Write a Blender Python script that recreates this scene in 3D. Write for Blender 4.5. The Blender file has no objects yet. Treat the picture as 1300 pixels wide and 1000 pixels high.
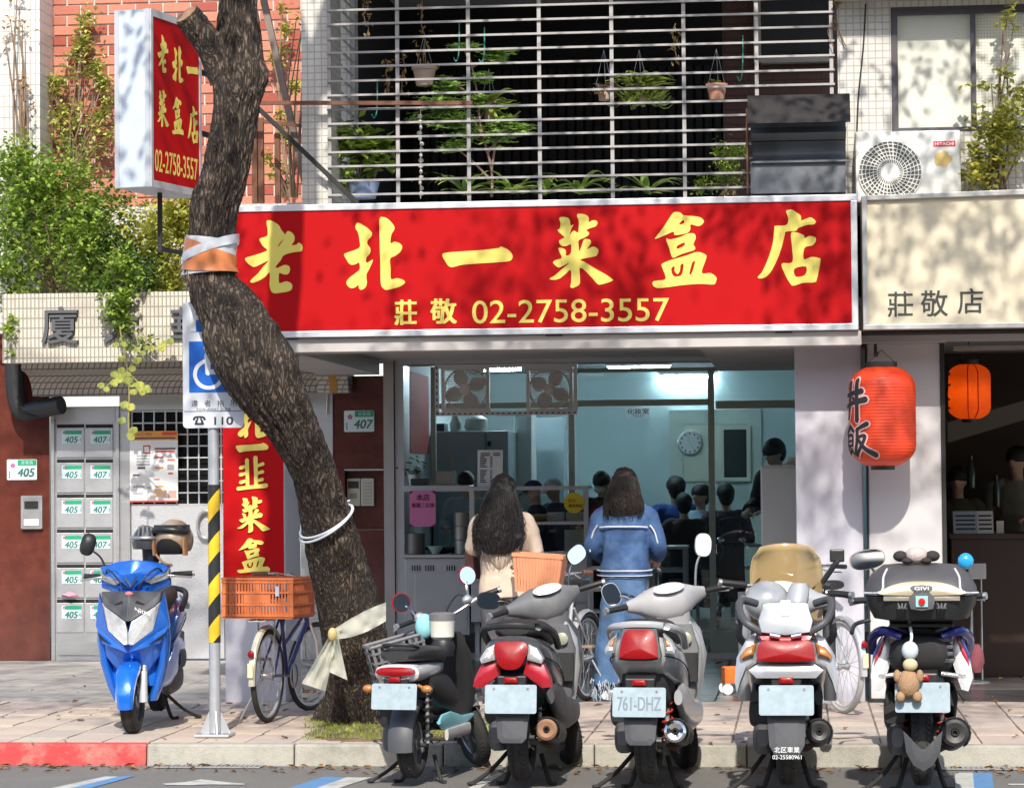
import bpy, bmesh, math, random
from mathutils import Vector, Matrix, noise
random.seed(7)
R = math.radians
SC = bpy.context.scene
COL = SC.collection
V = Vector

# ---------------------------------------------------------------- camera, sky, sun, exposure
FPX, THETA, PHI, RHO = 3500.0, R(5.9), math.atan(114 / 3500), 0.0083
CAM = V((20 * math.tan(THETA), -20.0, 1.58))
_F = V((-math.sin(THETA) * math.cos(PHI), math.cos(THETA) * math.cos(PHI), math.sin(PHI)))
_R0 = V((math.cos(THETA), math.sin(THETA), 0))
_U0 = _R0.cross(_F)
_R = _R0 * math.cos(RHO) - _U0 * math.sin(RHO)
_U = _U0 * math.cos(RHO) + _R0 * math.sin(RHO)
cd = bpy.data.cameras.new('camera'); cam = bpy.data.objects.new('camera', cd); COL.objects.link(cam)
cd.sensor_width = 36; cd.sensor_fit = 'HORIZONTAL'; cd.lens = 36 * FPX / 1300; cd.clip_end = 2000; cd.clip_start = .1
_m = Matrix((_R, _U, -_F)).transposed().to_4x4(); _m.translation = CAM
cam.matrix_world = _m
SC.camera = cam
SUN_EL, SUN_AZ = R(42), R(-4.5)          # light travels +y and slightly +x
w = bpy.data.worlds.new('World'); SC.world = w; w.use_nodes = True
nt = w.node_tree; bg = nt.nodes['Background']
sky = nt.nodes.new('ShaderNodeTexSky'); sky.sky_type = 'NISHITA'; sky.sun_disc = False
sky.sun_elevation = SUN_EL; sky.sun_rotation = R(180) + SUN_AZ
sky.air_density = 1.0; sky.dust_density = 1.5; sky.ozone_density = 1.0
nt.links.new(sky.outputs[0], bg.inputs[0]); bg.inputs[1].default_value = 0.15
sd = bpy.data.lights.new('sun', 'SUN'); sun = bpy.data.objects.new('sun', sd); COL.objects.link(sun)
sd.energy = 3.3; sd.angle = R(.85); sd.color = (1, .95, .86)
_d = V((math.sin(SUN_AZ) * math.cos(SUN_EL), math.cos(SUN_AZ) * math.cos(SUN_EL), -math.sin(SUN_EL)))
sun.rotation_euler = _d.to_track_quat('-Z', 'Y').to_euler(); sun.location = (0, -20, 20)
SC.view_settings.view_transform = 'Standard'; SC.view_settings.look = 'None'
SC.view_settings.exposure = 0.82; SC.view_settings.gamma = 1
try: SC.view_settings.use_curve_mapping = False
except Exception: pass
SC.cycles.use_denoising = True
SC.cycles.max_bounces = 8; SC.cycles.diffuse_bounces = 4; SC.cycles.transparent_max_bounces = 16
SC.cycles.sample_clamp_indirect = 6

# ---------------------------------------------------------------- photograph pixel -> place in the street
def ray(px, py): return _F + _R * ((px - 650) / FPX) - _U * ((py - 500) / FPX)
def W(px, py, y):
    d = ray(px, py); return CAM + d * ((y - CAM.y) / d.y)
def Z(px, py, z=0.0):
    d = ray(px, py); return CAM + d * ((z - CAM.z) / d.z)
def rc(x0, y0, x1, y1, y):            # rectangle on the plane y: x0, x1, z0, z1
    a = W(x0, (y0 + y1) / 2, y); b = W(x1, (y0 + y1) / 2, y); c = W((x0 + x1) / 2, y1, y); d = W((x0 + x1) / 2, y0, y)
    return a.x, b.x, c.z, d.z
def PXM(y): return (W(660, 500, y) - W(650, 500, y)).length / 10   # metres per photo pixel at plane y

# ---------------------------------------------------------------- materials
_MAT = {}
def N(nt, t, **k):
    n = nt.nodes.new(t)
    for a, b in k.items(): setattr(n, a, b)
    return n
def base_mat(name):
    m = bpy.data.materials.new(name); m.use_nodes = True
    return m, m.node_tree, m.node_tree.nodes['Principled BSDF']
def hexc(h):
    h = h.lstrip('#'); c = [int(h[i:i + 2], 16) / 255 for i in (0, 2, 4)]
    return tuple(x / 12.92 if x <= .04045 else ((x + .055) / 1.055) ** 2.4 for x in c)
def mat(name, col=None, rough=.5, metal=0, var=.12, vs=5, bump=0, bs=60, coat=0, emit=0, ecol=None, trans=0, alpha=1, dirt=0, dcol=(.09, .075, .06), ds=1.3, stretch=(1, 1, 1), sub=0, spec=None):
    if name in _MAT: return _MAT[name]
    if isinstance(col, str): col = hexc(col)
    m, t, b = base_mat(name); L = t.links.new
    co = N(t, 'ShaderNodeTexCoord'); mp = N(t, 'ShaderNodeMapping'); mp.inputs['Scale'].default_value = stretch
    L(co.outputs['Object'], mp.inputs['Vector'])
    nz = N(t, 'ShaderNodeTexNoise'); nz.inputs['Scale'].default_value = vs; nz.inputs['Detail'].default_value = 6; nz.inputs['Roughness'].default_value = .62
    L(mp.outputs[0], nz.inputs['Vector'])
    mx = N(t, 'ShaderNodeMix', data_type='RGBA')
    mx.inputs[6].default_value = (*[min(1, c * (1 - var)) for c in col], 1); mx.inputs[7].default_value = (*[min(1, c * (1 + var)) for c in col], 1)
    L(nz.outputs['Fac'], mx.inputs[0]); out = mx.outputs[2]
    if dirt:
        n2 = N(t, 'ShaderNodeTexNoise'); n2.inputs['Scale'].default_value = ds; n2.inputs['Detail'].default_value = 9; n2.inputs['Roughness'].default_value = .7
        L(mp.outputs[0], n2.inputs['Vector'])
        rp = N(t, 'ShaderNodeValToRGB'); rp.color_ramp.elements[0].position = .48; rp.color_ramp.elements[1].position = .74
        rp.color_ramp.elements[1].color = (dirt, dirt, dirt, 1)
        L(n2.outputs['Fac'], rp.inputs[0]); m2 = N(t, 'ShaderNodeMix', data_type='RGBA'); L(rp.outputs[0], m2.inputs[0]); L(out, m2.inputs[6]); m2.inputs[7].default_value = (*dcol, 1); out = m2.outputs[2]
    L(out, b.inputs['Base Color'])
    b.inputs['Metallic'].default_value = metal; b.inputs['Coat Weight'].default_value = coat; b.inputs['Coat Roughness'].default_value = .06
    mr = N(t, 'ShaderNodeMapRange'); mr.inputs[3].default_value = max(.02, rough * .8); mr.inputs[4].default_value = min(1, rough * 1.25 + .02)
    L(nz.outputs['Fac'], mr.inputs[0]); L(mr.outputs[0], b.inputs['Roughness'])
    if bump:
        n3 = N(t, 'ShaderNodeTexNoise'); n3.inputs['Scale'].default_value = bs; n3.inputs['Detail'].default_value = 4; L(mp.outputs[0], n3.inputs['Vector'])
        bp = N(t, 'ShaderNodeBump'); bp.inputs['Strength'].default_value = bump; bp.inputs['Distance'].default_value = .01
        L(n3.outputs['Fac'], bp.inputs['Height']); L(bp.outputs[0], b.inputs['Normal'])
    if emit: b.inputs['Emission Color'].default_value = (*(ecol or col), 1); b.inputs['Emission Strength'].default_value = emit
    if trans: b.inputs['Transmission Weight'].default_value = trans
    if alpha < 1: b.inputs['Alpha'].default_value = alpha
    if spec is not None: b.inputs['Specular IOR Level'].default_value = spec
    if sub: b.inputs['Subsurface Weight'].default_value = sub; b.inputs['Subsurface Radius'].default_value = (.02, .01, .005)
    _MAT[name] = m; return m
def tile_mat(name, c1, c2, mortar, bw, bh, gap=.004, rough=.35, off=0.0, bump=.5, dirt=.35, floor=False, dcol=(.1, .09, .075)):
    if name in _MAT: return _MAT[name]
    c1, c2, mortar = [hexc(c) if isinstance(c, str) else c for c in (c1, c2, mortar)]
    m, t, b = base_mat(name); L = t.links.new
    co = N(t, 'ShaderNodeTexCoord'); sp = N(t, 'ShaderNodeSeparateXYZ'); cb = N(t, 'ShaderNodeCombineXYZ')
    L(co.outputs['Object'], sp.inputs[0])
    if floor: L(sp.outputs[0], cb.inputs[0]); L(sp.outputs[1], cb.inputs[1])
    else:
        ad = N(t, 'ShaderNodeMath', operation='ADD'); L(sp.outputs[0], ad.inputs[0]); L(sp.outputs[1], ad.inputs[1]); L(ad.outputs[0], cb.inputs[0]); L(sp.outputs[2], cb.inputs[1])
    br = N(t, 'ShaderNodeTexBrick'); br.offset = off; br.inputs['Scale'].default_value = 1; br.inputs['Brick Width'].default_value = bw; br.inputs['Row Height'].default_value = bh
    br.inputs['Mortar Size'].default_value = gap; br.inputs['Mortar Smooth'].default_value = .2
    br.inputs['Color1'].default_value = (*c1, 1); br.inputs['Color2'].default_value = (*c2, 1); br.inputs['Mortar'].default_value = (*mortar, 1)
    L(cb.outputs[0], br.inputs['Vector']); out = br.outputs['Color']
    n2 = N(t, 'ShaderNodeTexNoise'); n2.inputs['Scale'].default_value = 2.2; n2.inputs['Detail'].default_value = 9; n2.inputs['Roughness'].default_value = .72
    L(co.outputs['Object'], n2.inputs['Vector']); rp = N(t, 'ShaderNodeValToRGB'); rp.color_ramp.elements[0].position = .46; rp.color_ramp.elements[1].position = .8; rp.color_ramp.elements[1].color = (dirt, dirt, dirt, 1)
    L(n2.outputs['Fac'], rp.inputs[0]); m2 = N(t, 'ShaderNodeMix', data_type='RGBA'); L(rp.outputs[0], m2.inputs[0]); L(out, m2.inputs[6]); m2.inputs[7].default_value = (*dcol, 1)
    L(m2.outputs[2], b.inputs['Base Color']); b.inputs['Roughness'].default_value = rough
    iv = N(t, 'ShaderNodeMath', operation='SUBTRACT'); iv.inputs[0].default_value = 1; L(br.outputs['Fac'], iv.inputs[1])
    bp = N(t, 'ShaderNodeBump'); bp.inputs['Strength'].default_value = bump; bp.inputs['Distance'].default_value = .006; L(iv.outputs[0], bp.inputs['Height']); L(bp.outputs[0], b.inputs['Normal'])
    _MAT[name] = m; return m
def glass_mat(name, tint=(.85, .95, .95), refl=.12, rough=.0):
    """thin pane: mostly see-through with a mirror part that grows at grazing angles"""
    if name in _MAT: return _MAT[name]
    m = bpy.data.materials.new(name); m.use_nodes = True; t = m.node_tree; t.nodes.clear(); L = t.links.new
    o = N(t, 'ShaderNodeOutputMaterial'); tr = N(t, 'ShaderNodeBsdfTransparent'); gl = N(t, 'ShaderNodeBsdfGlossy'); mx = N(t, 'ShaderNodeMixShader')
    tr.inputs[0].default_value = (*tint, 1); gl.inputs['Roughness'].default_value = rough; gl.inputs[0].default_value = (1, 1, 1, 1)
    fr = N(t, 'ShaderNodeFresnel'); fr.inputs[0].default_value = 1.5; ma = N(t, 'ShaderNodeMath', operation='MULTIPLY_ADD'); ma.inputs[1].default_value = 1; ma.inputs[2].default_value = refl
    L(fr.outputs[0], ma.inputs[0]); L(ma.outputs[0], mx.inputs[0]); L(tr.outputs[0], mx.inputs[1]); L(gl.outputs[0], mx.inputs[2]); L(mx.outputs[0], o.inputs[0])
    _MAT[name] = m; return m
def leaf_mat(name, c, var=.35, trans=.35):
    if name in _MAT: return _MAT[name]
    if isinstance(c, str): c = hexc(c)
    m = bpy.data.materials.new(name); m.use_nodes = True; t = m.node_tree; t.nodes.clear(); L = t.links.new
    o = N(t, 'ShaderNodeOutputMaterial'); d = N(t, 'ShaderNodeBsdfPrincipled'); tl = N(t, 'ShaderNodeBsdfTranslucent'); mx = N(t, 'ShaderNodeMixShader'); mx.inputs[0].default_value = trans
    co = N(t, 'ShaderNodeTexCoord'); nz = N(t, 'ShaderNodeTexNoise'); nz.inputs['Scale'].default_value = 9; nz.inputs['Detail'].default_value = 4; L(co.outputs['Object'], nz.inputs[0])
    cm = N(t, 'ShaderNodeMix', data_type='RGBA'); cm.inputs[6].default_value = (c[0] * (1 - var), c[1] * (1 - var * .9), c[2] * (1 - var), 1); cm.inputs[7].default_value = (min(1, c[0] * (1 + 1.5 * var)), min(1, c[1] * (1 + var)), c[2] * (1 + var * .3), 1)
    cr = N(t, 'ShaderNodeMapRange'); cr.inputs[1].default_value = .3; cr.inputs[2].default_value = .7; L(nz.outputs[0], cr.inputs[0]); L(cr.outputs[0], cm.inputs[0])
    L(cm.outputs[2], d.inputs['Base Color']); L(cm.outputs[2], tl.inputs[0]); d.inputs['Roughness'].default_value = .45
    L(d.outputs[0], mx.inputs[1]); L(tl.outputs[0], mx.inputs[2]); L(mx.outputs[0], o.inputs[0])
    _MAT[name] = m; return m

# ---------------------------------------------------------------- mesh building
def ring(c, a, b, e=2.4, n=20, X=V((1, 0, 0)), Y=V((0, 0, 1))):
    c = V(c); X = V(X); Y = V(Y); out = []
    for i in range(n):
        t = 2 * math.pi * i / n; ct, st = math.cos(t), math.sin(t)
        out.append(c + X * (a * math.copysign(abs(ct) ** (2 / e), ct)) + Y * (b * math.copysign(abs(st) ** (2 / e), st)))
    return out
def catmull(pts, k=6, closed=False):
    pts = [V(p) for p in pts]; n = len(pts); out = []
    rng = range(n) if closed else range(n - 1)
    for i in rng:
        g = (lambda j: pts[j % n]) if closed else (lambda j: pts[max(0, min(n - 1, j))])
        p0, p1, p2, p3 = g(i - 1), g(i), g(i + 1), g(i + 2)
        for s in range(k):
            t = s / k
            out.append(.5 * ((2 * p1) + (p2 - p0) * t + (2 * p0 - 5 * p1 + 4 * p2 - p3) * t * t + (3 * p1 - p0 - 3 * p2 + p3) * t ** 3))
    if not closed: out.append(pts[-1])
    return out
class MB:
    def __init__(s, M=None): s.v = []; s.f = []; s.m = []; s.M = M
    def add(s, vs, fs, m=0):
        o = len(s.v); s.v += [(s.M @ V(p)) if s.M else V(p) for p in vs]
        for f in fs: s.f.append([o + i for i in f]); s.m.append(m)
        return s
    def box(s, x0, x1, y0, y1, z0, z1, m=0):
        x0, x1 = sorted((x0, x1)); y0, y1 = sorted((y0, y1)); z0, z1 = sorted((z0, z1))
        return s.add([(x0, y0, z0), (x1, y0, z0), (x1, y1, z0), (x0, y1, z0), (x0, y0, z1), (x1, y0, z1), (x1, y1, z1), (x0, y1, z1)],
                     [(0, 3, 2, 1), (4, 5, 6, 7), (0, 1, 5, 4), (1, 2, 6, 5), (2, 3, 7, 6), (3, 0, 4, 7)], m)
    def hexa(s, p, m=0):
        return s.add(p, [(0, 3, 2, 1), (4, 5, 6, 7), (0, 1, 5, 4), (1, 2, 6, 5), (2, 3, 7, 6), (3, 0, 4, 7)], m)
    def bar(s, a, b, w, h, m=0, up=(0, 0, 1)):
        a = V(a); b = V(b); d = (b - a).normalized(); u = V(up)
        if abs(d.dot(u)) > .99: u = V((0, 1, 0))
        x = d.cross(u).normalized() * w / 2; y = x.cross(d).normalized() * h / 2
        return s.hexa([a - x - y, a + x - y, b + x - y, b - x - y, a - x + y, a + x + y, b + x + y, b - x + y], m)
    def loft(s, rings, m=0, cap=True):
        n = len(rings[0]); vs = [p for r in rings for p in r]; fs = []
        for i in range(len(rings) - 1):
            for j in range(n):
                k = (j + 1) % n; fs.append((i * n + j, i * n + k, (i + 1) * n + k, (i + 1) * n + j))
        if cap: fs.append(tuple(range(n))[::-1]); fs.append(tuple((len(rings) - 1) * n + j for j in range(n)))
        return s.add(vs, fs, m)
    def tube(s, pts, r, n=8, m=0, cap=True, smooth=0):
        pts = [V(p) for p in pts]
        if smooth:
            if not isinstance(r, (int, float)):
                rr = []
                for i in range(len(r) - 1): rr += [r[i] + (r[i + 1] - r[i]) * k / smooth for k in range(smooth)]
                r = rr + [r[-1]]
            pts = catmull(pts, smooth)
        rings = []; pd = None; x = None
        for i, p in enumerate(pts):
            d = (pts[min(i + 1, len(pts) - 1)] - pts[max(i - 1, 0)])
            if d.length < 1e-9: d = V((0, 0, 1))
            d.normalize()
            if x is None:
                u = V((0, 0, 1)) if abs(d.z) < .9 else V((0, 1, 0)); x = d.cross(u).normalized()
            else: x = (x - d * x.dot(d)).normalized()
            y = d.cross(x); rad = r if isinstance(r, (int, float)) else r[i]
            rings.append([p + (x * math.cos(2 * math.pi * j / n) + y * math.sin(2 * math.pi * j / n)) * rad for j in range(n)])
        return s.loft(rings, m, cap)
    def cyl(s, a, b, r, r2=None, n=16, m=0): return s.tube([a, b], [r, r if r2 is None else r2], n, m)
    def lathe(s, prof, o=(0, 0, 0), axis=(0, 0, 1), n=24, m=0, cap=False, scale=(1, 1)):
        ax = V(axis).normalized(); u = V((0, 0, 1)) if abs(ax.z) < .9 else V((1, 0, 0))
        x = ax.cross(u).normalized(); y = ax.cross(x); o = V(o)
        rings = [[o + ax * z + (x * math.cos(2 * math.pi * j / n) * scale[0] + y * math.sin(2 * math.pi * j / n) * scale[1]) * r for j in range(n)] for r, z in prof]
        return s.loft(rings, m, cap)
    def ell(s, c, r, n=16, k=10, m=0, X=V((1, 0, 0)), Y=V((0, 1, 0)), Zx=V((0, 0, 1)), z0=-1, z1=1):
        c = V(c); rings = []
        for i in range(k + 1):
            a = math.asin(max(-1, min(1, z0))) + (math.asin(max(-1, min(1, z1))) - math.asin(max(-1, min(1, z0)))) * i / k
            q = max(math.cos(a), .02); h = math.sin(a)
            rings.append([c + V(X) * (r[0] * q * math.cos(2 * math.pi * j / n)) + V(Y) * (r[1] * q * math.sin(2 * math.pi * j / n)) + V(Zx) * (r[2] * h) for j in range(n)])
        return s.loft(rings, m, True)
    def quad(s, a, b, c, d, m=0): return s.add([a, b, c, d], [(0, 1, 2, 3)], m)
    def mesh(s, name, mats, sm=35):
        me = bpy.data.meshes.new(name); me.from_pydata([tuple(p) for p in s.v], [], s.f)
        for m in (mats if isinstance(mats, (list, tuple)) else [mats]): me.materials.append(m)
        if any(s.m): me.polygons.foreach_set('material_index', s.m)
        if sm:
            me.polygons.foreach_set('use_smooth', [True] * len(s.f)); me.set_sharp_from_angle(angle=R(sm))
        return me
    def build(s, name, mats, parent=None, world=False, sm=35, bevel=0, kind=None, fix=True):
        """one object: a part when parent is given, else a thing or a piece of the setting"""
        off = V((0, 0, 0))
        if parent is not None and world:
            iv = parent.matrix_world_cache.inverted() if hasattr(parent, 'matrix_world_cache') else WM[parent.name].inverted()
            s.v = [iv @ p for p in s.v]
        if parent is None and kind is None and s.v:
            xs = [p.x for p in s.v]; ys = [p.y for p in s.v]; zs = [p.z for p in s.v]
            off = V(((min(xs) + max(xs)) / 2, (min(ys) + max(ys)) / 2, min(zs))); s.v = [p - off for p in s.v]
        if fix:
            me = s.mesh(name, mats, sm)
            bm = bmesh.new(); bm.from_mesh(me); bmesh.ops.recalc_face_normals(bm, faces=bm.faces); bm.to_mesh(me); bm.free()
            if sm: me.set_sharp_from_angle(angle=R(sm))
        else: me = s.mesh(name, mats, sm)
        o = bpy.data.objects.new(name, me); COL.objects.link(o); o.location = off
        if parent is not None: o.parent = parent
        WM[o.name] = (WM[parent.name] if parent is not None else Matrix()) @ Matrix.Translation(off)
        if bevel:
            b = o.modifiers.new('bevel', 'BEVEL'); b.width = bevel; b.segments = 2; b.limit_method = 'ANGLE'; b.angle_limit = R(40)
        if kind: o['kind'] = kind
        return o
WM = {}
def tag(o, label, cat, group=None):
    o['label'] = label; o['category'] = cat
    if group: o['group'] = group
    return o
def thing(name, label, cat, loc=(0, 0, 0), rz=0, group=None, sc=1.0):
    o = bpy.data.objects.new(name, None); COL.objects.link(o); o.location = V(loc); o.rotation_euler = (0, 0, rz); o.scale = (sc,) * 3
    o.empty_display_size = .1
    WM[o.name] = Matrix.Translation(V(loc)) @ Matrix.Rotation(rz, 4, 'Z') @ Matrix.Scale(sc, 4)
    return tag(o, label, cat, group)
def share(src, name, parent, loc, rot=None):
    """another part of the same mesh"""
    o = bpy.data.objects.new(name, src.data); COL.objects.link(o); o.parent = parent; o.location = loc
    if rot: o.rotation_euler = rot
    return o
# ---------------------------------------------------------------- lettering
_TX = {}
def text_tris(s, ext=0.0, sp=1.0):
    k = (s, ext, sp)
    if k in _TX: return _TX[k]
    c = bpy.data.curves.new('glyph', 'FONT'); c.body = s; c.size = 1; c.extrude = ext; c.resolution_u = 4; c.space_character = sp
    o = bpy.data.objects.new('glyph', c); COL.objects.link(o)
    me = o.to_mesh(); vs = [v.co.copy() for v in me.vertices]; fs = [tuple(p.vertices) for p in me.polygons]
    o.to_mesh_clear(); bpy.data.objects.remove(o); bpy.data.curves.remove(c)
    _TX[k] = (vs, fs); return _TX[k]
def glyphs(mb, s, o, ux, uy, size, m=0, bold=0.0, ext=0.0, align='c', sp=1.0, wfit=None):
    """lettering on the plane o, ux, uy; centred on o; wfit stretches it to that width"""
    vs, fs = text_tris(s, ext / size if ext else 0, sp)
    if not vs: return
    x0 = min(v.x for v in vs); x1 = max(v.x for v in vs); y0 = min(v.y for v in vs); y1 = max(v.y for v in vs)
    k = size / max(1e-6, (y1 - y0)); kx = k if wfit is None else wfit / (x1 - x0)
    ux = V(ux); uy = V(uy); n = ux.cross(uy); o = V(o)
    for i, dx in enumerate((0,) if not bold else (-bold, bold, 0)):
        for dy in ((0,) if not bold else (-bold * .6, bold * .6)):
            mb.add([o + ux * ((v.x - (x0 + x1) / 2) * kx + dx * size) + uy * ((v.y - (y0 + y1) / 2) * k + dy * size) + n * (v.z * k + .0002 * i + .0001 * (dy > 0)) for v in vs], fs, m)
def poly_tris(loops, ext=.0, k=5):
    c = bpy.data.curves.new('shape', 'CURVE'); c.dimensions = '2D'; c.fill_mode = 'BOTH'; c.extrude = ext
    for lp in loops:
        pts = catmull([(x, y, 0) for x, y in lp], k, True) if k > 1 else [V((x, y, 0)) for x, y in lp]
        sp = c.splines.new('POLY'); sp.points.add(len(pts) - 1); sp.use_cyclic_u = True
        for q, p in zip(sp.points, pts): q.co = (p.x, p.y, 0, 1)
    o = bpy.data.objects.new('shape', c); COL.objects.link(o); me = o.to_mesh()
    vs = [v.co.copy() for v in me.vertices]; fs = [tuple(p.vertices) for p in me.polygons]
    o.to_mesh_clear(); bpy.data.objects.remove(o); bpy.data.curves.remove(c)
    return vs, fs
def stroke(mb, pts, o, ux, uy, k, m=0, f=None, lift=0.0):
    """a brush stroke: (x, y, width) points, y down, drawn as a rounded ribbon; f maps a flat point to a surface"""
    ux = V(ux); uy = V(uy); o = V(o)
    P = catmull([(a, -b, c) for a, b, c in pts], 6) if len(pts) > 1 else [V((pts[0][0], -pts[0][1], pts[0][2]))]
    L, Rr = [], []
    for i, p in enumerate(P):
        d = P[min(i + 1, len(P) - 1)] - P[max(0, i - 1)]; d = V((d.x, d.y)); d = d.normalized() if d.length > 1e-6 else V((1, 0))
        nn = V((-d.y, d.x)) * p.z / 2; L.append(V((p.x, p.y)) + nn); Rr.append(V((p.x, p.y)) - nn)
    def cap(c, d, r, sgn): return [V((c.x, c.y)) + V((d.x * math.cos(a) - d.y * math.sin(a), d.x * math.sin(a) + d.y * math.cos(a))) * r for a in [sgn * math.pi * (q / 5 - .5) for q in range(1, 5)]]
    d0 = (V((P[0].x, P[0].y)) - V((P[min(1, len(P) - 1)].x, P[min(1, len(P) - 1)].y))); d0 = d0.normalized() if d0.length else V((-1, 0))
    d1 = (V((P[-1].x, P[-1].y)) - V((P[-2].x, P[-2].y))).normalized() if len(P) > 1 else V((1, 0))
    f = f or (lambda q: o + ux * (q.x * k) + uy * (q.y * k) + ux.cross(uy) * lift)
    rows = list(zip(L, Rr)); n = len(rows)
    vs = [f(q) for a, b in rows for q in (a, b)]; fs = [(2 * i, 2 * i + 1, 2 * i + 3, 2 * i + 2) for i in range(n - 1)]
    o2 = len(vs); e = cap(P[-1], d1, P[-1].z / 2, -1); vs += [f(q) for q in e]; fs.append((2 * n - 2, *range(o2, o2 + len(e)), 2 * n - 1)[::-1])
    o2 = len(vs); e = cap(P[0], d0, P[0].z / 2, -1); vs += [f(q) for q in e]; fs.append((1, *range(o2, o2 + len(e)), 0)[::-1])
    mb.add(vs, fs, m)
CH = {  # outlines of the painted sign characters, in units of a 1000 square, y down
 '老': [[(370,150),(395,130),(450,150),(500,185),(525,230),(565,285),(550,330),(520,365),(490,410),(505,405),(545,345),(575,275),(600,250),(640,265),(670,310),(665,360),(640,400),(690,395),(715,375),(750,400),(755,440),(740,468),(680,475),(600,490),(545,515),(520,560),(465,625),(480,640),(520,625),(560,610),(605,620),(620,660),(600,705),(560,712),(510,695),(500,710),(500,795),(530,798),(580,785),(635,810),(640,860),(605,890),(520,905),(450,910),(415,885),(398,820),(400,690),(350,735),(290,770),(220,795),(190,780),(215,745),(270,700),(320,640),(385,565),(320,590),(240,625),(195,610),(155,575),(135,540),(160,520),(240,500),(360,460),(370,440),(325,400),(292,330),(340,312),(378,290),(380,230)]],
 '北': [[(220,190),(245,155),(310,185),(370,230),(398,270),(385,310),(350,345),(350,385),(380,430),(375,480),(335,530),(340,580),(400,550),(400,575),(365,650),(335,710),(340,790),(325,840),(280,868),(255,850),(248,815),(215,840),(170,848),(130,820),(122,780),(150,740),(210,695),(262,650),(258,580),(220,595),(180,600),(150,585),(115,530),(97,490),(130,470),(260,420),(262,340),(250,265),(225,220)],
       [(480,120),(520,100),(570,120),(625,180),(640,225),(605,290),(598,375),(640,362),(700,385),(720,420),(700,470),(650,510),(590,545),(596,640),(598,755),(660,750),(720,765),(748,795),(710,830),(640,855),(550,872),(515,855),(488,800),(485,600),(478,300)]],
 '一': [[(125,486),(215,465),(510,450),(718,430),(744,414),(821,448),(868,507),(848,563),(731,579),(510,589),(328,602),(213,623),(154,563)]],
 '菜': [[(250,105),(285,92),(345,105),(362,135),(368,185),(398,175),(375,220),(355,290),(375,260),(405,240),(440,260),(450,240),(455,140),(437,85),(455,62),(530,75),(560,105),(562,150),(600,135),(640,140),(652,165),(630,200),(570,218),(535,240),(562,262),(555,290),(510,318),(452,345),(452,400),(455,455),(475,420),(505,340),(540,330),(578,345),(575,385),(540,435),(600,412),(640,425),(660,455),(640,505),(600,518),(470,545),(520,575),(620,640),(740,710),(805,760),(790,780),(680,812),(640,800),(580,730),(465,630),(462,790),(410,835),(375,842),(358,825),(368,780),(365,655),(310,695),(250,740),(190,755),(140,742),(200,705),(270,645),(350,580),(290,605),(240,625),(200,600),(180,568),(210,545),(270,525),(250,465),(240,420),(290,425),(315,450),(318,500),(365,480),(370,385),(320,400),(270,395),(243,350),(270,325),(300,310),(270,275),(232,235),(255,210),(262,160)]],
 '盒': [[(335,85),(400,90),(440,120),(540,130),(610,145),(648,185),(620,225),(580,235),(510,218),(505,265),(480,300),(420,318),(340,325),(325,290),(240,325),(135,362),(160,320),(230,230),(290,140)],[(430,168),(385,215),(440,202)],
       [(250,365),(300,370),(400,345),(480,312),(545,315),(560,360),(535,425),(552,455),(545,485),(480,505),(400,530),(330,562),(305,545),(280,460)],[(365,440),(440,405),(435,440),(368,470)],
       [(205,625),(300,585),(450,545),(570,508),(660,535),(665,580),(620,725),(710,730),(770,775),(765,820),(740,850),(600,842),(420,852),(250,872),(150,878),(105,845),(110,810),(150,800),(240,780),(205,660)],[(300,680),(335,655),(335,700),(365,735),(390,700),(400,640),(430,635),(405,745),(325,755)],[(520,620),(550,610),(515,725),(490,735)]],
 '店': [[(437,110),(490,102),(540,130),(585,170),(590,215),(640,200),(690,187),(740,228),(720,260),(650,265),(560,295),(530,325),(430,332),(415,370),(380,500),(340,610),(285,720),(230,790),(180,815),(130,805),(180,740),(240,610),(290,450),(310,285),(325,268),(430,262),(455,200),(437,135)],
       [(482,350),(540,342),(615,372),(622,400),(680,380),(735,400),(735,440),(700,480),(620,505),(612,620),(690,600),(775,615),(782,650),(745,830),(715,865),(600,870),(500,897),(465,870),(410,770),(382,665),(490,650),(490,500)],[(515,720),(632,700),(622,785),(525,802)]],
}
_CT = {}
def brush(mb, ch, o, ux, uy, k, m=0, kx=1.0, ext=.003, recentre=False):
    """a painted sign character; o is the square's top left corner (or the outline's centre), k metres per 1000 units"""
    if ch not in _CT: _CT[ch] = poly_tris([[(x / 1000, -y / 1000) for x, y in lp] for lp in CH[ch]], .01)
    vs, fs = _CT[ch]; ux = V(ux); uy = V(uy); n = ux.cross(uy); o = V(o)
    cx = cy = 0
    if recentre:
        cx = (min(v.x for v in vs) + max(v.x for v in vs)) / 2; cy = (min(v.y for v in vs) + max(v.y for v in vs)) / 2
    mb.add([o + ux * ((v.x - cx) * k * kx) + uy * ((v.y - cy) * k) + n * (ext * (1 if v.z > 0 else 0)) for v in vs], fs, m)
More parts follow.
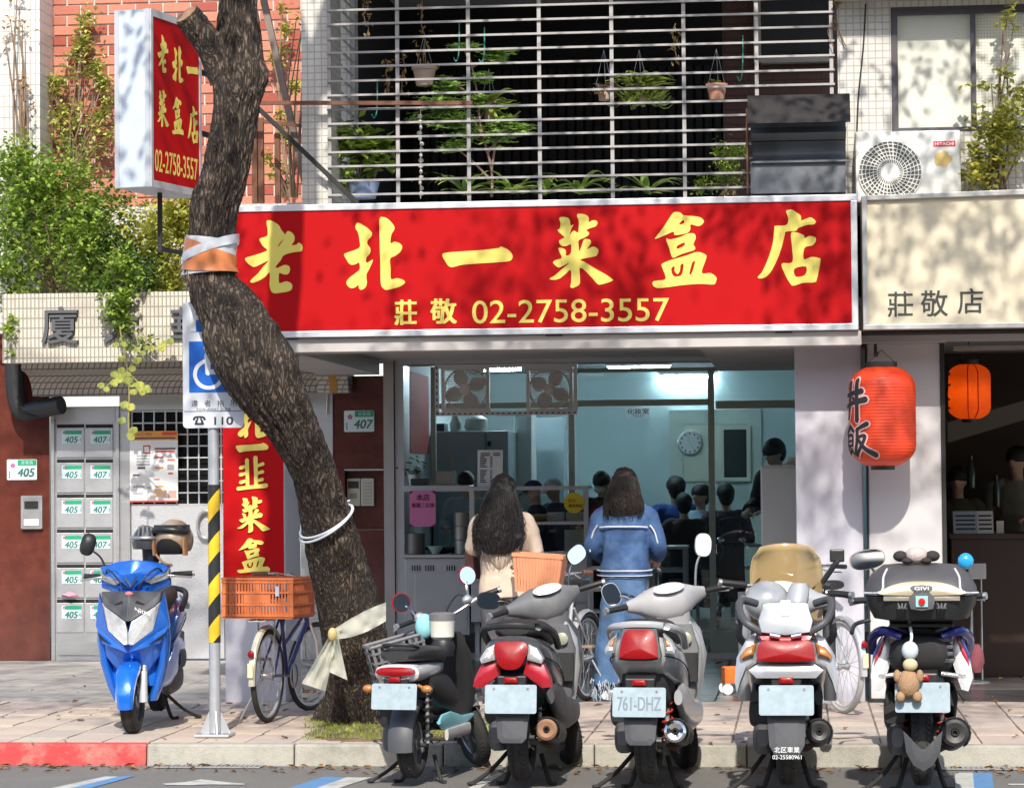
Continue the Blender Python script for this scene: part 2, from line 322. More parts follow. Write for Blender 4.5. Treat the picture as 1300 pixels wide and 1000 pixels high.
# ---------------------------------------------------------------- materials in use
M = mat
m_asph = mat('asphalt', (.15, .143, .134), .9, var=.35, vs=40, bump=.6, bs=180, dirt=.5, dcol=(.22, .2, .17), ds=1.6)
m_kerb = mat('kerb_concrete', (.36, .34, .29), .9, var=.2, vs=14, bump=.5, bs=90, dirt=.7, dcol=(.15, .14, .11), ds=4)
m_kred = mat('kerb_red', (.5, .05, .05), .8, var=.3, vs=9, bump=.4, bs=90, dirt=.95, dcol=(.36, .28, .22), ds=4)
m_joint = mat('joint_sand', (.2, .17, .14), .95, var=.3, vs=30)
m_pav = [mat('paver_pink', (.46, .37, .31), .85, var=.14, vs=12, bump=.3, bs=150, dirt=.5, dcol=(.24, .2, .17), ds=2.5),
         mat('paver_buff', (.5, .41, .32), .85, var=.14, vs=12, bump=.3, bs=150, dirt=.5, dcol=(.24, .2, .17), ds=2.3),
         mat('paver_grey', (.42, .36, .31), .85, var=.14, vs=12, bump=.3, bs=150, dirt=.5, dcol=(.2, .18, .16), ds=2.7)]
m_floor = [mat('granite_dark', (.075, .07, .072), .28, var=.35, vs=60, dirt=.3, dcol=(.15, .14, .13), ds=2), mat('granite_grey', (.11, .1, .1), .3, var=.35, vs=60, dirt=.3, dcol=(.2, .18, .17), ds=2)]
m_court = tile_mat('forecourt_tile', (.36, .33, .3), (.4, .37, .33), (.24, .21, .19), .4, .4, .006, .7, floor=True, dirt=.6)
m_plaster = mat('plaster_grey', (.5, .48, .47), .8, var=.06, vs=3, dirt=.35, dcol=(.3, .29, .27), ds=1.2)
m_lilac = mat('pillar_paint', (.48, .47, .52), .6, var=.07, vs=2.5, dirt=.3, dcol=(.4, .39, .42), ds=1.4, bump=.08, bs=30)
m_cream_p = mat('pillar_cream', (.52, .5, .5), .6, var=.07, vs=2.5, dirt=.35, dcol=(.4, .37, .33), ds=1.6)
m_wtile = tile_mat('white_mosaic', (.66, .64, .58), (.6, .58, .53), (.4, .36, .32), .05, .1, .005, .35, dirt=.35)
m_wtile2 = tile_mat('white_mosaic_square', (.62, .6, .55), (.57, .55, .5), (.42, .38, .34), .052, .052, .005, .35, dirt=.3)
m_beamt = tile_mat('beam_mosaic', (.64, .58, .48), (.55, .5, .41), (.28, .25, .2), .036, .088, .007, .4, dirt=.6, dcol=(.22, .19, .15))
m_cove = tile_mat('cove_mosaic', (.42, .37, .33), (.37, .33, .29), (.12, .1, .09), .052, .055, .006, .4, dirt=.35)
m_cover = tile_mat('cove_mosaic_light', (.55, .52, .46), (.5, .47, .42), (.2, .17, .15), .08, .04, .006, .4, dirt=.3)
m_brick = [mat('brick_red', (.42, .14, .09), .85, var=.2, vs=30, bump=.4, bs=120), mat('brick_orange', (.5, .19, .12), .85, var=.2, vs=30, bump=.4, bs=120), mat('brick_dark', (.33, .075, .045), .85, var=.2, vs=30, bump=.4, bs=120)]
m_mort = mat('mortar', (.55, .5, .45), .9, var=.12, vs=20, dirt=.3)
m_marble = mat('marble_brown', (.115, .03, .02), .16, var=.5, vs=9, dirt=.4, dcol=(.045, .014, .012), ds=7, coat=.3)
m_steel = mat('steel_brushed', (.5, .5, .5), .38, .85, var=.12, vs=4, stretch=(1, 1, 12))
m_steel2 = mat('steel_grey', (.46, .46, .47), .42, .7, var=.14, vs=4, dirt=.25, dcol=(.2, .19, .18))
m_hammer = mat('steel_hammered', (.5, .5, .51), .45, .6, var=.08, vs=30, bump=.4, bs=80)
m_dark = mat('dark_gap', (.012, .011, .011), .8, var=.2)
m_black = mat('black_plastic', (.018, .018, .019), .42, var=.3, vs=12)
m_blackm = mat('black_matt', (.022, .021, .021), .75, var=.3, vs=12)
m_alum = mat('aluminium', (.62, .62, .64), .4, .55, var=.08, vs=8)
m_gbar = mat('grille_paint', (.36, .34, .33), .5, .2, var=.12, vs=14, dirt=.3, dcol=(.3, .26, .23), ds=6)
m_red = mat('sign_red', (.4, .001, .003), .55, var=.1, vs=2, spec=.15)
m_yel = mat('sign_yellow', (.72, .6, .12), .55, var=.05, vs=5)
m_goldl = mat('sign_outline', (.75, .45, .12), .5)
m_white = mat('white_paint', (.78, .78, .77), .5, var=.04)
m_paper = mat('paper_white', (.75, .75, .74), .8, var=.04)
m_ink = mat('ink_black', (.02, .02, .025), .6)
m_inkb = mat('ink_blue', (.03, .03, .12), .6)
m_green = mat('plate_green', (.01, .3, .14), .45)
m_rust = mat('rusty_iron', (.17, .075, .045), .85, .1, var=.4, vs=25, dirt=.5, dcol=(.07, .04, .03), ds=9)
m_galv = mat('galvanised', (.5, .51, .53), .42, .6, var=.14, vs=10, dirt=.25, dcol=(.3, .3, .3))
m_yelp = mat('hazard_yellow', (.8, .52, .02), .5, var=.1)
m_bark = mat('bark', (.15, .1, .068), .95, var=.55, vs=22, bump=1.0, bs=70, dirt=.8, dcol=(.05, .034, .024), ds=9, stretch=(1, 1, .35))
m_stub = mat('bark_cut', (.3, .17, .1), .9, var=.4, vs=30, bump=.6, bs=60)
BACK = 4.75
KERB = -3.32
# ---------------------------------------------------------------- ground
mb = MB(); mb.box(-300, 300, -300, 300, -.4, -.2); mb.build('ground', mat('ground_soil', (.2, .19, .17), .9, var=.2, vs=.4), kind='structure')
mb = MB(); mb.box(-120, 120, -60, KERB, -.19, -.13); mb.build('road', m_asph, kind='structure')
def sheet(name, pts, z, m):
    mb = MB(); P = [Z(px, py, z) for px, py in pts]; mb.add(P, [tuple(range(len(P)))]); return mb.build(name, m, kind='structure')
m_lw = mat('line_white', (.45, .45, .42), .8, var=.15, vs=25, dirt=.85, dcol=(.15, .15, .14), ds=7)
m_lb = mat('line_blue', (.09, .22, .42), .8, var=.15, vs=25, dirt=.5, dcol=(.1, .13, .17), ds=9)
for nm, m, pts in (('road_marking_white', m_lw, [(50, 1003), (75, 1003), (150, 985), (133, 985)]), ('road_marking_blue', m_lb, [(75, 1003), (103, 1003), (172, 984), (150, 985)]),
                   ('road_marking_blue', m_lb, [(355, 1003), (392, 1003), (440, 986), (412, 985)]), ('road_marking_white', m_lw, [(392, 1003), (420, 1003), (472, 986), (440, 986)]),
                   ('road_marking_white', m_lw, [(1213, 1003), (1237, 1003), (1235, 980), (1212, 980)]), ('road_marking_blue', m_lb, [(1237, 1003), (1262, 1003), (1259, 980), (1235, 980)]),
                   ('road_marking_white', m_lw, [(206, 994), (235, 992), (255, 988.5), (272, 990.5), (296, 993), (311, 994), (310, 995.5), (270, 995), (240, 996), (210, 995.6)]),
                   ('road_marking_white', m_lw, [(1280, 994), (1303, 994), (1303, 996), (1280, 996)]), ('road_marking_white', m_lw, [(588, 1003), (640, 976), (648, 976), (604, 1003)])):
    sheet(nm, pts, -.126, m)
# kerb of separate stones
kerb = MB().box(-40, -4.75, KERB, KERB + .15, -.2, 0).box(4.6, 40, KERB, KERB + .15, -.2, 0).build('kerb', m_kerb, kind='structure')
x = -4.745; xred = Z(168, 958, -.03).x
k = 0
while x < 4.6:
    L = .92 if abs(x + .92 - xred) > .5 or x > xred else xred - x
    b = MB(); j = random.uniform(-.004, .004)
    b.hexa([(x, KERB + j, -.2), (x + L - .006, KERB + j, -.2), (x + L - .006, KERB + .15, -.2), (x, KERB + .15, -.2), (x, KERB + .02 + j, .0), (x + L - .006, KERB + .02 + j, .0), (x + L - .006, KERB + .15, .0), (x, KERB + .15, .0)])
    b.build('kerb_stone', m_kred if x + L / 2 < xred else m_kerb, kerb, sm=0, bevel=.012); x += L; k += 1
mb = MB().box(-40, 40, KERB + .15, BACK + .2, -.2, -.012)
walk = mb.build('pavement', m_joint, kind='structure')
pv = {}
rows = 11; ph = (0 - (KERB + .16)) / rows
for i in range(rows):
    for jx in range(27):
        mi = random.choices((0, 1, 2), (5, 4, 2))[0]
        x0 = -4.05 + jx * .3; y0 = KERB + .157 + i * ph
        if .0 < x0 + .95 + (i > 8) and False: continue
        key = (mi, jx % 3)
        if key not in pv:
            b = MB(); b.hexa([(.004, .004, -.02), (.296, .004, -.02), (.296, ph - .004, -.02), (.004, ph - .004, -.02), (.007, .007, 0), (.293, .007, 0), (.293, ph - .007, 0), (.007, ph - .007, 0)])
            pv[key] = b.mesh('paver', m_pav[mi], 0)
        o = bpy.data.objects.new('paver', pv[key]); COL.objects.link(o); o.parent = walk; o.location = (x0, y0, random.uniform(-.004, .002)); o.rotation_euler = (random.uniform(-.008, .008), random.uniform(-.008, .008), 0)
MB().box(4.06, 40, KERB + .16, 0, -.02, -.002).box(-40, -4.06, KERB + .16, 0, -.02, -.002).build('outer_pavement', m_pav[1], kind='structure')
MB().box(-40, W(290, 880, 0).x, .002, BACK + .2, -.05, -.004).build('forecourt_pavement', m_court, kind='structure')
# arcade floor tiles
xl = W(290, 880, 0).x
arc = MB().box(xl + .004, 40, .002, BACK + 5.5, -.06, -.012).build('arcade_floor', m_joint, kind='structure')
tl = {}
for i in range(8):
    for jx in range(13):
        key = (random.random() < .3, 0)
        if key not in tl:
            b = MB(); b.hexa([(.003, .003, -.02), (.59, .003, -.02), (.59, .59, -.02), (.003, .59, -.02), (.005, .005, 0), (.588, .005, 0), (.588, .588, 0), (.005, .588, 0)]); tl[key] = b.mesh('floor_tile', m_floor[key[0]], 0)
        o = bpy.data.objects.new('floor_tile', tl[key]); COL.objects.link(o); o.parent = arc; o.location = (xl + .008 + jx * .5935, .006 + i * .5935, random.uniform(-.002, .001))
# drain grates in the gutter
def grate(px0, px1, py, label):
    a = Z(px0, py, -.13); b = Z(px1, py, -.13); y0 = a.y - .1; x0, x1 = a.x, b.x; y0 = KERB - .18; y1 = KERB - .03
    t = thing('drain_grate', label, 'drain grate', ((x0 + x1) / 2, (y0 + y1) / 2, -.13), 0, 'drain grates in the gutter')
    f = MB(); f.box(x0, x1, y0, y0 + .012, -.125, -.118).box(x0, x1, y1 - .012, y1, -.125, -.118); f.build('frame', m_steel2, t, True, 0)
    MB().box(x0, x1, y0 + .013, y1 - .013, -.1285, -.1275).build('pit', m_dark, t, True, 0)
    n = int((x1 - x0) / .03); bar = None
    for i in range(n):
        xx = x0 + .004 + i * .03
        if bar is None:
            q = MB(); q.box(-.006, .006, y0 - (y0 + y1) / 2 + .013, y1 - (y0 + y1) / 2 - .013, -.001, .009); bar = q.build('bar', m_steel2, t, sm=0); bar.location = (xx - (x0 + x1) / 2, 0, .002)
        else: share(bar, 'bar', t, (xx - (x0 + x1) / 2, 0, .002))
    MB().box(x0, x1, (y0 + y1) / 2 - .006, (y0 + y1) / 2 + .006, -.1235, -.1225).build('cross_bar', m_steel2, t, True, 0)
grate(192, 327, 977, 'steel drain grate in the gutter below the parking sign')
grate(1188, 1310, 974, 'steel drain grate in the gutter by the blue line at right')
# grass at the tree foot
gp = MB(); c0 = Z(505, 925)
gm = leaf_mat('grass_blade', (.3, .38, .07), .5, .35)
for i in range(5200):
    px = random.uniform(385, 632); 
    py = random.uniform(911, 939)
    if abs((px - 505) / 130) > 1 - .3 * random.random(): continue
    p = Z(px, py)
    a = random.uniform(0, 6.28); h = random.uniform(.01, .034); q = V((math.cos(a), math.sin(a), 0)) * .004; ln = V((random.uniform(-.02, .02), random.uniform(-.02, .02), h))
    gp.add([p - q, p + q, p + ln], [(0, 1, 2)])
gp.build('grass', gm, kind='stuff', sm=0, fix=False)
sl = MB(); P = [Z(px, py, .002) for px, py in ((388, 932), (420, 916), (480, 909), (560, 910), (612, 915), (632, 926), (622, 939), (520, 940), (420, 940))]
sl.add([p - V((0, 0, .02)) for p in P] + [p + V((0, 0, .004)) for p in P], [tuple(range(9, 18))] + [(i, (i + 1) % 9, 9 + (i + 1) % 9, 9 + i) for i in range(9)])
sl.build('planting_soil', mat('soil', (.2, .14, .09), .95, var=.5, vs=40, bump=1, bs=120), kind='structure', sm=0)
# ---------------------------------------------------------------- the building
bd = thing('apartment_building', 'tiled apartment building with arcade, barred balcony and red brick wall above the food shop', 'building', (0, 5, 0))
xP0, xP1, _, _ = rc(285, 450, 362, 890, 0)
xA0, xA1, _, _ = rc(1011, 450, 1096, 890, 0)
xB0, xB1, _, _ = rc(1103, 450, 1196, 885, 0)
ZC = 2.565     # arcade ceiling
MB().box(xP0, xP1, 0, .62, -.02, ZC).build('pillar', m_lilac, bd, True, 0, bevel=.01)
MB().box(xA0, xA1, 0, .62, -.02, ZC).build('pillar', m_lilac, bd, True, 0, bevel=.008)
MB().box(xB0, xB1, -.02, .62, .02, ZC).build('pillar', m_cream_p, bd, True, 0, bevel=.006)
MB().box(xB0 - .012, xB0 - .002, -.035, .05, .0, ZC).box(xB1 + .002, xB1 + .03, -.035, .3, 0, ZC).build('pillar_edge', m_blackm, bd, True, 0)
MB().box(xB0 - .01, xB1 + .04, -.045, .1, -.0, .018).build('pillar_foot', m_blackm, bd, True, 0)
# slab over the arcade with fascia; floor of the barred balcony
zs0 = W(690, 424, -.55).z; zs1 = W(690, 254, -.55).z
xs0 = W(262, 340, -.55).x; xs1 = W(1089, 340, -.55).x
xE = 9.0
ZC2 = 2.83
MB().box(xP0 - .02, xE, -.18, BACK + .3, ZC2, ZC2 + .06).build('arcade_ceiling', m_plaster, bd, True, 0)
MB().box(xP0 + .001, W(489, 450, BACK).x, -.17, BACK - .35, ZC, ZC2 - .001).build('ceiling_beam', m_plaster, bd, True, 0)
ba, bb_ = W(884, 438, -.1).x, W(912, 475, BACK - .3).x
MB().hexa([(ba, -.17, ZC), (xA1 + .6, -.17, ZC), (xA1 + .6, BACK - .3, ZC), (bb_, BACK - .3, ZC), (ba, -.17, ZC2 - .001), (xA1 + .6, -.17, ZC2 - .001), (xA1 + .6, BACK - .3, ZC2 - .001), (bb_, BACK - .3, ZC2 - .001)]).build('ceiling_beam', m_plaster, bd, True, 0)
MB().box(xP0 - .02, xE, -.19, -.175, ZC, zs0 + .05).build('ceiling_edge', m_plaster, bd, True, 0)
MB().box(xP0 - .02, xs1 + .02, -.5, -.2, zs0 - .105, zs0 - .004).build('fascia', mat('fascia_paint', (.46, .43, .41), .7, var=.08, vs=2, dirt=.3, dcol=(.25, .23, .21)), bd, True, 0, bevel=.004)
MB().box(xP0 - .02, xE, .0, 5.2, zs0 + .06, zs1 - .1).build('balcony_slab', m_plaster, bd, True, 0)
m_inner = mat('balcony_inside', (.012, .011, .011), .9, var=.4, vs=3)  # near-black colour stands in for the deep shade inside the balcony
zt = 5.9
xg0 = W(418, 100, .05).x; xg1 = W(1058, 100, .05).x
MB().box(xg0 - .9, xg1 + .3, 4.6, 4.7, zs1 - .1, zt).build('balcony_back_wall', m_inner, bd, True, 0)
MB().box(xg0 - .5, xg1 + .3, -.6, 4.7, zt, zt + .1).build('upper_slab', m_plaster, bd, True, 0)
b = MB()
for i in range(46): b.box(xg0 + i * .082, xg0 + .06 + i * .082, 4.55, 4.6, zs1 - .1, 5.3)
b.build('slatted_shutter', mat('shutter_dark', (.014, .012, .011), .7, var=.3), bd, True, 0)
xq0, xq1, zq0, zq1 = rc(918, 30, 962, 250, 3.0)
MB().box(xq0, xq1 + .9, 3.0, 3.2, zs1 - .1, zt).build('balcony_brick_wall', tile_mat('brown_tile', (.12, .045, .03), (.1, .04, .028), (.05, .03, .025), .2, .06, .006, .6, .5), bd, True, 0)
xq0, xq1, zq0, zq1 = rc(965, 0, 1056, 62, 2.5)
MB().box(xq0, xq1, 2.95, 2.99, zq0, zq1 + .4).build('inner_window', mat('inner_pane', (.03, .03, .03), .15), bd, True, 0)
MB().box(xq0 - .06, xq0, 2.9, 2.99, zq0 - .04, zq1 + .4).box(xq0, xq1, 2.9, 2.99, zq0 - .05, zq0).build('inner_window_frame', mat('frame_cream', (.4, .35, .27), .6), bd, True, 0)
# tiled columns beside the balcony
c0, c1, _, _ = rc(381, 0, 419, 250, 0)
MB().box(c0, c1, .06, .5, zs1 - .3, zt).build('tile_column', m_wtile2, bd, True, 0)
c0, c1, _, _ = rc(418, 0, 447, 190, 1.3)
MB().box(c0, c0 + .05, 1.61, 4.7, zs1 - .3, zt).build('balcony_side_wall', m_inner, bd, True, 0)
MB().box(c0, c1, 1.2, 1.6, zs1 - .3, zt).build('tile_column', m_wtile, bd, True, 0)
# white tiled wall with window over the beige sign
r0, r1, _, _ = rc(1064, 0, 1132, 250, 0); wx0, wx1, wz0, wz1 = rc(1132, 6, 1420, 166, 0)
MB().box(r0, r1, 0, .3, ZC + .3, zt).box(r1 + .0005, 9, 0, .3, ZC + .3, wz0).box(r1 + .0005, 9, 0, .3, wz1, zt).build('tiled_wall', m_wtile2, bd, True, 0)
MB().box(r0 - .02, 9, -.28, -.002, wz1 + .05, wz1 + .13).build('window_hood', m_plaster, bd, True, 0)
m_wframe = mat('window_frame_grey', (.085, .08, .09), .45, .5, var=.1)
wf = MB().box(wx0, wx1, .0, .08, wz1 - .055, wz1).box(wx0, wx0 + .045, .0, .08, wz0, wz1 - .056).box(wx0 + .046, wx1, .0, .08, wz0, wz0 + .035)
q0, q1, _, _ = rc(1233, 6, 1239, 166, 0); wf.box(q0, q1, -.01, .07, wz0 + .036, wz1 - .056)
wf = wf.build('window', m_wframe, bd, True, 0)
m_lace = tile_mat('lace_blind', (.7, .68, .58), (.66, .64, .55), (.5, .48, .4), .022, .022, .003, .7, bump=.2, dirt=.2, dcol=(.45, .45, .33))
MB().box(wx0 + .046, q0 - .001, .04, .05, wz0 + .036, wz1 - .057).build('pane', mat('frosted_pane', (.62, .61, .53), .12, var=.05, vs=3, dirt=.35, dcol=(.5, .52, .38), ds=2), wf, True, 0)
MB().box(q1 + .001, wx1, .04, .05, wz0 + .036, wz1 - .057).build('pane', m_lace, wf, True, 0)
# the far side of the street, behind the viewer
for i, (x0, x1, h, lb) in enumerate(((-40, -3.01, 13, 'long grey apartment block across the street'), (-3, 40, 16, 'taller buff apartment block across the street'))):
    ob = thing('opposite_building', lb, 'building', ((x0 + x1) / 2, -42, 0), 0, 'buildings across the street')
    MB().box(x0, x1, -46, -42, -.13, h).build('wall', mat('far_wall%d' % i, (.16, .15, .14), .9, var=.2, vs=.3), ob, True, 0)
    for f in range(4): MB().box(x0 + 1, x1 - 1, -41.99, -41.9, 1 + f * 3.2, 2.8 + f * 3.2).build('window_band', mat('far_glass', (.03, .035, .04), .3), ob, True, 0)
# left part: brick wall, far tiled column
YB = 5.3
x0, x1, z0, z1 = rc(52, -30, 432, 262, YB)
bw = MB().box(x0, x1, YB, YB + .2, z0, zt + 1).build('brick_wall', m_mort, bd, True, 0)
wbk = WM[bd.name].inverted()
bwid = 36 * PXM(YB); bht = 13.2 * PXM(YB); zz = z0; r_ = 0
bm_ = [MB().box(0, bwid - .016, -.012, 0, 0, bht - .016).mesh('brick', mm, 0) for mm in m_brick]
while zz < W(200, -25, YB).z:
    xx = x0 + (bwid / 2 if r_ % 2 else 0)
    while xx < x1 - bwid:
        px = 650 + (xx - W(650, 100, YB).x) / PXM(YB)
        if px < 425:
            o = bpy.data.objects.new('brick', random.choices(bm_, (4, 5, 2))[0]); COL.objects.link(o); o.parent = bw; o.location = V((xx, YB - random.uniform(.0, .005), zz)) - WM[bw.name].translation
        xx += bwid
    zz += bht; r_ += 1
c0, c1, _, _ = rc(-80, 0, 58, 200, 5.0)
MB().box(c0, c1, 4.8, 5.25, 2.9, zt + 1).build('tile_column', m_wtile, bd, True, 0)
MB().box(-9, xP0 - .3, YB - .08, YB + .25, 2.5, W(200, 262, YB).z).build('terrace_parapet', m_wtile, bd, True, 0)
# entrance canopy beam with raised characters, rounded soffit below
x0, x1, z0, z1 = rc(3, 370, 437, 458, 3.85)
MB().box(x0, x1, 3.85, 4.05, z0, z1).box(x0, x1, 4.06, 5.2, z1 - .12, z1 - .06).build('canopy_beam', m_beamt, bd, True, 0)
xc0 = W(32, 480, 4.2).x; xc1 = W(437, 480, 4.2).x; zc0 = W(130, 502, BACK - .25).z
pr = [(4.06, z0 - .001)] + [(4.08 + .35 * math.sin(a), z0 - .06 - (z0 - .06 - zc0) * (1 - math.cos(a))) for a in [i * math.pi / 2 / 10 for i in range(11)]] + [(BACK, zc0), (BACK, z0)]
b = MB(); n = len(pr); vs = [(xx, y, z) for xx in (xc0, xc1 - .28) for y, z in pr]
b.add(vs, [tuple(range(n)), tuple(range(n, 2 * n))[::-1]] + [(i, (i + 1) % n, n + (i + 1) % n, n + i) for i in range(n)])
b.build('canopy_soffit', m_cove, bd, True, 30)
b = MB(); vs = [(xx, y, z) for xx in (xc1 - .279, xc1) for y, z in pr]
b.add(vs, [tuple(range(n)), tuple(range(n, 2 * n))[::-1]] + [(i, (i + 1) % n, n + (i + 1) % n, n + i) for i in range(n)])
b.build('canopy_soffit', m_cover, bd, True, 30)
m_och = mat('ochre_tile', (.42, .2, .03), .4)
b = MB(); vs = [(xx, y - .006, z - .002) for xx in (xc1 - .17, xc1 - .1) for y, z in pr[:-2]]; n2 = n - 2
b.add(vs, [(i, i + 1, n2 + i + 1, n2 + i) for i in range(n2 - 1)]); b.build('ochre_stripe', m_och, bd, True, 30)
m_stone = mat('raised_letter', (.075, .078, .085), .65, var=.2, vs=20)
for ch, px, py, sz in (('廈', 77, 413, 47), ('大', 155, 412, 46), ('華', 240, 413, 46)):
    g = MB(); p = W(px, py, 3.85); glyphs(g, ch, p + V((0, -.022, 0)), (1, 0, 0), (0, 0, 1), sz * PXM(3.85), bold=.012, ext=.02)
    g.build('raised_character', m_stone, bd, True, 0, fix=False)
# marble walls at the back of the forecourt
x0, x1, z0, z1 = rc(-120, 470, 63, 833, BACK)
MB().box(x0, x1, BACK, BACK + .3, 0, 3.0).build('marble_wall', m_marble, bd, True, 0)
x2, x3, _, _ = rc(429, 465, 489, 835, BACK)
x4, x5, z4, z5 = rc(440, 597, 486, 672, BACK)
MB().box(x2, x3, BACK - .1, BACK + .1, 0, z4 - .001).box(x2, x3, BACK - .1, BACK + .1, z5 + .001, ZC).box(x2, x4, BACK - .1, BACK + .1, z4, z5).box(x2, x3, BACK + .02, BACK + .1, z4, z5).build('marble_wall', m_marble, bd, True, 0)
MB().box(x4, x3, BACK - .11, BACK - .101, z5 + .002, z5 + .012).build('recess_trim', m_steel, bd, True, 0)
# steel frame behind the tree and the dim wall beside it
x6, x7, _, _ = rc(382, 500, 424, 835, BACK)
MB().box(x6, x7, BACK - .02, BACK + .2, 0, W(400, 498, BACK).z).build('steel_jamb', m_steel, bd, True, 0, bevel=.004)
x8, x9, _, _ = rc(240, 470, 432, 835, BACK)
MB().box(W(284, 600, BACK).x, x9, BACK + .21, BACK + .4, 0, 3.0).build('side_wall', m_steel2, bd, True, 0)
MB().box(x7 + .002, x2 - .002, BACK - .01, BACK + .05, 0, ZC).build('marble_strip', m_marble, bd, True, 0)
b = MB(); b.tube([W(417, 468, BACK - .05), W(415, 525, BACK - .05)], .008); b.build('conduit', m_alum, bd, True)
# ---------------------------------------------------------------- big red shop sign
YS = -.55
t = thing('shop_sign', 'long red shop sign board with large yellow brush characters above the arcade', 'shop sign', ((xs0 + xs1) / 2, -.35, zs0))
fr = .045
MB().box(xs0, xs1, YS + .03, -.2, zs0, zs1).build('cabinet', m_alum, t, True, 0)
MB().box(xs0, xs1, YS, YS + .029, zs0, zs0 + fr).box(xs0, xs1, YS, YS + .029, zs1 - fr, zs1).box(xs0, xs0 + fr, YS, YS + .029, zs0 + fr, zs1 - fr).box(xs1 - fr, xs1, YS, YS + .029, zs0 + fr, zs1 - fr).build('frame', mat('sign_frame', (.7, .71, .74), .35, .4, var=.06), t, True, 0, bevel=.004)
MB().box(xs0 + fr + .001, xs1 - fr - .001, YS + .012, YS + .028, zs0 + fr + .001, zs1 - fr - .001).build('red_panel', m_red, t, True, 0)
YF = YS + .009; kk = PXM(YF) * 120
for ch, ox, oy in (('老', 295, 265), ('北', 425, 265), ('一', 546.5, 265), ('菜', 680, 265), ('盒', 815, 260), ('店', 945, 255)):
    g = MB(); brush(g, ch, W(ox, oy, YF), (1, 0, 0), (0, 0, 1), kk, 0, ext=.0015); o = g.build('sign_character', m_yel, t, True, 0, fix=False)
    g = MB(); 
for s, cx, cy, h, wd, bo in (('莊', 515, 396.5, 31, 27, .03), ('敬', 563, 395, 31, 32, .03), ('02-2758-3557', 724, 394.5, 29, 249, .006)):
    g = MB(); glyphs(g, s, W(cx, cy, YF), (1, 0, 0), (0, 0, 1), h * PXM(YF), bold=bo, wfit=wd * PXM(YF)); g.build('sign_lettering', m_yel, t, True, 0, fix=False)
for px in (372, 705, 995):
    a = W(px, 424, -.4); MB().box(a.x - .06, a.x + .06, -.52, -.45, zs0 - .012, zs0 - .001).build('bracket', m_black, t, True, 0)
# ---------------------------------------------------------------- cream sign of the next shop
a0, a1, b0, b1 = rc(1095, 246, 1330, 417, -.6)
t = thing('shop_sign', 'cream sign board with small black brush characters beside the red sign', 'shop sign', ((a0 + a1) / 2, -.4, b0))
m_crm = mat('sign_cream', (.66, .58, .42), .5, var=.05, vs=2, dirt=.4, dcol=(.45, .38, .27), ds=2)
MB().hexa([(a0, -.57, b0), (a1, -.57, b0), (a1, -.05, b0), (a0, -.05, b0), (a0, -.57, b1), (a1, -.57, b1 + .03), (a1, -.05, b1 + .03), (a0, -.05, b1)]).build('cabinet', m_crm, t, True, 0)
m_fr2 = mat('sign_frame_old', (.5, .49, .47), .45, .35, var=.15, vs=12, dirt=.4, dcol=(.25, .22, .2))
MB().box(a0, a1, -.605, -.571, b0, b0 + .035).box(a0, a0 + .035, -.605, -.571, b0 + .036, b1).hexa([(a0 + .036, -.605, b1 - .035), (a1, -.605, b1 - .012), (a1, -.571, b1 - .012), (a0 + .036, -.571, b1 - .035), (a0 + .036, -.605, b1), (a1, -.605, b1 + .025), (a1, -.571, b1 + .025), (a0 + .036, -.571, b1)]).build('frame', m_fr2, t, True, 0, bevel=.004)
for s, cx, cy, h in (('莊', 1143, 386, 31), ('敬', 1186, 385, 32), ('店', 1232, 382, 31)):
    g = MB(); glyphs(g, s, W(cx, cy, -.574), (1, 0, 0), (0, 0, 1), h * PXM(-.57), bold=.008); g.build('sign_lettering', mat('ink_grey', (.045, .05, .045), .7), t, True, 0, fix=False)
MB().box(a0, a1 + .5, -.5, .0, b0 - .02, b0 - .002).build('lower_edge', m_blackm, t, True, 0)
# ---------------------------------------------------------------- blade sign
P1 = W(190, 124, -1.2); P2 = W(254, 124, -.42); zt_ = W(190, 11, -1.2).z; zb_ = W(190, 237, -1.2).z
du = V((P2.x - P1.x, P2.y - P1.y, 0)); LN = du.length; du.normalize(); dn = V((du.y, -du.x, 0)); th = 47 * PXM(-1.2) / max(.2, abs(dn.dot(V((math.cos(THETA), math.sin(THETA), 0)))))
if dn.x < 0: dn = -dn
t = thing('blade_sign', 'upright red blade sign with yellow characters hung beside the tree trunk', 'shop sign', (P1.x, P1.y, zb_))
O = V((P1.x, P1.y, 0))
def bl(u, n, z): return O + du * u + dn * n + V((0, 0, z))
def bbox(mb, u0, u1, n0, n1, z0, z1, m=0): mb.hexa([bl(u0, n0, z0), bl(u1, n0, z0), bl(u1, n1, z0), bl(u0, n1, z0), bl(u0, n0, z1), bl(u1, n0, z1), bl(u1, n1, z1), bl(u0, n1, z1)], m); return mb
m_bl = mat('sign_case_blue_grey', (.52, .58, .66), .5, .1, var=.06, vs=3, dirt=.15, dcol=(.35, .38, .42))
bbox(MB(), 0, LN, -th, -.0, zb_, zt_).build('case', m_bl, t, True, 0, bevel=.004)
f = MB(); bbox(f, 0, LN, .0005, .014, zb_, zb_ + .05); bbox(f, 0, LN, .0005, .014, zt_ - .05, zt_); bbox(f, 0, .03, .0005, .014, zb_ + .05, zt_ - .05); bbox(f, LN - .03, LN, .0005, .014, zb_ + .05, zt_ - .05)
f.build('frame', m_alum, t, True, 0)
bbox(MB(), -.006, -.0005, -.035, .0, zb_, zt_).build('end_trim', m_alum, t, True, 0); bbox(MB(), -.006, -.0005, -th, -th + .035, zb_, zt_).build('end_trim', m_alum, t, True, 0)
bbox(MB(), .031, LN - .031, .0006, .006, zb_ + .051, zt_ - .051).build('red_panel', m_red, t, True, 0)
H = zt_ - zb_
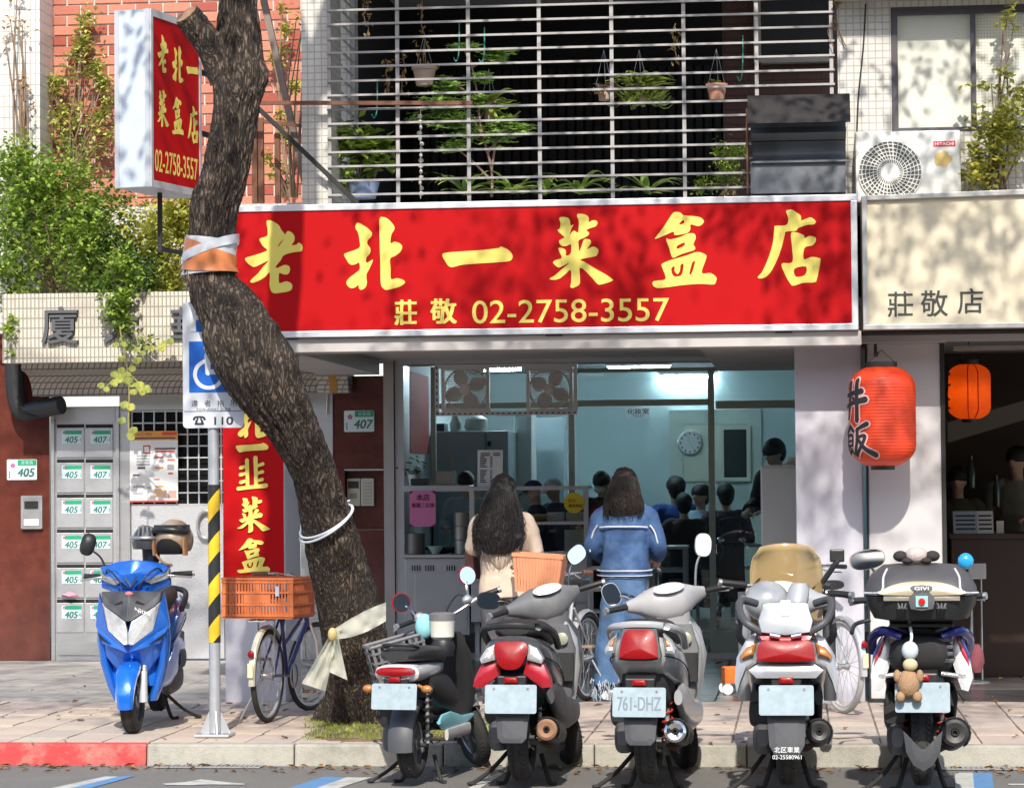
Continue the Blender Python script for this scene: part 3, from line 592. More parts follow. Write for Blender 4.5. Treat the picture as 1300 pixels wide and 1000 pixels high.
for ch, u, v in (('老', .24, .235), ('北', .53, .265), ('一', .83, .275), ('菜', .24, .545), ('盒', .53, .565), ('店', .83, .59)):
    g = MB(); brush(g, ch, bl(u * LN, .0075, zt_ - v * H), du, (0, 0, 1), .34, kx=.78, ext=.001, recentre=True); g.build('sign_character', m_yel, t, True, 0, fix=False)
g = MB(); glyphs(g, '02-2758-3557', bl(.5 * LN, .0075, zt_ - .845 * H), du, (0, 0, 1), .155, wfit=LN * .84, bold=.01); g.build('sign_lettering', m_yel, t, True, 0, fix=False)
p = [bl(.35, -.1, zb_ - .005), bl(.35, -.1, zb_ - .42), bl(LN + .35, -.1, zb_ - .42)]
MB().bar(p[0], p[1], .03, .03).bar(p[1] + V((0, 0, .015)), p[2] + V((0, 0, .015)), .03, .03).build('bracket', m_blackm, t, True, 0)
for q in (.3, .75): MB().bar(bl(LN, -.1, zt_ - q), bl(LN + .5, -.1, zt_ - q), .035, .035).build('bracket', m_blackm, t, True, 0)
# ---------------------------------------------------------------- banner on the left pillar
x0, x1, z0, z1 = rc(283, 470, 360, 738, -.012)
t = thing('hanging_banner', 'red vertical banner with yellow characters on the pillar behind the bicycle', 'banner', ((x0 + x1) / 2, -.01, z0))
b = MB(); n = 14
for i in range(n):
    for j in range(2): pass
vs = []; 
for i in range(n + 1):
    for j in range(5): vs.append((x0 + (x1 - x0) * j / 4, -.012 - .004 * math.sin(i * .9 + j), z0 + (z1 - z0) * i / n))
b.add(vs, [(i * 5 + j, i * 5 + j + 1, (i + 1) * 5 + j + 1, (i + 1) * 5 + j) for i in range(n) for j in range(4)]); b.build('cloth', m_red, t, True, 30)
kb = PXM(-.02)
for ch, cx, cy, w_, h_ in (('北', 320, 530, 40, 52), ('一', 320, 568, 42, 12), ('菜', 322, 653, 42, 46), ('盒', 322, 705, 42, 44)):
    g = MB(); cv = CH[ch]; ww = (max(x for l in cv for x, y in l) - min(x for l in cv for x, y in l)) / 1000; hh = (max(y for l in cv for x, y in l) - min(y for l in cv for x, y in l)) / 1000
    k = h_ * kb / hh; brush(g, ch, W(cx, cy, -.022), (1, 0, 0), (0, 0, 1), k, kx=(w_ * kb / ww) / k, ext=.001, recentre=True); g.build('sign_character', m_yel, t, True, 0, fix=False)
g = MB(); o = W(280, 510, -.022)
for i, st in enumerate(([(147, 325, 22), (149, 400, 20), (150, 475, 20)], [(195, 312, 24), (197, 400, 22), (198, 470, 22)], [(112, 367, 20), (146, 357, 16)], [(110, 405, 20), (146, 397, 16)], [(112, 447, 20), (146, 438, 16)], [(204, 358, 16), (236, 346, 20)], [(204, 398, 16), (234, 390, 20)], [(204, 440, 16), (232, 432, 20)], [(98, 482, 22), (170, 474, 20), (252, 466, 26)])):
    stroke(g, st, o, (1, 0, 0), (0, 0, 1), kb * .23, lift=.0003 * i)
g.build('sign_character', m_yel, t, True, 0, fix=False)
# ---------------------------------------------------------------- parking sign on its pole
G = Z(273, 934)
t = thing('parking_sign', 'disabled parking and tow away sign on a grey pole with yellow and black bands', 'street sign', G)
PR = .036
zA = W(272, 815, G.y).z; zB = W(272, 615, G.y).z; zT = W(272, 395, G.y).z
MB().lathe([(PR, .02), (PR, zT)], G, n=18, cap=True).build('pole', m_galv, t, True)
# diagonal bands: a helical ribbon round the pole
hz = MB(); n = 20; rows_ = 40; vs = []
per = .23
for i in range(rows_ + 1):
    for j in range(n): vs.append(G + V((math.cos(2 * math.pi * j / n) * (PR + .0025), math.sin(2 * math.pi * j / n) * (PR + .0025), zA + (zB - zA) * i / rows_)))
m_haz = 'hazard_band'
def hazard():
    m, tt, bb = base_mat('hazard_band'); L = tt.links.new
    co = N(tt, 'ShaderNodeTexCoord'); sp = N(tt, 'ShaderNodeSeparateXYZ'); L(co.outputs['Object'], sp.inputs[0])
    at = N(tt, 'ShaderNodeMath', operation='MULTIPLY'); at.inputs[1].default_value = 1.25; L(sp.outputs[0], at.inputs[0])
    su = N(tt, 'ShaderNodeMath', operation='SUBTRACT'); L(sp.outputs[2], su.inputs[0]); L(at.outputs[0], su.inputs[1])
    mo = N(tt, 'ShaderNodeMath', operation='PINGPONG'); mo.inputs[1].default_value = .132; L(su.outputs[0], mo.inputs[0])
    gt = N(tt, 'ShaderNodeMath', operation='GREATER_THAN'); gt.inputs[1].default_value = .066; L(mo.outputs[0], gt.inputs[0])
    mx = N(tt, 'ShaderNodeMix', data_type='RGBA'); mx.inputs[6].default_value = (.02, .02, .02, 1); mx.inputs[7].default_value = (.78, .5, .02, 1); L(gt.outputs[0], mx.inputs[0])
    L(mx.outputs[2], bb.inputs['Base Color']); bb.inputs['Roughness'].default_value = .45; return m
hz.add(vs, [(i * n + j, i * n + (j + 1) % n, (i + 1) * n + (j + 1) % n, (i + 1) * n + j) for i in range(rows_) for j in range(n)])
hz.build('hazard_band', hazard(), t, True)
b = MB(); b.box(G.x - .11, G.x + .11, G.y - .11, G.y + .11, .001, .016); b.build('base_plate', m_galv, t, True, 0, bevel=.003)
for a in (0, 90, 180, 270):
    d = V((math.cos(R(a + 20)), math.sin(R(a + 20)), 0)); q = MB(); e = V((-d.y, d.x, 0)) * .004
    q.add([G + d * PR + e + V((0, 0, .017)), G + d * .1 + e + V((0, 0, .017)), G + d * PR + e + V((0, 0, .16)), G + d * PR - e + V((0, 0, .017)), G + d * .1 - e + V((0, 0, .017)), G + d * PR - e + V((0, 0, .16))], [(0, 1, 2), (5, 4, 3), (0, 3, 4, 1), (1, 4, 5, 2), (2, 5, 3, 0)]); q.build('gusset', m_galv, t, True, 0)
for sx in (-1, 1):
    MB().lathe([(.018, .016), (.018, .03), (.001, .031)], G + V((sx * .085, -.085, 0)), n=6).build('bolt', m_steel2, t, True)
YP = G.y - PR - .012
x0, x1, z0, z1 = rc(232, 383, 309, 543, YP)
def rrect(x0, x1, z0, z1, r, n=5):
    return [(cx + r * math.cos(a), cz + r * math.sin(a)) for cx, cz, a0 in ((x1 - r, z1 - r, 0), (x0 + r, z1 - r, 90), (x0 + r, z0 + r, 180), (x1 - r, z0 + r, 270)) for a in [R(a0 + 90 * i / n) for i in range(n + 1)]]
def rplate(mb, x0, x1, z0, z1, y0, y1, r, m=0):
    p = rrect(x0, x1, z0, z1, r); n = len(p)
    mb.add([(x, y0, z) for x, z in p] + [(x, y1, z) for x, z in p], [tuple(range(n)), tuple(range(n, 2 * n))[::-1]] + [(i, (i + 1) % n, n + (i + 1) % n, n + i) for i in range(n)], m); return mb
m_spl = mat('sign_plate', (.62, .65, .7), .4, .15, var=.05, vs=3, dirt=.2, dcol=(.42, .44, .47))
pl = rplate(MB(), x0, x1, z0, z1, YP, YP + .006, .025).build('plate', m_spl, t, True, 30)
m_sblue = mat('sign_blue', (.005, .11, .5), .4, var=.04)
pk = PXM(YP)
def SP(px, py, d=.0015): return W(px, py, YP - d)
q0, q1, w0, w1 = rc(240, 433, 303, 498, YP - .001); MB().box(q0, q1, YP - .0015, YP - .0003, w0, w1).build('blue_square', m_sblue, t, True, 0)
q0, q1, w0, w1 = rc(242, 360, 303, 421, YP - .001); MB().box(q0, q1, YP - .0015, YP - .0003, w0, w1).build('blue_square', m_sblue, t, True, 0)
g = MB(); o = W(0, 0, YP - .002); st = lambda pts, l: stroke(g, [(x - 268, y - 466, wd) for x, y, wd in pts], SP(268, 466, .0025), (1, 0, 0), (0, 0, 1), pk, lift=l)
st([(263, 440, 9), (264, 444, 9)], .0); st([(263, 450, 7), (264, 473, 7)], .0003); st([(264, 472, 6.5), (278, 472, 6.5), (286, 472, 6.5)], .0006); st([(286, 474, 6.5), (292, 490, 6.5)], .0009); st([(265, 460, 5), (280, 460, 5)], .0012)
st([(260 + 18 * math.cos(R(a)) + 5, 475 + 17.5 * math.sin(R(a)), 5) for a in (250, 215, 180, 145, 110, 75, 45, 15)], .0015)
g.build('wheelchair_symbol', mat('sign_white', (.72, .75, .78), .45), t, True, 0, fix=False)
g = MB(); glyphs(g, 'P', SP(253, 403, .0025), (1, 0, 0), (0, 0, 1), 34 * pk, bold=.04); g.build('letter', m_white, t, True, 0, fix=False)
for i, ch in enumerate('違者拖吊'):
    g = MB(); glyphs(g, ch, SP(247 + 16.5 * i, 512), (1, 0, 0), (0, 0, 1), 8.5 * pk); g.build('sign_lettering', m_ink, t, True, 0, fix=False)
g = MB(); glyphs(g, 'TOW-AWAY ZONE', SP(271, 519.5), (1, 0, 0), (0, 0, 1), 3.4 * pk, wfit=45 * pk); g.build('sign_lettering', m_ink, t, True, 0, fix=False)
g = MB(); glyphs(g, '110', SP(284, 534), (1, 0, 0), (0, 0, 1), 10 * pk, bold=.03, wfit=24 * pk); g.build('sign_lettering', m_ink, t, True, 0, fix=False)
q0, q1, w0, w1 = rc(234, 521.5, 307, 522.3, YP - .001); MB().box(q0, q1, YP - .001, YP - .0003, w0, w1).build('rule', m_ink, t, True, 0)
g = MB(); st2 = lambda pts, l: stroke(g, [(x - 253, y - 534, wd) for x, y, wd in pts], SP(253, 534), (1, 0, 0), (0, 0, 1), pk, lift=l)
st2([(246, 532, 3.2), (248, 529.5, 2.6), (253, 529, 2.4), (258, 529.5, 2.6), (260, 532, 3.2)], 0); st2([(251, 531, 2), (249, 536, 3), (250, 538, 3)], .0002); st2([(255, 531, 2), (257, 536, 3), (256, 538, 3)], .0004); st2([(248, 538, 2.4), (258, 538, 2.4)], .0006); g.build('telephone_symbol', m_ink, t, True, 0, fix=False)
MB().box(G.x - .05, G.x + .05, YP + .0065, YP + .02, z0 + .05, z0 + .08).build('clamp', m_galv, t, True, 0)
# ---------------------------------------------------------------- red paper lanterns
def lantern(px0, px1, py0, py1, y, label, chars, glow, turn=0, bands=0):
    c = W((px0 + px1) / 2, (py0 + py1) / 2, y); k = PXM(y); rad = (px1 - px0) / 2 * k; hh = (py1 - py0) / 2 * k * .94
    t = thing('paper_lantern', label, 'lantern', (c.x, c.y, c.z - hh), 0, 'red paper lanterns outside the shops')
    c = V((c.x, c.y, c.z))
    def prof(u):
        a = abs(u); base = .42 + .58 * (1 - max(0, (a - .55) / .45) ** 2.3) ** .75 if a > .55 else 1.0
        return rad * base
    rows = 96; ribs = 31; pr = []
    for i in range(rows + 1):
        u = -1 + 2 * i / rows; pr.append((prof(u) * (1 - .017 * (.5 + .5 * math.cos(2 * math.pi * ribs * (u + 1) / 2))) , u * hh))
    m_ = mat('lantern_paper', (.62, .045, .01), .45, var=.12, vs=6, emit=.03, ecol=(1, .1, .01)) if glow <= 1 else leaf_mat('lantern_paper_lit', (.62, .13, .02), .1, .6)
    if glow > 1: MB().ell(c - V((0, 0, hh * .1)), (rad * .3, rad * .3, hh * .38), 14, 10).build('bulb', mat('bulb_glow', (1, .6, .2), emit=glow, ecol=(1, .55, .16)), t, True)
    MB().lathe(pr, c, n=48).build('shade', m_, t, True, 60)
    MB().lathe([(rad * .46, hh - .002), (rad * .46, hh + .035), (rad * .38, hh + .036)], c, n=32).build('top_cap', m_black, t, True)
    MB().lathe([(rad * .30, -hh - .028), (rad * .36, -hh - .027), (rad * .36, -hh + .002)], c, n=32).build('bottom_cap', m_black, t, True)
    b = MB(); b.tube([c + V((rad * .4, 0, hh + .03)), c + V((0, 0, hh + .12)), c + V((-rad * .4, 0, hh + .03))], .004, 6); b.build('hanger', m_black, t, True)
    if bands:
        for a in (-70, -97):
            b = MB(); b.tube([c + V((math.cos(R(a)) * (prof(u) + .003), math.sin(R(a)) * (prof(u) + .003), u * hh)) for u in [(-.97 + 1.94 * i / 16) for i in range(17)]], .004, 5); b.build('rib_cord', m_red, t, True)
    for lay, (ex, mm) in enumerate(((.030, mat('lantern_pale', (.72, .45, .42), .6)), (0, m_ink))):
        if glow > 1 and lay == 0: continue
        g = MB()
        for i, st in enumerate(chars):
            def fm(q, lift=.004 + lay * .0035 + .0004 * i):
                u = max(-.97, min(.97, q.y)); rr = prof(u); ang = R(turn) + q.x * hh / rad
                return c + V((math.sin(ang) * (rr + lift), -math.cos(ang) * (rr + lift), u * hh))
            stroke(g, [(x, y, wd + 2 * ex) for x, y, wd in st], (0, 0, 0), (1, 0, 0), (0, 0, 1), 1, f=fm)
        g.build('lettering', mm, t, True, 0, fix=False)
    return t, c, rad, hh
# characters on the lantern: x, y in half heights from its middle (y down)
DON = [[(-.26, -.42, .09), (-.05, -.46, .09), (.22, -.5, .12)], [(-.3, -.2, .09), (-.02, -.27, .09), (.3, -.33, .13)], [(-.1, -.68, .1), (-.12, -.3, .1), (-.2, .05, .08)], [(.1, -.72, .11), (.1, -.3, .1), (.1, .08, .11)], [(-.01, -.37, .07), (.02, -.34, .07)],
       [(-.12, .2, .08), (-.28, .36, .08)], [(-.12, .2, .08), (.0, .3, .07)], [(-.22, .4, .06), (-.04, .38, .06), (-.03, .58, .06)], [(-.22, .4, .06), (-.21, .74, .07)], [(-.2, .5, .05), (-.04, .49, .05)], [(-.2, .6, .05), (-.04, .58, .05)], [(-.22, .76, .06), (-.06, .68, .06)], [(-.1, .64, .05), (-.02, .76, .06)],
       [(.34, .16, .1), (.2, .22, .08), (.1, .28, .07)], [(.12, .26, .08), (.1, .55, .08), (.02, .8, .06)], [(.14, .42, .06), (.3, .4, .07), (.2, .62, .07), (.04, .8, .05)], [(.14, .46, .06), (.3, .66, .09), (.5, .78, .12)]]
LT = lantern(1078, 1162, 463, 594, -.42, 'large red paper lantern with black characters hanging from the pillar', [[(x - .0, y, wd) for x, y, wd in s] for s in DON], .9, turn=-56)
b = MB(); b.bar(LT[1] + V((-.03, 0, LT[3] + .1)), LT[1] + V((-.03, .43, LT[3] + .1)), .02, .02).bar(LT[1] + V((-.03, .405, LT[3] + .1)), LT[1] + V((-.03, .405, LT[3] + .3)), .02, .02)
tag(b.build('lantern_bracket', m_blackm, None, sm=0), 'black iron arm on the pillar carrying the large lantern', 'bracket')
KA = [[(-.3, -.6, .08), (-.1, -.62, .08), (0, -.66, .08)], [(-.1, -.7, .07), (-.16, -.3, .07)], [(-.25, -.2, .08), (.02, -.25, .08)], [(-.12, -.2, .07), (-.18, .1, .07)], [(-.28, .3, .07), (0, .28, .07)], [(-.14, .2, .07), (-.14, .62, .07)], [(-.28, .62, .07), (0, .6, .07)]]
LT2 = lantern(1204, 1257, 461, 533, 1.4, 'smaller orange lantern glowing inside the dark shop entrance', KA, 7, turn=-62, bands=1)
b = MB(); b.tube([LT2[1] + V((0, 0, LT2[3] + .11)), LT2[1] + V((0, 0, LT2[3] + .45))], .004, 6); b.build('cord', m_black, LT2[0], True)
# ---------------------------------------------------------------- left wall: mailboxes, door, plates
x0, x1, z0, z1 = rc(66, 516, 152, 831, BACK)
t = thing('mailbox_bank', 'steel wall of numbered mailboxes beside the entrance door', 'mailboxes', ((x0 + x1) / 2, BACK, 0), 0)
MB().box(x0, x1, BACK - .03, BACK - .001, 0, z1).build('backing', m_steel2, t, True, 0)
kB = PXM(BACK); YM = BACK - .031
f = MB(); 
for px in (66, 148): a = W(px, 600, YM).x; f.box(a, a + .03, YM - .025, YM, 0, z1)
f.build('frame', m_steel, t, True, 0, bevel=.003)
q0, q1, w0, w1 = rc(71, 529, 146, 537, YM); MB().box(q0 + .025, q1, YM - .006, YM, w0, z1 - .003).build('top_panel', m_steel2, t, True, 0)
q0, q1, w0, w1 = rc(71, 803, 146, 831, YM); MB().box(q0 + .025, q1, YM - .012, YM, w0, w1).build('bottom_panel', m_steel, t, True, 0)
m_plg = mat('mail_plate', (.5, .66, .64), .4, var=.05)
m_flow = mat('plum_blossom', (.5, .1, .3), .5)
for r_ in range(6):
    for c_ in range(2):
        px0 = 72.5 + 36.5 * c_; py0 = 538 + 44.4 * r_
        q0, q1, w0, w1 = rc(px0, py0, px0 + 34.5, py0 + 42.5, YM)
        bx = MB().box(q0, q1, YM - .012, YM, w0, w1 - .036).build('mailbox', m_steel2, t, True, 0, bevel=.003)
        MB().box(q0, q1, YM - .004, YM, w1 - .035, w1 - .004).build('slot', m_dark, bx, True, 0)
        a0, a1, b0, b1 = rc(px0 + 6, py0 + 8.5, px0 + 31, py0 + 25, YM - .013)
        MB().box(a0, a1, YM - .0155, YM - .0122, b0, b1).build('number_plate', m_plg, bx, True, 0)
        MB().box(a0 + .03, a1, YM - .017, YM - .0156, b1 - .034, b1).build('green_band', m_green, bx, True, 0)
        g = MB(); glyphs(g, '405' if c_ == 0 else '407', W(px0 + 18, py0 + 20, YM - .0162), (1, 0, 0), (.18, 0, 1), 8 * kB, bold=.03); glyphs(g, '-%d' % (r_ + 1), W(px0 + 28.5, py0 + 20, YM - .0162), (1, 0, 0), (0, 0, 1), 4.5 * kB)
        g.build('number', mat('number_teal', (.02, .12, .12), .5), bx, True, 0, fix=False)
        MB().lathe([(.014, 0), (.014, .001)], W(px0 + 9, py0 + 11, YM - .0158), (0, -1, 0), 10, cap=True).build('blossom', m_flow, bx, True)
a = W(90, 757, YM - .02); b = MB(); b.add([a + V((-.09, 0, 0)), a + V((.09, -.03, -.005)), a + V((.07, -.05, .02)), a + V((0, -.03, .05)), a + V((-.07, -.04, .02)), a + V((0, -.07, .005))], [(0, 5, 1), (1, 2, 3), (0, 3, 4), (0, 4, 5), (4, 3, 2, 5), (5, 2, 1), (0, 1, 3)])
tag(b.build('flyer', mat('flyer_pink', (.5, .25, .33), .7), sm=0), 'crumpled pink flyer stuck out of a lower mailbox', 'flyer')
def addr_plate(px0, py0, px1, py1, y, num, label):
    x0, x1, z0, z1 = rc(px0, py0, px1, py1, y); k = PXM(y)
    t = thing('house_number_plate', label, 'number plate', ((x0 + x1) / 2, y, z0), 0, 'house number plates on the marble walls')
    rplate(MB(), x0, x1, z0, z1, y - .006, y, .012).build('plate', mat('plate_white', (.62, .72, .71), .35), t, True, 30)
    hgt = z1 - z0; wd = x1 - x0
    MB().box(x0 + wd * .36, x1 - .004, y - .0078, y - .0062, z1 - hgt * .3, z1 - .004).build('green_band', m_green, t, True, 0)
    g = MB(); glyphs(g, num, V((x0 + wd * .64, y - .008, z0 + hgt * .36)), (1, 0, 0), (.2, 0, 1), hgt * .4, bold=.03); g.build('number', mat('number_green', (.02, .12, .09), .5), t, True, 0, fix=False)
    g = MB(); glyphs(g, '莊敬路', V((x0 + wd * .68, y - .0085, z1 - hgt * .16)), (1, 0, 0), (0, 0, 1), hgt * .17, sp=1.2); g.build('street_name', m_plg, t, True, 0, fix=False)
    g = MB(); 
    for a in range(5): g.lathe([(.011, 0), (.011, .001)], V((x0 + wd * .2 + .014 * math.sin(a * 1.257), y - .0062, z1 - hgt * .3 + .014 * math.cos(a * 1.257))), (0, -1, 0), 8, cap=True)
    g.build('blossom', m_flow, t, True)
    g = MB(); 
    for i in range(3): g.box(x0 + wd * .07, x0 + wd * .11, y - .0075, y - .0062, z0 + hgt * (.1 + .12 * i), z0 + hgt * (.18 + .12 * i))
    g.build('small_print', m_ink, t, True, 0)
addr_plate(9, 583, 47, 609, BACK - .002, '405', 'green and white house number plate 405 on the brown marble')
addr_plate(437, 521, 475, 548, BACK - .102, '407', 'green and white house number plate 407 above the intercom')
# card reader on the left marble
x0, x1, z0, z1 = rc(28, 629, 55, 671, BACK)
t = thing('door_entry_reader', 'small grey door entry box on the brown marble wall', 'entry box', ((x0 + x1) / 2, BACK, z0))
rplate(MB(), x0, x1, z0, z1, BACK - .04, BACK - .001, .012).build('case', m_steel, t, True, 30)
MB().box(x0 + .02, x1 - .02, BACK - .044, BACK - .0405, z0 + .02, z1 - .02).build('face', mat('reader_grey', (.25, .25, .25), .5), t, True, 0)
MB().box(x0 + .035, x1 - .035, BACK - .048, BACK - .0445, z1 - .12, z1 - .05).build('screen', m_black, t, True, 0)
MB().box(x0 + .03, x1 - .03, BACK - .048, BACK - .0445, z0 + .03, z0 + .09).build('sticker', m_paper, t, True, 0)
# intercom in the recess
x0, x1, z0, z1 = rc(441, 607, 475, 642, BACK + .0)
t = thing('intercom_panel', 'cream intercom panel with buttons in the marble recess', 'intercom', ((x0 + x1) / 2, BACK, z0))
m_ivory = mat('ivory_plastic', (.55, .5, .4), .45, var=.05)
MB().box(x0, (x0 + x1) / 2 - .003, BACK - .025, BACK + .019, z0, z1).box((x0 + x1) / 2 + .003, x1, BACK - .02, BACK + .019, z0, z1).build('case', m_ivory, t, True, 0, bevel=.004)
MB().box(x0 + .012, (x0 + x1) / 2 - .015, BACK - .028, BACK - .0255, z1 - .09, z1 - .025).build('screen', m_black, t, True, 0)
g = MB()
for i in range(7): MB().box((x0 + x1) / 2 + .03, x1 - .02, BACK - .026, BACK - .0205, z0 + .02 + i * .03, z0 + .034 + i * .03).build('button', mat('button_grey', (.4, .38, .33), .4), t, True, 0)
for i in range(6): MB().box(x0 + .025, (x0 + x1) / 2 - .03, BACK - .0265, BACK - .0255, z0 + .07 + i * .008, z0 + .073 + i * .008).build('speaker_slit', m_dark, t, True, 0)
# entrance door with square grid light, hammered panel and ring handle
x0, x1, z0, z1 = rc(153, 512, 284, 829, BACK)
t = thing('entrance_door', 'hammered steel entrance door with grid window and ring handle', 'door', ((x0 + x1) / 2, BACK, 0))
MB().box(x0, W(166, 600, BACK).x, BACK - .03, BACK + .1, 0, z1 - .06).box(x0, x1, BACK - .03, BACK + .1, z1 - .059, z1 + .12).build('door_frame', m_steel, t, True, 0, bevel=.004)
g0, g1, h0, h1 = rc(166.5, 521, 272, 640, BACK)
MB().box(g0, x1, BACK + .0, BACK + .04, .015, h0).build('lower_panel', m_hammer, t, True, 0)
MB().box(g0 - .001, x1, BACK + .06, BACK + .07, h0 + .002, z1 - .06).build('pane', mat('dark_pane', (.012, .013, .014), .08, var=.2), t, True, 0)
m_wbar = mat('grid_white', (.55, .55, .54), .4, .4)
for i in range(9):
    a = g0 + (14.5 * i + .2) * kB
    if a < x1: MB().box(a, a + .012, BACK + .0, BACK + .03, h0 + .001, z1 - .061).build('grid_bar', m_wbar, t, True, 0)
for i in range(9):
    zz = h1 - 14.9 * i * kB
    if zz > h0: MB().box(g0, x1, BACK - .004, BACK - .0005, zz - .012, zz).build('grid_bar', m_wbar, t, True, 0)
c = W(262, 666, BACK - .03); b = MB(); b.tube([c + V((.08 * math.cos(a), -.01, .125 * math.sin(a))) for a in [i * math.pi / 12 for i in range(25)]], .016, 10); b.cyl(c + V((.0, .02, .11)), c + V((0, .04, .11)), .02); b.build('ring_handle', m_steel, t, True)
# poster on the door grid
x0, x1, z0, z1 = rc(165, 547, 226, 637, BACK - .03)
t = thing('notice_poster', 'paper notice poster with orange header taped to the door grid', 'poster', ((x0 + x1) / 2, BACK - .02, z0))
MB().box(x0, x1, BACK - .035, BACK - .032, z0, z1).build('sheet', m_paper, t, True, 0)
wd = x1 - x0; hg = z1 - z0; YQ = BACK - .0355
def patch(nm, u0, v0, u1, v1, m, d=0.0): MB().box(x0 + wd * u0, x0 + wd * u1, YQ - .001 - d, YQ, z1 - hg * v1, z1 - hg * v0).build(nm, m, t, True, 0)
m_or = mat('print_orange', (.7, .3, .05), .6); m_rd = mat('print_red', (.62, .06, .05), .6); m_pk = mat('print_pink', (.62, .3, .25), .7); m_gy = mat('print_grey', (.35, .35, .37), .7); m_pu = mat('print_dark', (.12, .07, .1), .7)
patch('header_band', 0, .0, 1, .13, m_or); patch('header_tag', .67, .015, .98, .06, m_rd, .0006); patch('red_frame', .28, .2, .43, .32, m_rd); patch('frame_fill', .305, .22, .405, .3, m_paper, .0006); patch('foot_band', 0, .975, 1, 1, m_rd)
g = MB(); glyphs(g, '公告', V((x0 + wd * .3, YQ - .002, z1 - hg * .04)), (1, 0, 0), (0, 0, 1), hg * .04, wfit=wd * .35); g.build('print', m_pu, t, True, 0, fix=False)
for i, (u0, v, u1, mm) in enumerate(((.1, .1, .95, m_pu), (.52, .25, .95, m_pu), (.52, .29, .94, m_rd), (.52, .37, .7, m_rd), (.78, .41, .94, m_rd), (.14, .35, .42, m_gy), (.14, .39, .42, m_gy), (.14, .43, .42, m_gy), (.14, .47, .42, m_gy), (.52, .52, .7, m_or), (.16, .52, .32, m_pu), (.06, .62, .2, m_pu), (.06, .78, .3, m_gy), (.06, .88, .28, m_gy), (.52, .78, .7, m_or), (.5, .68, .62, m_pk), (.8, .6, .9, m_rd), (.36, .8, .44, m_gy))):
    patch('print_line', u0, v - .012, u1, v + .012, mm, .0004)
patch('print_picture', .5, .82, .75, .93, mat('print_yellow', (.75, .5, .3), .7)); patch('print_picture', .8, .84, .97, .95, m_pk); patch('print_picture', .78, .47, .92, .55, m_gy)
# drain pipe elbow
b = MB(); b.tube([W(18, 452, BACK - .16), W(20, 500, BACK - .16), W(28, 522, BACK - .16), W(45, 520, BACK - .18), W(78, 514, BACK - .26)], .085, 16, smooth=6)
tag(b.build('drain_pipe', m_black), 'fat black drain pipe elbow under the tiled canopy', 'pipe')
b = MB(); b.tube([W(8, 462, BACK - .1), W(10, 500, BACK - .2), W(35, 527, BACK - .25), W(62, 528, BACK - .2)], .012, 8, smooth=6); tag(b.build('cable', m_blackm), 'thin dark cable looped below the drain pipe', 'cable')
# ---------------------------------------------------------------- the food shop behind the arcade
m_in = mat('inner_wall', (.6, .72, .72), .7, var=.05, vs=2, dirt=.15, dcol=(.3, .36, .37))
m_ceil = mat('inner_ceiling', (.55, .6, .62), .8, var=.05)
m_pgreen = mat('mullion_green', (.36, .42, .35), .45, .1, var=.06)
XL = W(512, 600, BACK).x; XR = xA1 + .3; YR = 10.2; ZI = 2.79
MB().box(XL, XR, YR, YR + .1, 0, ZI).build('room_back_wall', m_in, kind='structure')
MB().box(XL - .1, XL, BACK + .02, YR, 0, ZI).box(XR, XR + .1, BACK + .32, YR, 0, ZI).build('room_side_wall', m_in, kind='structure')
MB().box(XL - .1, XR + .1, BACK + .31, YR + .1, ZI, ZI + .1).build('room_ceiling', m_ceil, kind='structure')
MB().box(XL - .1, XR, BACK + .4, YR, -.004, .22).build('room_floor', mat('inner_floor', (.2, .2, .2), .3), kind='structure')
m_tube = mat('lamp_tube', (.9, .97, 1), .3, emit=80, ecol=(.72, .9, 1))
def tube_lamp(px0, px1, py, label):
    a = Z((px0 + px1) / 2, py, ZI - .055); L = (px1 - px0) * PXM(a.y)
    t = thing('ceiling_lamp', label, 'ceiling lamp', (a.x, a.y, ZI - .08), 0, 'fluorescent ceiling lamps in the shop')
    MB().box(-L / 2, L / 2, -.05, .05, .045, .079).build('housing', m_white, t, sm=0)
    MB().tube([(-L / 2 + .02, 0, .02), (L / 2 - .02, 0, .02)], .018, 8).build('tube', m_tube, t)
for p0, p1, py, lb in ((770, 852, 467, 'fluorescent lamp nearest the shop front, above the counter'), (838, 906, 478, 'fluorescent lamp left of the green mullion'), (982, 1040, 477, 'fluorescent lamp at the far right beside the pillar'), (690, 766, 480, 'fluorescent lamp behind the right window fan'), (612, 664, 468, 'fluorescent lamp between the two window fans')): tube_lamp(p0, p1, py, lb)
# shutter housing and posts
b = MB()
z0 = W(600, 462, BACK - .3).z
for i in range(5): MB().box(XL - .02, ba + .35, BACK - .44 + i * .075, BACK - .4 + i * .075, z0 + .01 + .03 * (4 - i), z0 + .05 + .03 * (4 - i)).build('shutter_slat', m_steel, bd, True, 0)
MB().box(XL - .02, XR, BACK - .05, BACK + .3, z0 + .01, ZC2 - .001).build('shutter_box', mat('shutter_box_grey', (.25, .23, .21), .5, .3), bd, True, 0)
q0, q1, w0, w1 = rc(488, 470, 501, 835, BACK - .1); MB().box(q0, q1, BACK - .12, BACK + .25, 0, ZC2).build('door_post', mat('post_marble', (.42, .38, .36), .4, .3, var=.15), bd, True, 0)
q0, q1, w0, w1 = rc(502, 470, 513, 835, BACK - .1); MB().box(q0, q1, BACK - .09, BACK + .3, 0, ZC2).build('shutter_rail', m_steel2, bd, True, 0)
MB().box(XL - .1, XR, BACK - .02, BACK + .05, 0, .06).build('threshold', m_steel2, bd, True, 0)
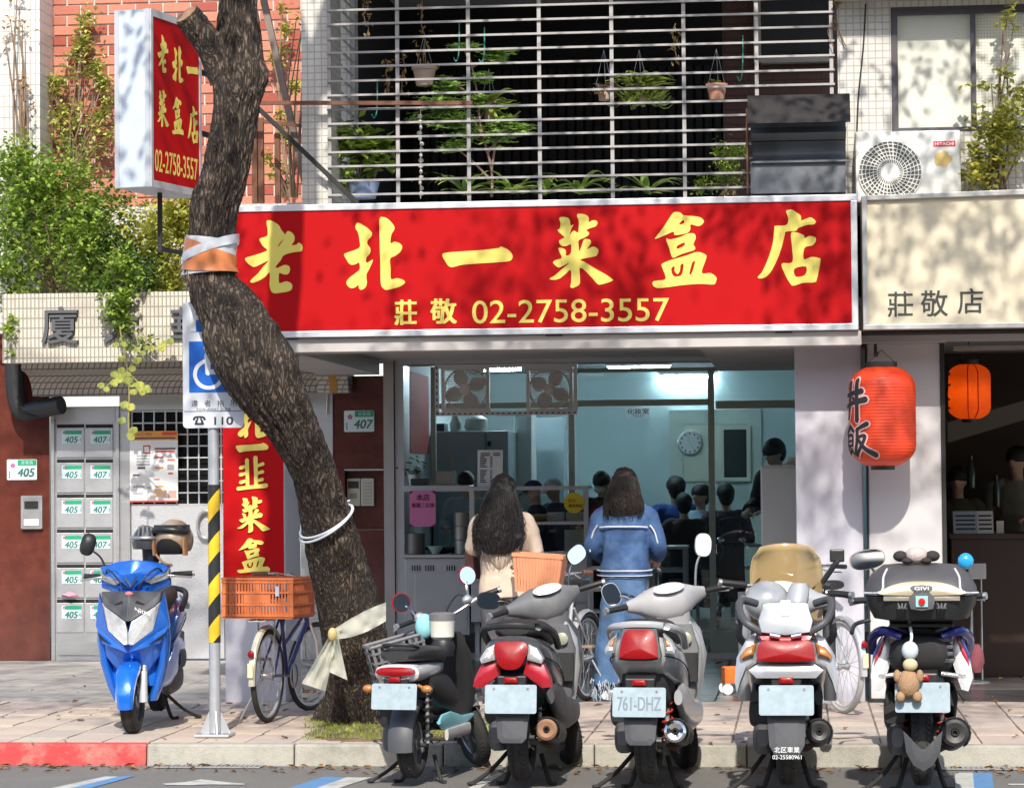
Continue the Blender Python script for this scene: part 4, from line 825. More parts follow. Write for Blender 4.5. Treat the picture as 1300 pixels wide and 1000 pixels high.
# glazed partition
YG = BACK + .3
gp_ = thing('glass_partition', 'pale green framed glass front of the food shop', 'glass partition', (W(800, 600, YG).x, YG, 0))
def mul(nm, px0, py0, px1, py1, y=YG, m=m_pgreen, d=.06, par=None):
    a0, a1, b0, b1 = rc(px0, py0, px1, py1, y); return MB().box(a0, a1, y, y + d, max(.0, b0), b1).build(nm, m, par or gp_, True, 0)
mul('mullion', 900, 470, 908, 832); mul('transom', 733, 507, 899.5, 515); mul('transom', 908.5, 508, 1030, 518)
mul('top_rail', 733, 466, 1030, 471); mul('door_rail', 909, 801, 1030, 829, d=.05); mul('sill', 745, 820, 899.5, 832); mul('mullion', 722, 516, 729, 640, y=YG + .01)
mul('transom', 553, 511, 731, 518, y=YG + .02); mul('mullion', 547, 466, 553, 620, y=YG + .02)
mg = glass_mat('shop_glass', (.80, .93, .94), .0)
for p in ((733, 516, 899.5, 819), (908.5, 519, 1020, 800), (733, 471.5, 899.5, 506.5), (908.5, 471.5, 1020, 507.5)):
    a0, a1, b0, b1 = rc(*p, YG + .03); MB().quad((a0, YG + .03, b0), (a1, YG + .03, b0), (a1, YG + .03, b1), (a0, YG + .03, b1)).build('pane', mg, gp_, True, 0)
# things on the back wall: toilet sign, door with window, clock
q0, q1, w0, w1 = rc(795, 517, 826, 531, YR - .01); t = thing('toilet_sign', 'small white toilet sign with dark characters on the back wall', 'sign', ((q0 + q1) / 2, YR, w0))
MB().box(q0, q1, YR - .015, YR - .002, w0, w1).build('plate', m_paper, t, True, 0)
g = MB(); glyphs(g, '化妝室', W(810, 522, YR - .018), (1, 0, 0), (0, 0, 1), 6.5 * PXM(YR), wfit=27 * PXM(YR), bold=.02); g.build('sign_lettering', m_ink, t, True, 0, fix=False); g = MB(); glyphs(g, 'TOILET', W(810, 528, YR - .018), (1, 0, 0), (0, 0, 1), 3 * PXM(YR)); g.build('sign_lettering', m_ink, t, True, 0, fix=False)
def frame_box(nm, lab, cat, px0, py0, px1, py1, y, wpx, m, fill=None, grp=None):
    a0, a1, b0, b1 = rc(px0, py0, px1, py1, y); k = wpx * PXM(y); t = thing(nm, lab, cat, ((a0 + a1) / 2, y, b0), 0, grp)
    MB().box(a0, a1, y - .04, y, b1 - k, b1).box(a0, a1, y - .04, y, b0, b0 + k).box(a0, a0 + k, y - .04, y, b0 + k, b1 - k).box(a1 - k, a1, y - .04, y, b0 + k, b1 - k).build('frame', m, t, True, 0)
    if fill: MB().box(a0 + k, a1 - k, y - .02, y - .01, b0 + k, b1 - k).build('pane', fill, t, True, 0)
    return t
frame_box('interior_door', 'pale door frame with panel on the back wall of the shop', 'door', 851, 520, 968, 800, YR - .005, 17, mat('door_pale', (.6, .66, .6), .6), mat('door_panel', (.5, .6, .58), .5))
frame_box('hatch_window', 'cream framed serving window with dark pane beside the clock', 'window', 914, 540, 953, 611, YR - .05, 5, mat('frame_pale', (.66, .68, .58), .6), mat('hatch_dark', (.03, .04, .035), .2))
q0, q1, w0, w1 = rc(868, 539, 914, 611, YR - .05); tag(MB().box(q0, q1, YR - .06, YR - .05, w0, w1).build('bright_opening', mat('board_cream', (.66, .68, .56), .6), sm=0), 'cream panel standing for the bright opening behind the round clock', 'board')  # pale colour stands in for the brightness of the door's window opening
c = W(876, 562, YR - .07); t = thing('wall_clock', 'round wall clock with silver rim above the diners', 'clock', c); kr = PXM(YR) * 16
MB().lathe([(kr, 0), (kr, .03), (kr * .86, .035)], c, (0, -1, 0), 32).build('rim', m_steel, t, True); MB().lathe([(kr * .9, .0), (kr * .9, .02)], c, (0, -1, 0), 32, cap=True).build('face', m_paper, t, True)
for i in range(12):
    a = i * math.pi / 6; e = c + V((math.sin(a) * kr * .72, -.0215, math.cos(a) * kr * .72)); MB().box(e.x - .006, e.x + .006, e.y, e.y + .001, e.z - .012, e.z + .012).build('hour_mark', m_ink, t, True, 0)
for a, l in ((2.6, .5), (-.3, .65)):
    MB().bar(c + V((0, -.024, 0)), c + V((math.sin(a) * kr * l, -.024, math.cos(a) * kr * l)), .008, .002).build('hand', m_ink, t, True, 0)
# red banner on the inner left wall, steel fridge, cooker hood things
x0, x1, z0, z1 = rc(514, 474, 527, 575, BACK + .9); t = tag(MB().box(XL + .004, XL + .01, BACK + .4, BACK + 1.7, z0, z1).build('wall_scroll', mat('scroll_red', (.4, .035, .02), .7, var=.3, vs=8), sm=0), 'dull red scroll hung on the left inner wall of the shop', 'scroll')
YF2 = 6.6
x0, x1, z0, z1 = rc(549, 547, 632, 640, YF2)
t = thing('steel_fridge', 'tall blue grey steel cabinet behind the counter', 'fridge', ((x0 + x1) / 2, YF2, .06))
m_teal = mat('fridge_teal', (.34, .46, .49), .35, .3, var=.06)
MB().box(x0, x1 - .12, YF2, YF2 + .8, .06, z1).build('body', m_teal, t, True, 0, bevel=.01)
MB().box(x1 - .118, x1 + .1, YF2 + .02, YF2 + .8, z1 - .5, z1).build('control_box', m_teal, t, True, 0, bevel=.006)
for dz in (.1, .2): MB().box(x1 - .1, x1 - .065, YF2 + .005, YF2 + .0195, z1 - dz - .05, z1 - dz).build('switch', m_black, t, True, 0)
MB().box(x0 + .18, x0 + .21, YF2 - .03, YF2 - .001, z1 - .36, z1 - .25).build('handle', m_ivory, t, True, 0)
p = W(604, 546, YF2 + .3)
tag(MB().lathe([(.1, 0), (.12, .05), (.11, .12), (.07, .15), (.02, .16)], (p.x, YF2 + .35, z1 + .001), n=20, cap=True).build('mixing_bowl', mat('bowl_pale', (.5, .55, .5), .4)), 'upturned pale bowl on top of the steel cabinet', 'bowl')
tag(MB().lathe([(.05, 0), (.06, .08), (.035, .13), (.03, .17)], (p.x - .2, YF2 + .3, z1 + .001), n=16, cap=True).build('jug', mat('bowl_pale', None), sm=40), 'small pale jug on top of the steel cabinet', 'jug')
tag(MB().box(p.x - .55, p.x - .3, YF2 + .2, YF2 + .5, z1 + .001, z1 + .08).tube([(p.x - .5, YF2 + .25, z1 + .07), (p.x - .46, YF2 + .25, z1 + .25)], .015).build('scale', m_black, sm=0), 'black kitchen scale on top of the steel cabinet', 'scale')
x0, x1, z0, z1 = rc(653, 525, 675, 640, 7.4); tag(MB().box(x0, x1, 7.4, 7.9, 0.06, z1).build('white_cupboard', mat('cup_white', (.6, .66, .66), .5), sm=0, bevel=.01), 'narrow white cupboard behind the steel cabinet', 'cupboard')
x0, x1, z0, z1 = rc(676, 530, 716, 640, 8.2); tag(MB().box(x0, x1, 8.2, 8.6, 0.06, z1).build('locker', mat('locker_teal', (.3, .42, .45), .5), sm=0, bevel=.01), 'teal grey locker beyond the white cupboard', 'locker')
# window fan panel
YP2 = BACK - .12
a0, a1, b0, b1 = rc(552, 462, 733, 527, YP2); kf = PXM(YP2)
t = thing('fan_panel', 'white slotted frame holding two box fans at the shop front', 'fan frame', ((a0 + a1) / 2, YP2, b0))
fw = 5 * kf
f = MB().box(a0, a1, YP2, YP2 + .03, b0, b0 + fw).box(a0, a1, YP2, YP2 + .03, b1 - fw, b1).box(a0, a0 + fw, YP2, YP2 + .03, b0 + fw, b1 - fw).box(a1 - fw, a1, YP2, YP2 + .03, b0 + fw, b1 - fw)
fo = f.build('slotted_frame', mat('frame_white', (.6, .58, .58), .5), t, True, 0)
n = 26
for i in range(n):
    xx = a0 + (a1 - a0) * (i + .3) / n; MB().box(xx, xx + .022, YP2 - .001, YP2 - .0002, b0 + fw * .35, b0 + fw * .65).build('slot', m_dark, fo, True, 0)
for i in range(8):
    zz = b0 + (b1 - b0) * (i + .3) / 8; MB().box(a0 + fw * .35, a0 + fw * .65, YP2 - .001, YP2 - .0002, zz, zz + .025).build('slot', m_dark, fo, True, 0)
m_fan = mat('fan_beige', (.62, .57, .53), .5, var=.08); m_blade = mat('fan_blade', (.75, .7, .65), .45)
for px0, px1, ph_ in ((560, 621, 0.4), (668, 727, 1.1)):
    q0, q1, w0, w1 = rc(px0, 465, px1, 523, YP2); cx = (q0 + q1) / 2; cz = (w0 + w1) / 2; r = (q1 - q0) * .43
    fb = MB().box(q0, q1, YP2 + .005, YP2 + .09, w1 - .03, w1).box(q0, q1, YP2 + .005, YP2 + .09, w0, w0 + .03).box(q0, q0 + .03, YP2 + .005, YP2 + .09, w0 + .03, w1 - .03).box(q1 - .03, q1, YP2 + .005, YP2 + .09, w0 + .03, w1 - .03).build('box_fan', m_fan, t, True, 0)
    for i in range(18):
        zz = w0 + .03 + (w1 - w0 - .06) * (i + .5) / 18; MB().box(q0 + .02, q1 - .02, YP2 - .004, YP2 + .004, zz - .0035, zz + .0035).build('guard_wire', m_fan, fb, True, 0)
    MB().lathe([(.05, .02), (.055, .05), (.04, .06)], (cx, YP2 + .06, cz), (0, -1, 0), 16, cap=True).build('hub', m_blade, fb, True)
    for kx_ in range(4):
        a = ph_ + kx_ * math.pi / 2; q = MB(); cc = V((cx + math.cos(a) * r * .6, YP2 + .05, cz + math.sin(a) * r * .6))
        q.ell(cc, (r * .4, r * .36, .006), 18, 6, X=V((math.cos(a), 0, math.sin(a))), Y=V((-math.sin(a), .35, math.cos(a))), Zx=V((0, 1, 0))); q.build('blade', m_blade, fb, True)
    rr = MB(); rr.tube([(cx + r * 1.02 * math.cos(s), YP2 + .06, cz + r * 1.02 * math.sin(s)) for s in [i * math.pi / 16 for i in range(33)]], .008, 6); rr.build('guard_ring', m_fan, fb, True)
# counter: steel cabinet, drawer unit, glass case
YC = 4.45
kc = PXM(YC)
def ccab(nm, lab, cat, px0, py0, px1, py1, m=m_steel2, d=.6, y=YC, z=None):
    a0, a1, b0, b1 = rc(px0, py0, px1, py1, y); t = thing(nm, lab, cat, ((a0 + a1) / 2, y, 0)); MB().box(a0, a1, y, y + d, b0 if z is None else z, b1).build('body', m, t, True, 0, bevel=.006); return t, a0, a1, b0, b1
t, a0, a1, b0, b1 = ccab('counter_cabinet', 'grey steel counter cabinet with rows of vent slots', 'steel cabinet', 514, 708, 596, 806)
MB().box(a0 - .03, a1 + .02, YC - .03, YC + .62, b1 + .001, b1 + .03).build('worktop', m_steel, t, True, 0, bevel=.004)
MB().box(a0 + .09, a1 - .02, YC - .008, YC - .0005, b0 + .03, b1 - .13).build('door', m_steel2, t, True, 0, bevel=.004)
for gx in (523, 540, 567):
    for i in range(4):
        p = W(gx + i * 3.2, 720, YC); MB().box(p.x, p.x + .009, YC - .0095, YC - .0085, p.z - .03, p.z + .02).build('vent_slot', m_dark, t, True, 0)
p = W(591, 722, YC); MB().ell((p.x, YC - .006, p.z), (.028, .004, .014), 14, 6).build('badge', mat('badge_blue', (.02, .05, .25), .4), t, True)
for px in (524, 558, 588):
    p = W(px, 815, YC + .1); MB().lathe([(.05, -.018), (.055, 0), (.05, .018)], (p.x, p.y, .055), (1, 0, 0), 14, cap=True).build('castor', m_black, t, True); MB().box(p.x - .02, p.x + .02, p.y - .02, p.y + .02, .1, b0).build('castor_fork', m_steel2, t, True, 0)
t, a0, a1, b0, b1 = ccab('drawer_unit', 'steel drawer unit under the glass food case', 'drawer unit', 598, 704, 746, 790)
for i, (u0, u1) in enumerate(((598.5, 640), (642, 692), (694, 745.5))):
    for j, (v0, v1) in enumerate(((712, 738), (740, 764), (766, 789))):
        q0, q1, w0, w1 = rc(u0, v0, u1, v1, YC); d = MB().box(q0, q1, YC - .015, YC - .0005, w0, w1).build('drawer', m_steel2, t, True, 0, bevel=.003)
        MB().box(q0 + .1, q1 - .1, YC - .02, YC - .0155, w1 - .02, w1 - .01).build('handle', m_dark, d, True, 0)
for px in (606, 668, 738):
    p = W(px, 815, YC + .1); MB().box(p.x - .02, p.x + .02, p.y, p.y + .04, .0, b0).build('leg', m_steel2, t, True, 0)
t, a0, a1, b0, b1 = (thing('food_case', 'steel framed glass food case on the counter', 'display case', W(670, 700, YC)), *rc(596, 617, 747, 703, YC))
bar_ = 6 * kc
for q in ((a0, a1, b1 - .035, b1), (a0, a0 + bar_, b0, b1 - .036), (a1 - bar_, a1, b0, b1 - .036), (a0 + bar_, a1 - bar_, b0 + .26, b0 + .285), (a0 + bar_, a1 - bar_, b0, b0 + .02)):
    MB().box(q[0], q[1], YC, YC + .04, q[2], q[3]).build('frame_bar', m_steel, t, True, 0)
MB().box(a0, a1, YC + .041, YC + .5, b1 - .02, b1 - .005).box(a0 + bar_, a1 - bar_, YC + .041, YC + .5, b0 + .262, b0 + .28).box(a0, a1, YC + .041, YC + .55, b0 - .002, b0 + .012).build('shelf', m_steel2, t, True, 0)
MB().quad((a0 + bar_, YC + .02, b0 + .02), (a1 - bar_, YC + .02, b0 + .02), (a1 - bar_, YC + .02, b1 - .036), (a0 + bar_, YC + .02, b1 - .036)).build('pane', glass_mat('case_glass', (.85, .93, .93), .02), t, True, 0)
zsh = b0 + .281
m_br = mat('bread_brown', (.45, .24, .08), .7, var=.3, vs=14)
for i, px in enumerate((664, 672, 682, 690)):
    p = W(px, 655, YC + .2); tag(MB().ell((p.x, YC + .2 + .05 * (i % 2), zsh + .035), (.075, .09, .036), 14, 8).build('flat_bread', m_br), ['round brown pastry at the left of the case shelf', 'second brown pastry on the case shelf', 'third brown pastry on the case shelf', 'brown pastry beside the folded towels'][i], 'pastry', 'brown pastries on the case shelf')
m_tw = mat('towel_cream', (.62, .58, .5), .9, var=.1, vs=20, bump=.4, bs=80)
for i, px in enumerate((706, 730)):
    p = W(px, 650, YC + .2); t2 = thing('bag_stack', 'stack of folded cream paper bags ' + ('left in the case' if i == 0 else 'under the yellow sticker'), 'paper bags', (p.x, YC + .2, zsh), 0, 'stacks of folded paper bags in the case')
    for j in range(4): MB().box(p.x - .075, p.x + .07, YC + .1, YC + .3, zsh + .001 + .022 * j, zsh + .021 + .022 * j).build('paper_bag', m_tw, t2, True, 0, bevel=.006)
p = W(729, 638, YC - .004); t2 = thing('round_sticker', 'round yellow sticker on the glass food case', 'sticker', (p.x, YC - .004, p.z - .07)); MB().lathe([(13 * kc, 0), (13 * kc, .0015)], p, (0, -1, 0), 28, cap=True).build('disc', mat('sticker_yellow', (.7, .5, .02), .5), t2, True)
g = MB(); glyphs(g, '衛生', p + V((-.02, -.004, .02)), (1, 0, 0), (0, 0, 1), .035); glyphs(g, '優良商店', p + V((0.01, -.004, -.025)), (1, 0, 0), (0, 0, 1), .03, bold=.03); g.build('print', mat('print_olive', (.2, .12, .01), .6), t2, True, 0, fix=False)
for i in range(5):
    p = W(728, 700, YC + .1); 
t2 = thing('bag_stack', 'tall stack of white paper bags low in the food case', 'paper bags', (W(730, 700, YC + .15).x, YC + .2, b0 + .013), 0, 'stacks of folded paper bags in the case')
for j in range(9): xx = W(730, 700, YC + .15).x; MB().box(xx - .09, xx + .08, YC + .08, YC + .3, b0 + .014 + .022 * j, b0 + .034 + .022 * j).build('paper_bag', m_tw, t2, True, 0, bevel=.006)
# left pass-through: dark rail, pots, steamers
a0, a1, b0, b1 = rc(513, 616, 596, 624, YC + .05); tag(MB().box(a0, a1, YC + .02, YC + .4, b0, b1).build('counter_shelf', m_steel2, sm=0, bevel=.004), 'dark steel shelf running left of the glass food case', 'shelf')
zS = b1
for px, w_, h_, nm, lb, mm in ((534, 20, 9, 'tray', 'low dark tray on the counter shelf', m_black), (566, 20, 18, 'metal_box', 'brown grey box on the counter shelf', mat('box_taupe', (.2, .18, .15), .6))):
    p = W(px, 610, YC + .2); k = kc; t3 = MB(); ww = w_ * k / 2
    t3.box(p.x - ww, p.x + ww, YC + .1, YC + .35, zS + .001, zS + .008); 
    for s in (-1, 1): t3.box(p.x + s * ww - .006, p.x + s * ww + .006, YC + .1, YC + .35, zS + .009, zS + h_ * k)
    t3.box(p.x - ww + .007, p.x + ww - .007, YC + .1, YC + .11, zS + .009, zS + h_ * k).box(p.x - ww + .007, p.x + ww - .007, YC + .34, YC + .35, zS + .009, zS + h_ * k)
    tag(t3.build(nm, mm, sm=0), lb, 'tray' if nm == 'tray' else 'box')
p = W(526, 612, YC + .25); lf = MB()
for i in range(60):
    a = random.uniform(0, 6.28); c = V((p.x + random.gauss(0, .05), YC + .25 + random.gauss(0, .04), zS + .1 + abs(random.gauss(.02, .06)))); q = V((math.cos(a), math.sin(a), random.uniform(-.5, .8))) * .035; s_ = V((-math.sin(a), math.cos(a), .3)) * .012
    lf.add([c - q, c + s_, c + q, c - s_], [(0, 1, 2, 3)])
t3 = thing('flower_pot', 'small leafy plant in a pale pot at the left of the shelf', 'pot plant', (p.x, YC + .25, zS)); o = lf.build('foliage', leaf_mat('pot_leaf', (.12, .17, .08)), t3, True, 0, fix=False); o['kind'] = 'stuff'
MB().lathe([(.045, .001), (.06, .1), (.055, .1), (.04, .02)], (p.x, YC + .25, zS), n=18, cap=True).build('pot', mat('pot_pale', (.55, .6, .6), .5), t3, True)
zW = W(550, 708, YC).z + .031
for px, rpx, hpx, nm, lb, mm, cat in ((527, 12, 26, 'stock_pot', 'dark metal pot on the left of the steel worktop', mat('pot_dark', (.16, .15, .14), .4, .6), 'pot'), ):
    p = W(px, 700, YC + .2); tag(MB().lathe([(rpx * kc, .001), (rpx * kc, hpx * kc), (rpx * kc * .93, hpx * kc), (rpx * kc * .93, .02)], (p.x, YC + .25, zW), n=24, cap=True).build(nm, mm), lb, cat)
p = W(586, 700, YC + .2); t3 = thing('steamer_stack', 'stack of metal steamer baskets beside the glass case', 'steamers', (p.x, YC + .25, zW))
for j in range(3): MB().lathe([(.07, .001 + .125 * j), (.07, .12 + .125 * j), (.064, .121 + .125 * j)], (p.x, YC + .25, zW), n=24, cap=True).build('basket', mat('steamer_grey', (.3, .29, .27), .4, .6), t3, True)
p = W(553, 706, YC + .2); tag(MB().lathe([(.03, .001), (.075, .07), (.07, .07), (.025, .01)], (p.x, YC + .2, zW), n=20, cap=True).build('small_bowl', mat('bowl_green', (.35, .5, .42), .4)), 'pale green bowl on the steel worktop', 'bowl')
a0, a1, b0, b1 = rc(545, 678, 578, 690, YC + .4); tag(MB().lathe([(.02, 0), (.17, .03), (.18, .06), (.17, .06), (.02, .015)], ((a0 + a1) / 2, YC + .42, zW), n=28, cap=True).build('wok', m_black), 'black wok at the back of the steel worktop', 'wok')
# menu sheet and pink closing notice
x0, x1, z0, z1 = rc(606, 571, 638, 618, YC + .1); t = thing('menu_sheet', 'white printed menu sheet standing on the food case', 'menu', ((x0 + x1) / 2, YC + .1, z0)); MB().hexa([(x0, YC + .1, z0), (x1, YC + .1, z0), (x1, YC + .103, z0), (x0, YC + .103, z0), (x0, YC + .13, z1), (x1, YC + .13, z1), (x1, YC + .133, z1), (x0, YC + .133, z1)]).build('sheet', m_paper, t, True, 0)
g = MB()
random.seed(21)
for i in range(16):
    zz = z1 - .03 - i * .017
    if i in (8,): continue
    y_ = YC + .1285 - .03 * (z1 - zz) / (z1 - z0)
    for u0, u1 in (((.1, random.uniform(.25, .42)), (.5, .58)) if i > 1 else ((.12, .5), (.62, .9))):
        MB().box(x0 + (x1 - x0) * u0, x0 + (x1 - x0) * u1, y_ - .002, y_ - .001, zz - .005, zz + .004).build('print_line', m_ink, t, True, 0)
x0, x1, z0, z1 = rc(520, 623, 553, 668, YC); t = thing('closing_notice', 'pink notice with dark characters hung under the counter shelf', 'notice', ((x0 + x1) / 2, YC, z0)); m_pnk = mat('paper_pink', (.62, .18, .36), .8, var=.05); m_mar = mat('print_maroon', (.12, .01, .04), .7)
MB().box(x0, x1, YC - .004, YC - .001, z0, z1).build('sheet', m_pnk, t, True, 0)
g = MB(); glyphs(g, '本店', W(537, 631, YC - .006), (1, 0, 0), (0, 0, 1), 8 * kc, bold=.03); glyphs(g, '每周二公休', W(537, 641, YC - .006), (1, 0, 0), (0, 0, 1), 6 * kc, wfit=29 * kc, bold=.03); g.build('print', m_mar, t, True, 0, fix=False)
for sx, sz in ((0, 1), (1, 1), (0, 0), (1, 0)):
    xx = x0 if sx == 0 else x1; zz = z0 if sz == 0 else z1; dx = .04 * (1 - 2 * sx); dz = .03 * (1 - 2 * sz)
    MB().add([(xx, YC - .0055, zz), (xx + dx, YC - .0055, zz), (xx, YC - .0055, zz + dz)], [(0, 1, 2)]).build('corner_print', m_mar, t, True, 0, fix=False)
# ladder rack, tables, white cabinet
x0, x1, z0, z1 = rc(746, 720, 766, 832, 3.9)
t = thing('steel_rack', 'slim steel rack with open rungs beside the denim trousers', 'rack', ((x0 + x1) / 2, 3.9, 0))
for xx in (x0, x1 + .1): MB().box(xx, xx + .025, 3.88, 3.91, 0, z1).build('post', m_steel, t, True, 0); MB().box(xx, xx + .025, 4.25, 4.28, 0, z1).build('post', m_steel, t, True, 0)
for i in range(5): MB().box(x0 + .026, x1 + .099, 3.885, 4.275, .08 + i * (z1 - .1) / 4, .1 + i * (z1 - .1) / 4).build('shelf', m_steel, t, True, 0)
def table(px0, px1, py, y, lab):
    a0, a1, b0, b1 = rc(px0, py, px1, py + 4, y); t = thing('dining_table', lab, 'table', ((a0 + a1) / 2, y, .22), 0, 'steel dining tables in the shop'); m = m_steel2
    MB().box(a0, a1, y, y + .6, b0, b1).build('table_top', m, t, True, 0, bevel=.004)
    MB().box(a0 + .03, a1 - .03, y + .02, y + .58, b0 - .22, b0 - .19).build('shelf', m, t, True, 0)
    for xx in (a0 + .01, a1 - .04):
        for yy in (y + .01, y + .56): MB().box(xx, xx + .03, yy, yy + .03, .221, b0 - .001).build('leg', m, t, True, 0)
table(822, 872, 693, 6.2, 'steel dining table in front of the seated diners'); table(925, 1000, 690, 7.2, 'steel dining table at the right by the standing man')
x0, x1, z0, z1 = rc(967, 590, 1013, 880, 1.6)
t = thing('white_cabinet', 'plain white metal cabinet standing in the arcade by the pillar', 'cabinet', ((x0 + x1) / 2, 1.6, 0)); m_wc = mat('cabinet_white', (.62, .62, .6), .45, .1, var=.07, vs=3, dirt=.3, dcol=(.35, .33, .3))
MB().box(x0, x1 + .2, 1.6, 2.1, .03, z1).build('body', m_wc, t, True, 0, bevel=.008); MB().box(x0 + .01, x1 + .19, 1.585, 1.599, .08, z1 - .02).build('door', m_wc, t, True, 0, bevel=.004)
b = MB(); p = W(1000, 592, 1.7); b.tube([(p.x - .1, 1.65, z1 - .12), (p.x - .06, 1.6, z1 - .02), (p.x + .05, 1.66, z1 + .03), (p.x + .15, 1.7, z1 + .02)], .006, 6, smooth=5); tag(b.build('string', m_ivory), 'pale string looped over the top of the white cabinet', 'string')
tag(MB().box(p.x + .0, p.x + .2, 1.7, 1.9, z1 + .002, z1 + .06).build('folded_cloth', m_tw, sm=0, bevel=.015), 'small folded cloth on top of the white cabinet', 'cloth')
# orange trolley toy by the arcade edge
p = Z(935, 880); t = thing('toy_cart', 'small orange cart with white wheels behind the silver scooter', 'toy cart', p, .2)
MB().box(-.1, .1, -.08, .08, .08, .09).box(-.1, -.09, -.08, .08, .09, .2).box(.09, .1, -.08, .08, .09, .2).box(-.089, .089, -.08, -.07, .09, .2).box(-.089, .089, .07, .08, .09, .2).build('tub', mat('toy_orange', (.75, .16, .02), .5), t, sm=0, bevel=.008)
for sx in (-1, 1):
    for sy in (-1, 1): MB().lathe([(.02, -.012), (.04, -.01), (.04, .01), (.02, .012)], (sx * .08, sy * .08, .04), (0, 1, 0), 14, cap=True).build('wheel', m_white, t)
# ---------------------------------------------------------------- dark shop at the right
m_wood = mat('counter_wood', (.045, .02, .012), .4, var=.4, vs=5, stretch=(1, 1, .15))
xr0 = W(1206, 600, 1.5).x
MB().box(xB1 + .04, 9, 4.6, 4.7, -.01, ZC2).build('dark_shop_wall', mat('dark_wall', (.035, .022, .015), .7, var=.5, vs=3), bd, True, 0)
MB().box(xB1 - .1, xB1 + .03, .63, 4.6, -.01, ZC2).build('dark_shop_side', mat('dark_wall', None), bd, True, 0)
q0, q1, w0, w1 = rc(1199, 421, 1400, 444, .6); MB().box(q0 + .06, 9, .5, .7, w0, ZC).build('shop_beam', mat('beam_grey', (.3, .28, .25), .6, var=.2), bd, True, 0)
x0, x1, z0, z1 = rc(1209, 683, 1420, 850, 2.6); t = thing('shop_counter', 'dark wooden counter in the neighbouring shop', 'counter', ((x0 + x1) / 2, 2.6, 0))
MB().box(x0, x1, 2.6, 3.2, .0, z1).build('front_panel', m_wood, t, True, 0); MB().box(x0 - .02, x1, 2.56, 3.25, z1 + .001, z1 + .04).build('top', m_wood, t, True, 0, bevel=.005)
zt2 = z1 + .041
for px, w_, lb, mm in ((1226, 15, 'photo menu card propped on the dark wooden counter', mat('menu_blue', (.3, .36, .42), .5)), (1251, 10, 'white menu card leaning on the dark wooden counter', mat('menu_grey', (.55, .55, .52), .6))):
    p = W(px, 690, 2.7); k = PXM(2.7) * w_; t = thing('menu_card', lb, 'menu', (p.x, 2.7, zt2), 0, 'menu cards on the dark counter'); MB().hexa([(p.x - k, 2.66, zt2), (p.x + k, 2.66, zt2), (p.x + k, 2.67, zt2), (p.x - k, 2.67, zt2), (p.x - k, 2.75, zt2 + .18), (p.x + k, 2.75, zt2 + .18), (p.x + k, 2.76, zt2 + .18), (p.x - k, 2.76, zt2 + .18)]).build('card', mm, t, True, 0)
    for i in range(4): zz = .03 + .035 * i; MB().box(p.x - k * .8, p.x + k * .8, 2.655 + zz * .5, 2.659 + zz * .5, zt2 + zz, zt2 + zz + .014).build('print_line', m_ink, t, True, 0)
p = W(1270, 686, 2.7); tag(MB().box(p.x - .03, p.x + .03, 2.7, 2.74, zt2, zt2 + .1).build('price_card', m_ivory, sm=0, bevel=.002), 'small cream price card on the dark counter', 'card')
b = MB(); q = [W(1203, 562, 3.4), W(1300, 533, 3.4), W(1330, 528, 3.4), W(1330, 500, 3.4), W(1203, 536, 3.4)]; b.add(q + [v + V((0, .05, 0)) for v in q], [tuple(range(5)), tuple(range(5, 10))[::-1]] + [(i, (i + 1) % 5, 5 + (i + 1) % 5, 5 + i) for i in range(5)])
tag(b.build('stair_soffit', mat('soffit_grey', (.16, .15, .13), .7), sm=0), 'slanting grey panel across the dark shop above the diners', 'panel')
for i, (px, py, r) in enumerate(((1233, 604, .035), (1265, 628, .03))):
    p = W(px, py, 3.6); t = thing('bottle', ['dark bottle catching a highlight behind the counter', 'shorter bottle at the right behind the counter'][i], 'bottle', p, 0, 'bottles behind the dark counter'); MB().lathe([(r, -.1), (r, .06), (r * .4, .12), (r * .4, .17)], (0, 0, 0), n=16, cap=True).build('glass_body', mat('bottle_dark', (.03, .05, .04), .05), t)
# grey stand pole with disc foot
p = Z(1234, 866, 0); t = thing('sign_stand', 'thin grey metal stand with disc foot beside the right scooter', 'stand', p)
MB().lathe([(.14, 0), (.14, .008), (.03, .02)], (0, 0, 0), n=28, cap=True).build('foot', m_steel2, t); zz = W(1234, 715, p.y).z
MB().lathe([(.016, .02), (.016, zz)], n=10, cap=True).build('pole', m_steel, t); MB().lathe([(.009, .02), (.009, zz)], (.08, 0, 0), n=8, cap=True).build('pole', m_steel, t)
MB().box(-.02, .12, -.02, .02, zz - .12, zz).build('holder', m_steel, t, sm=0, bevel=.005)
b = MB(); b.loft([ring((.04, -.02, z), a, .03, 2.2, 12, Y=V((0, 1, 0))) for z, a in ((.08, .03), (.16, .06), (.24, .05), (.3, .02))]); b.build('pink_cloth', mat('cloth_rose', (.35, .1, .12), .9, var=.2, vs=20), t)
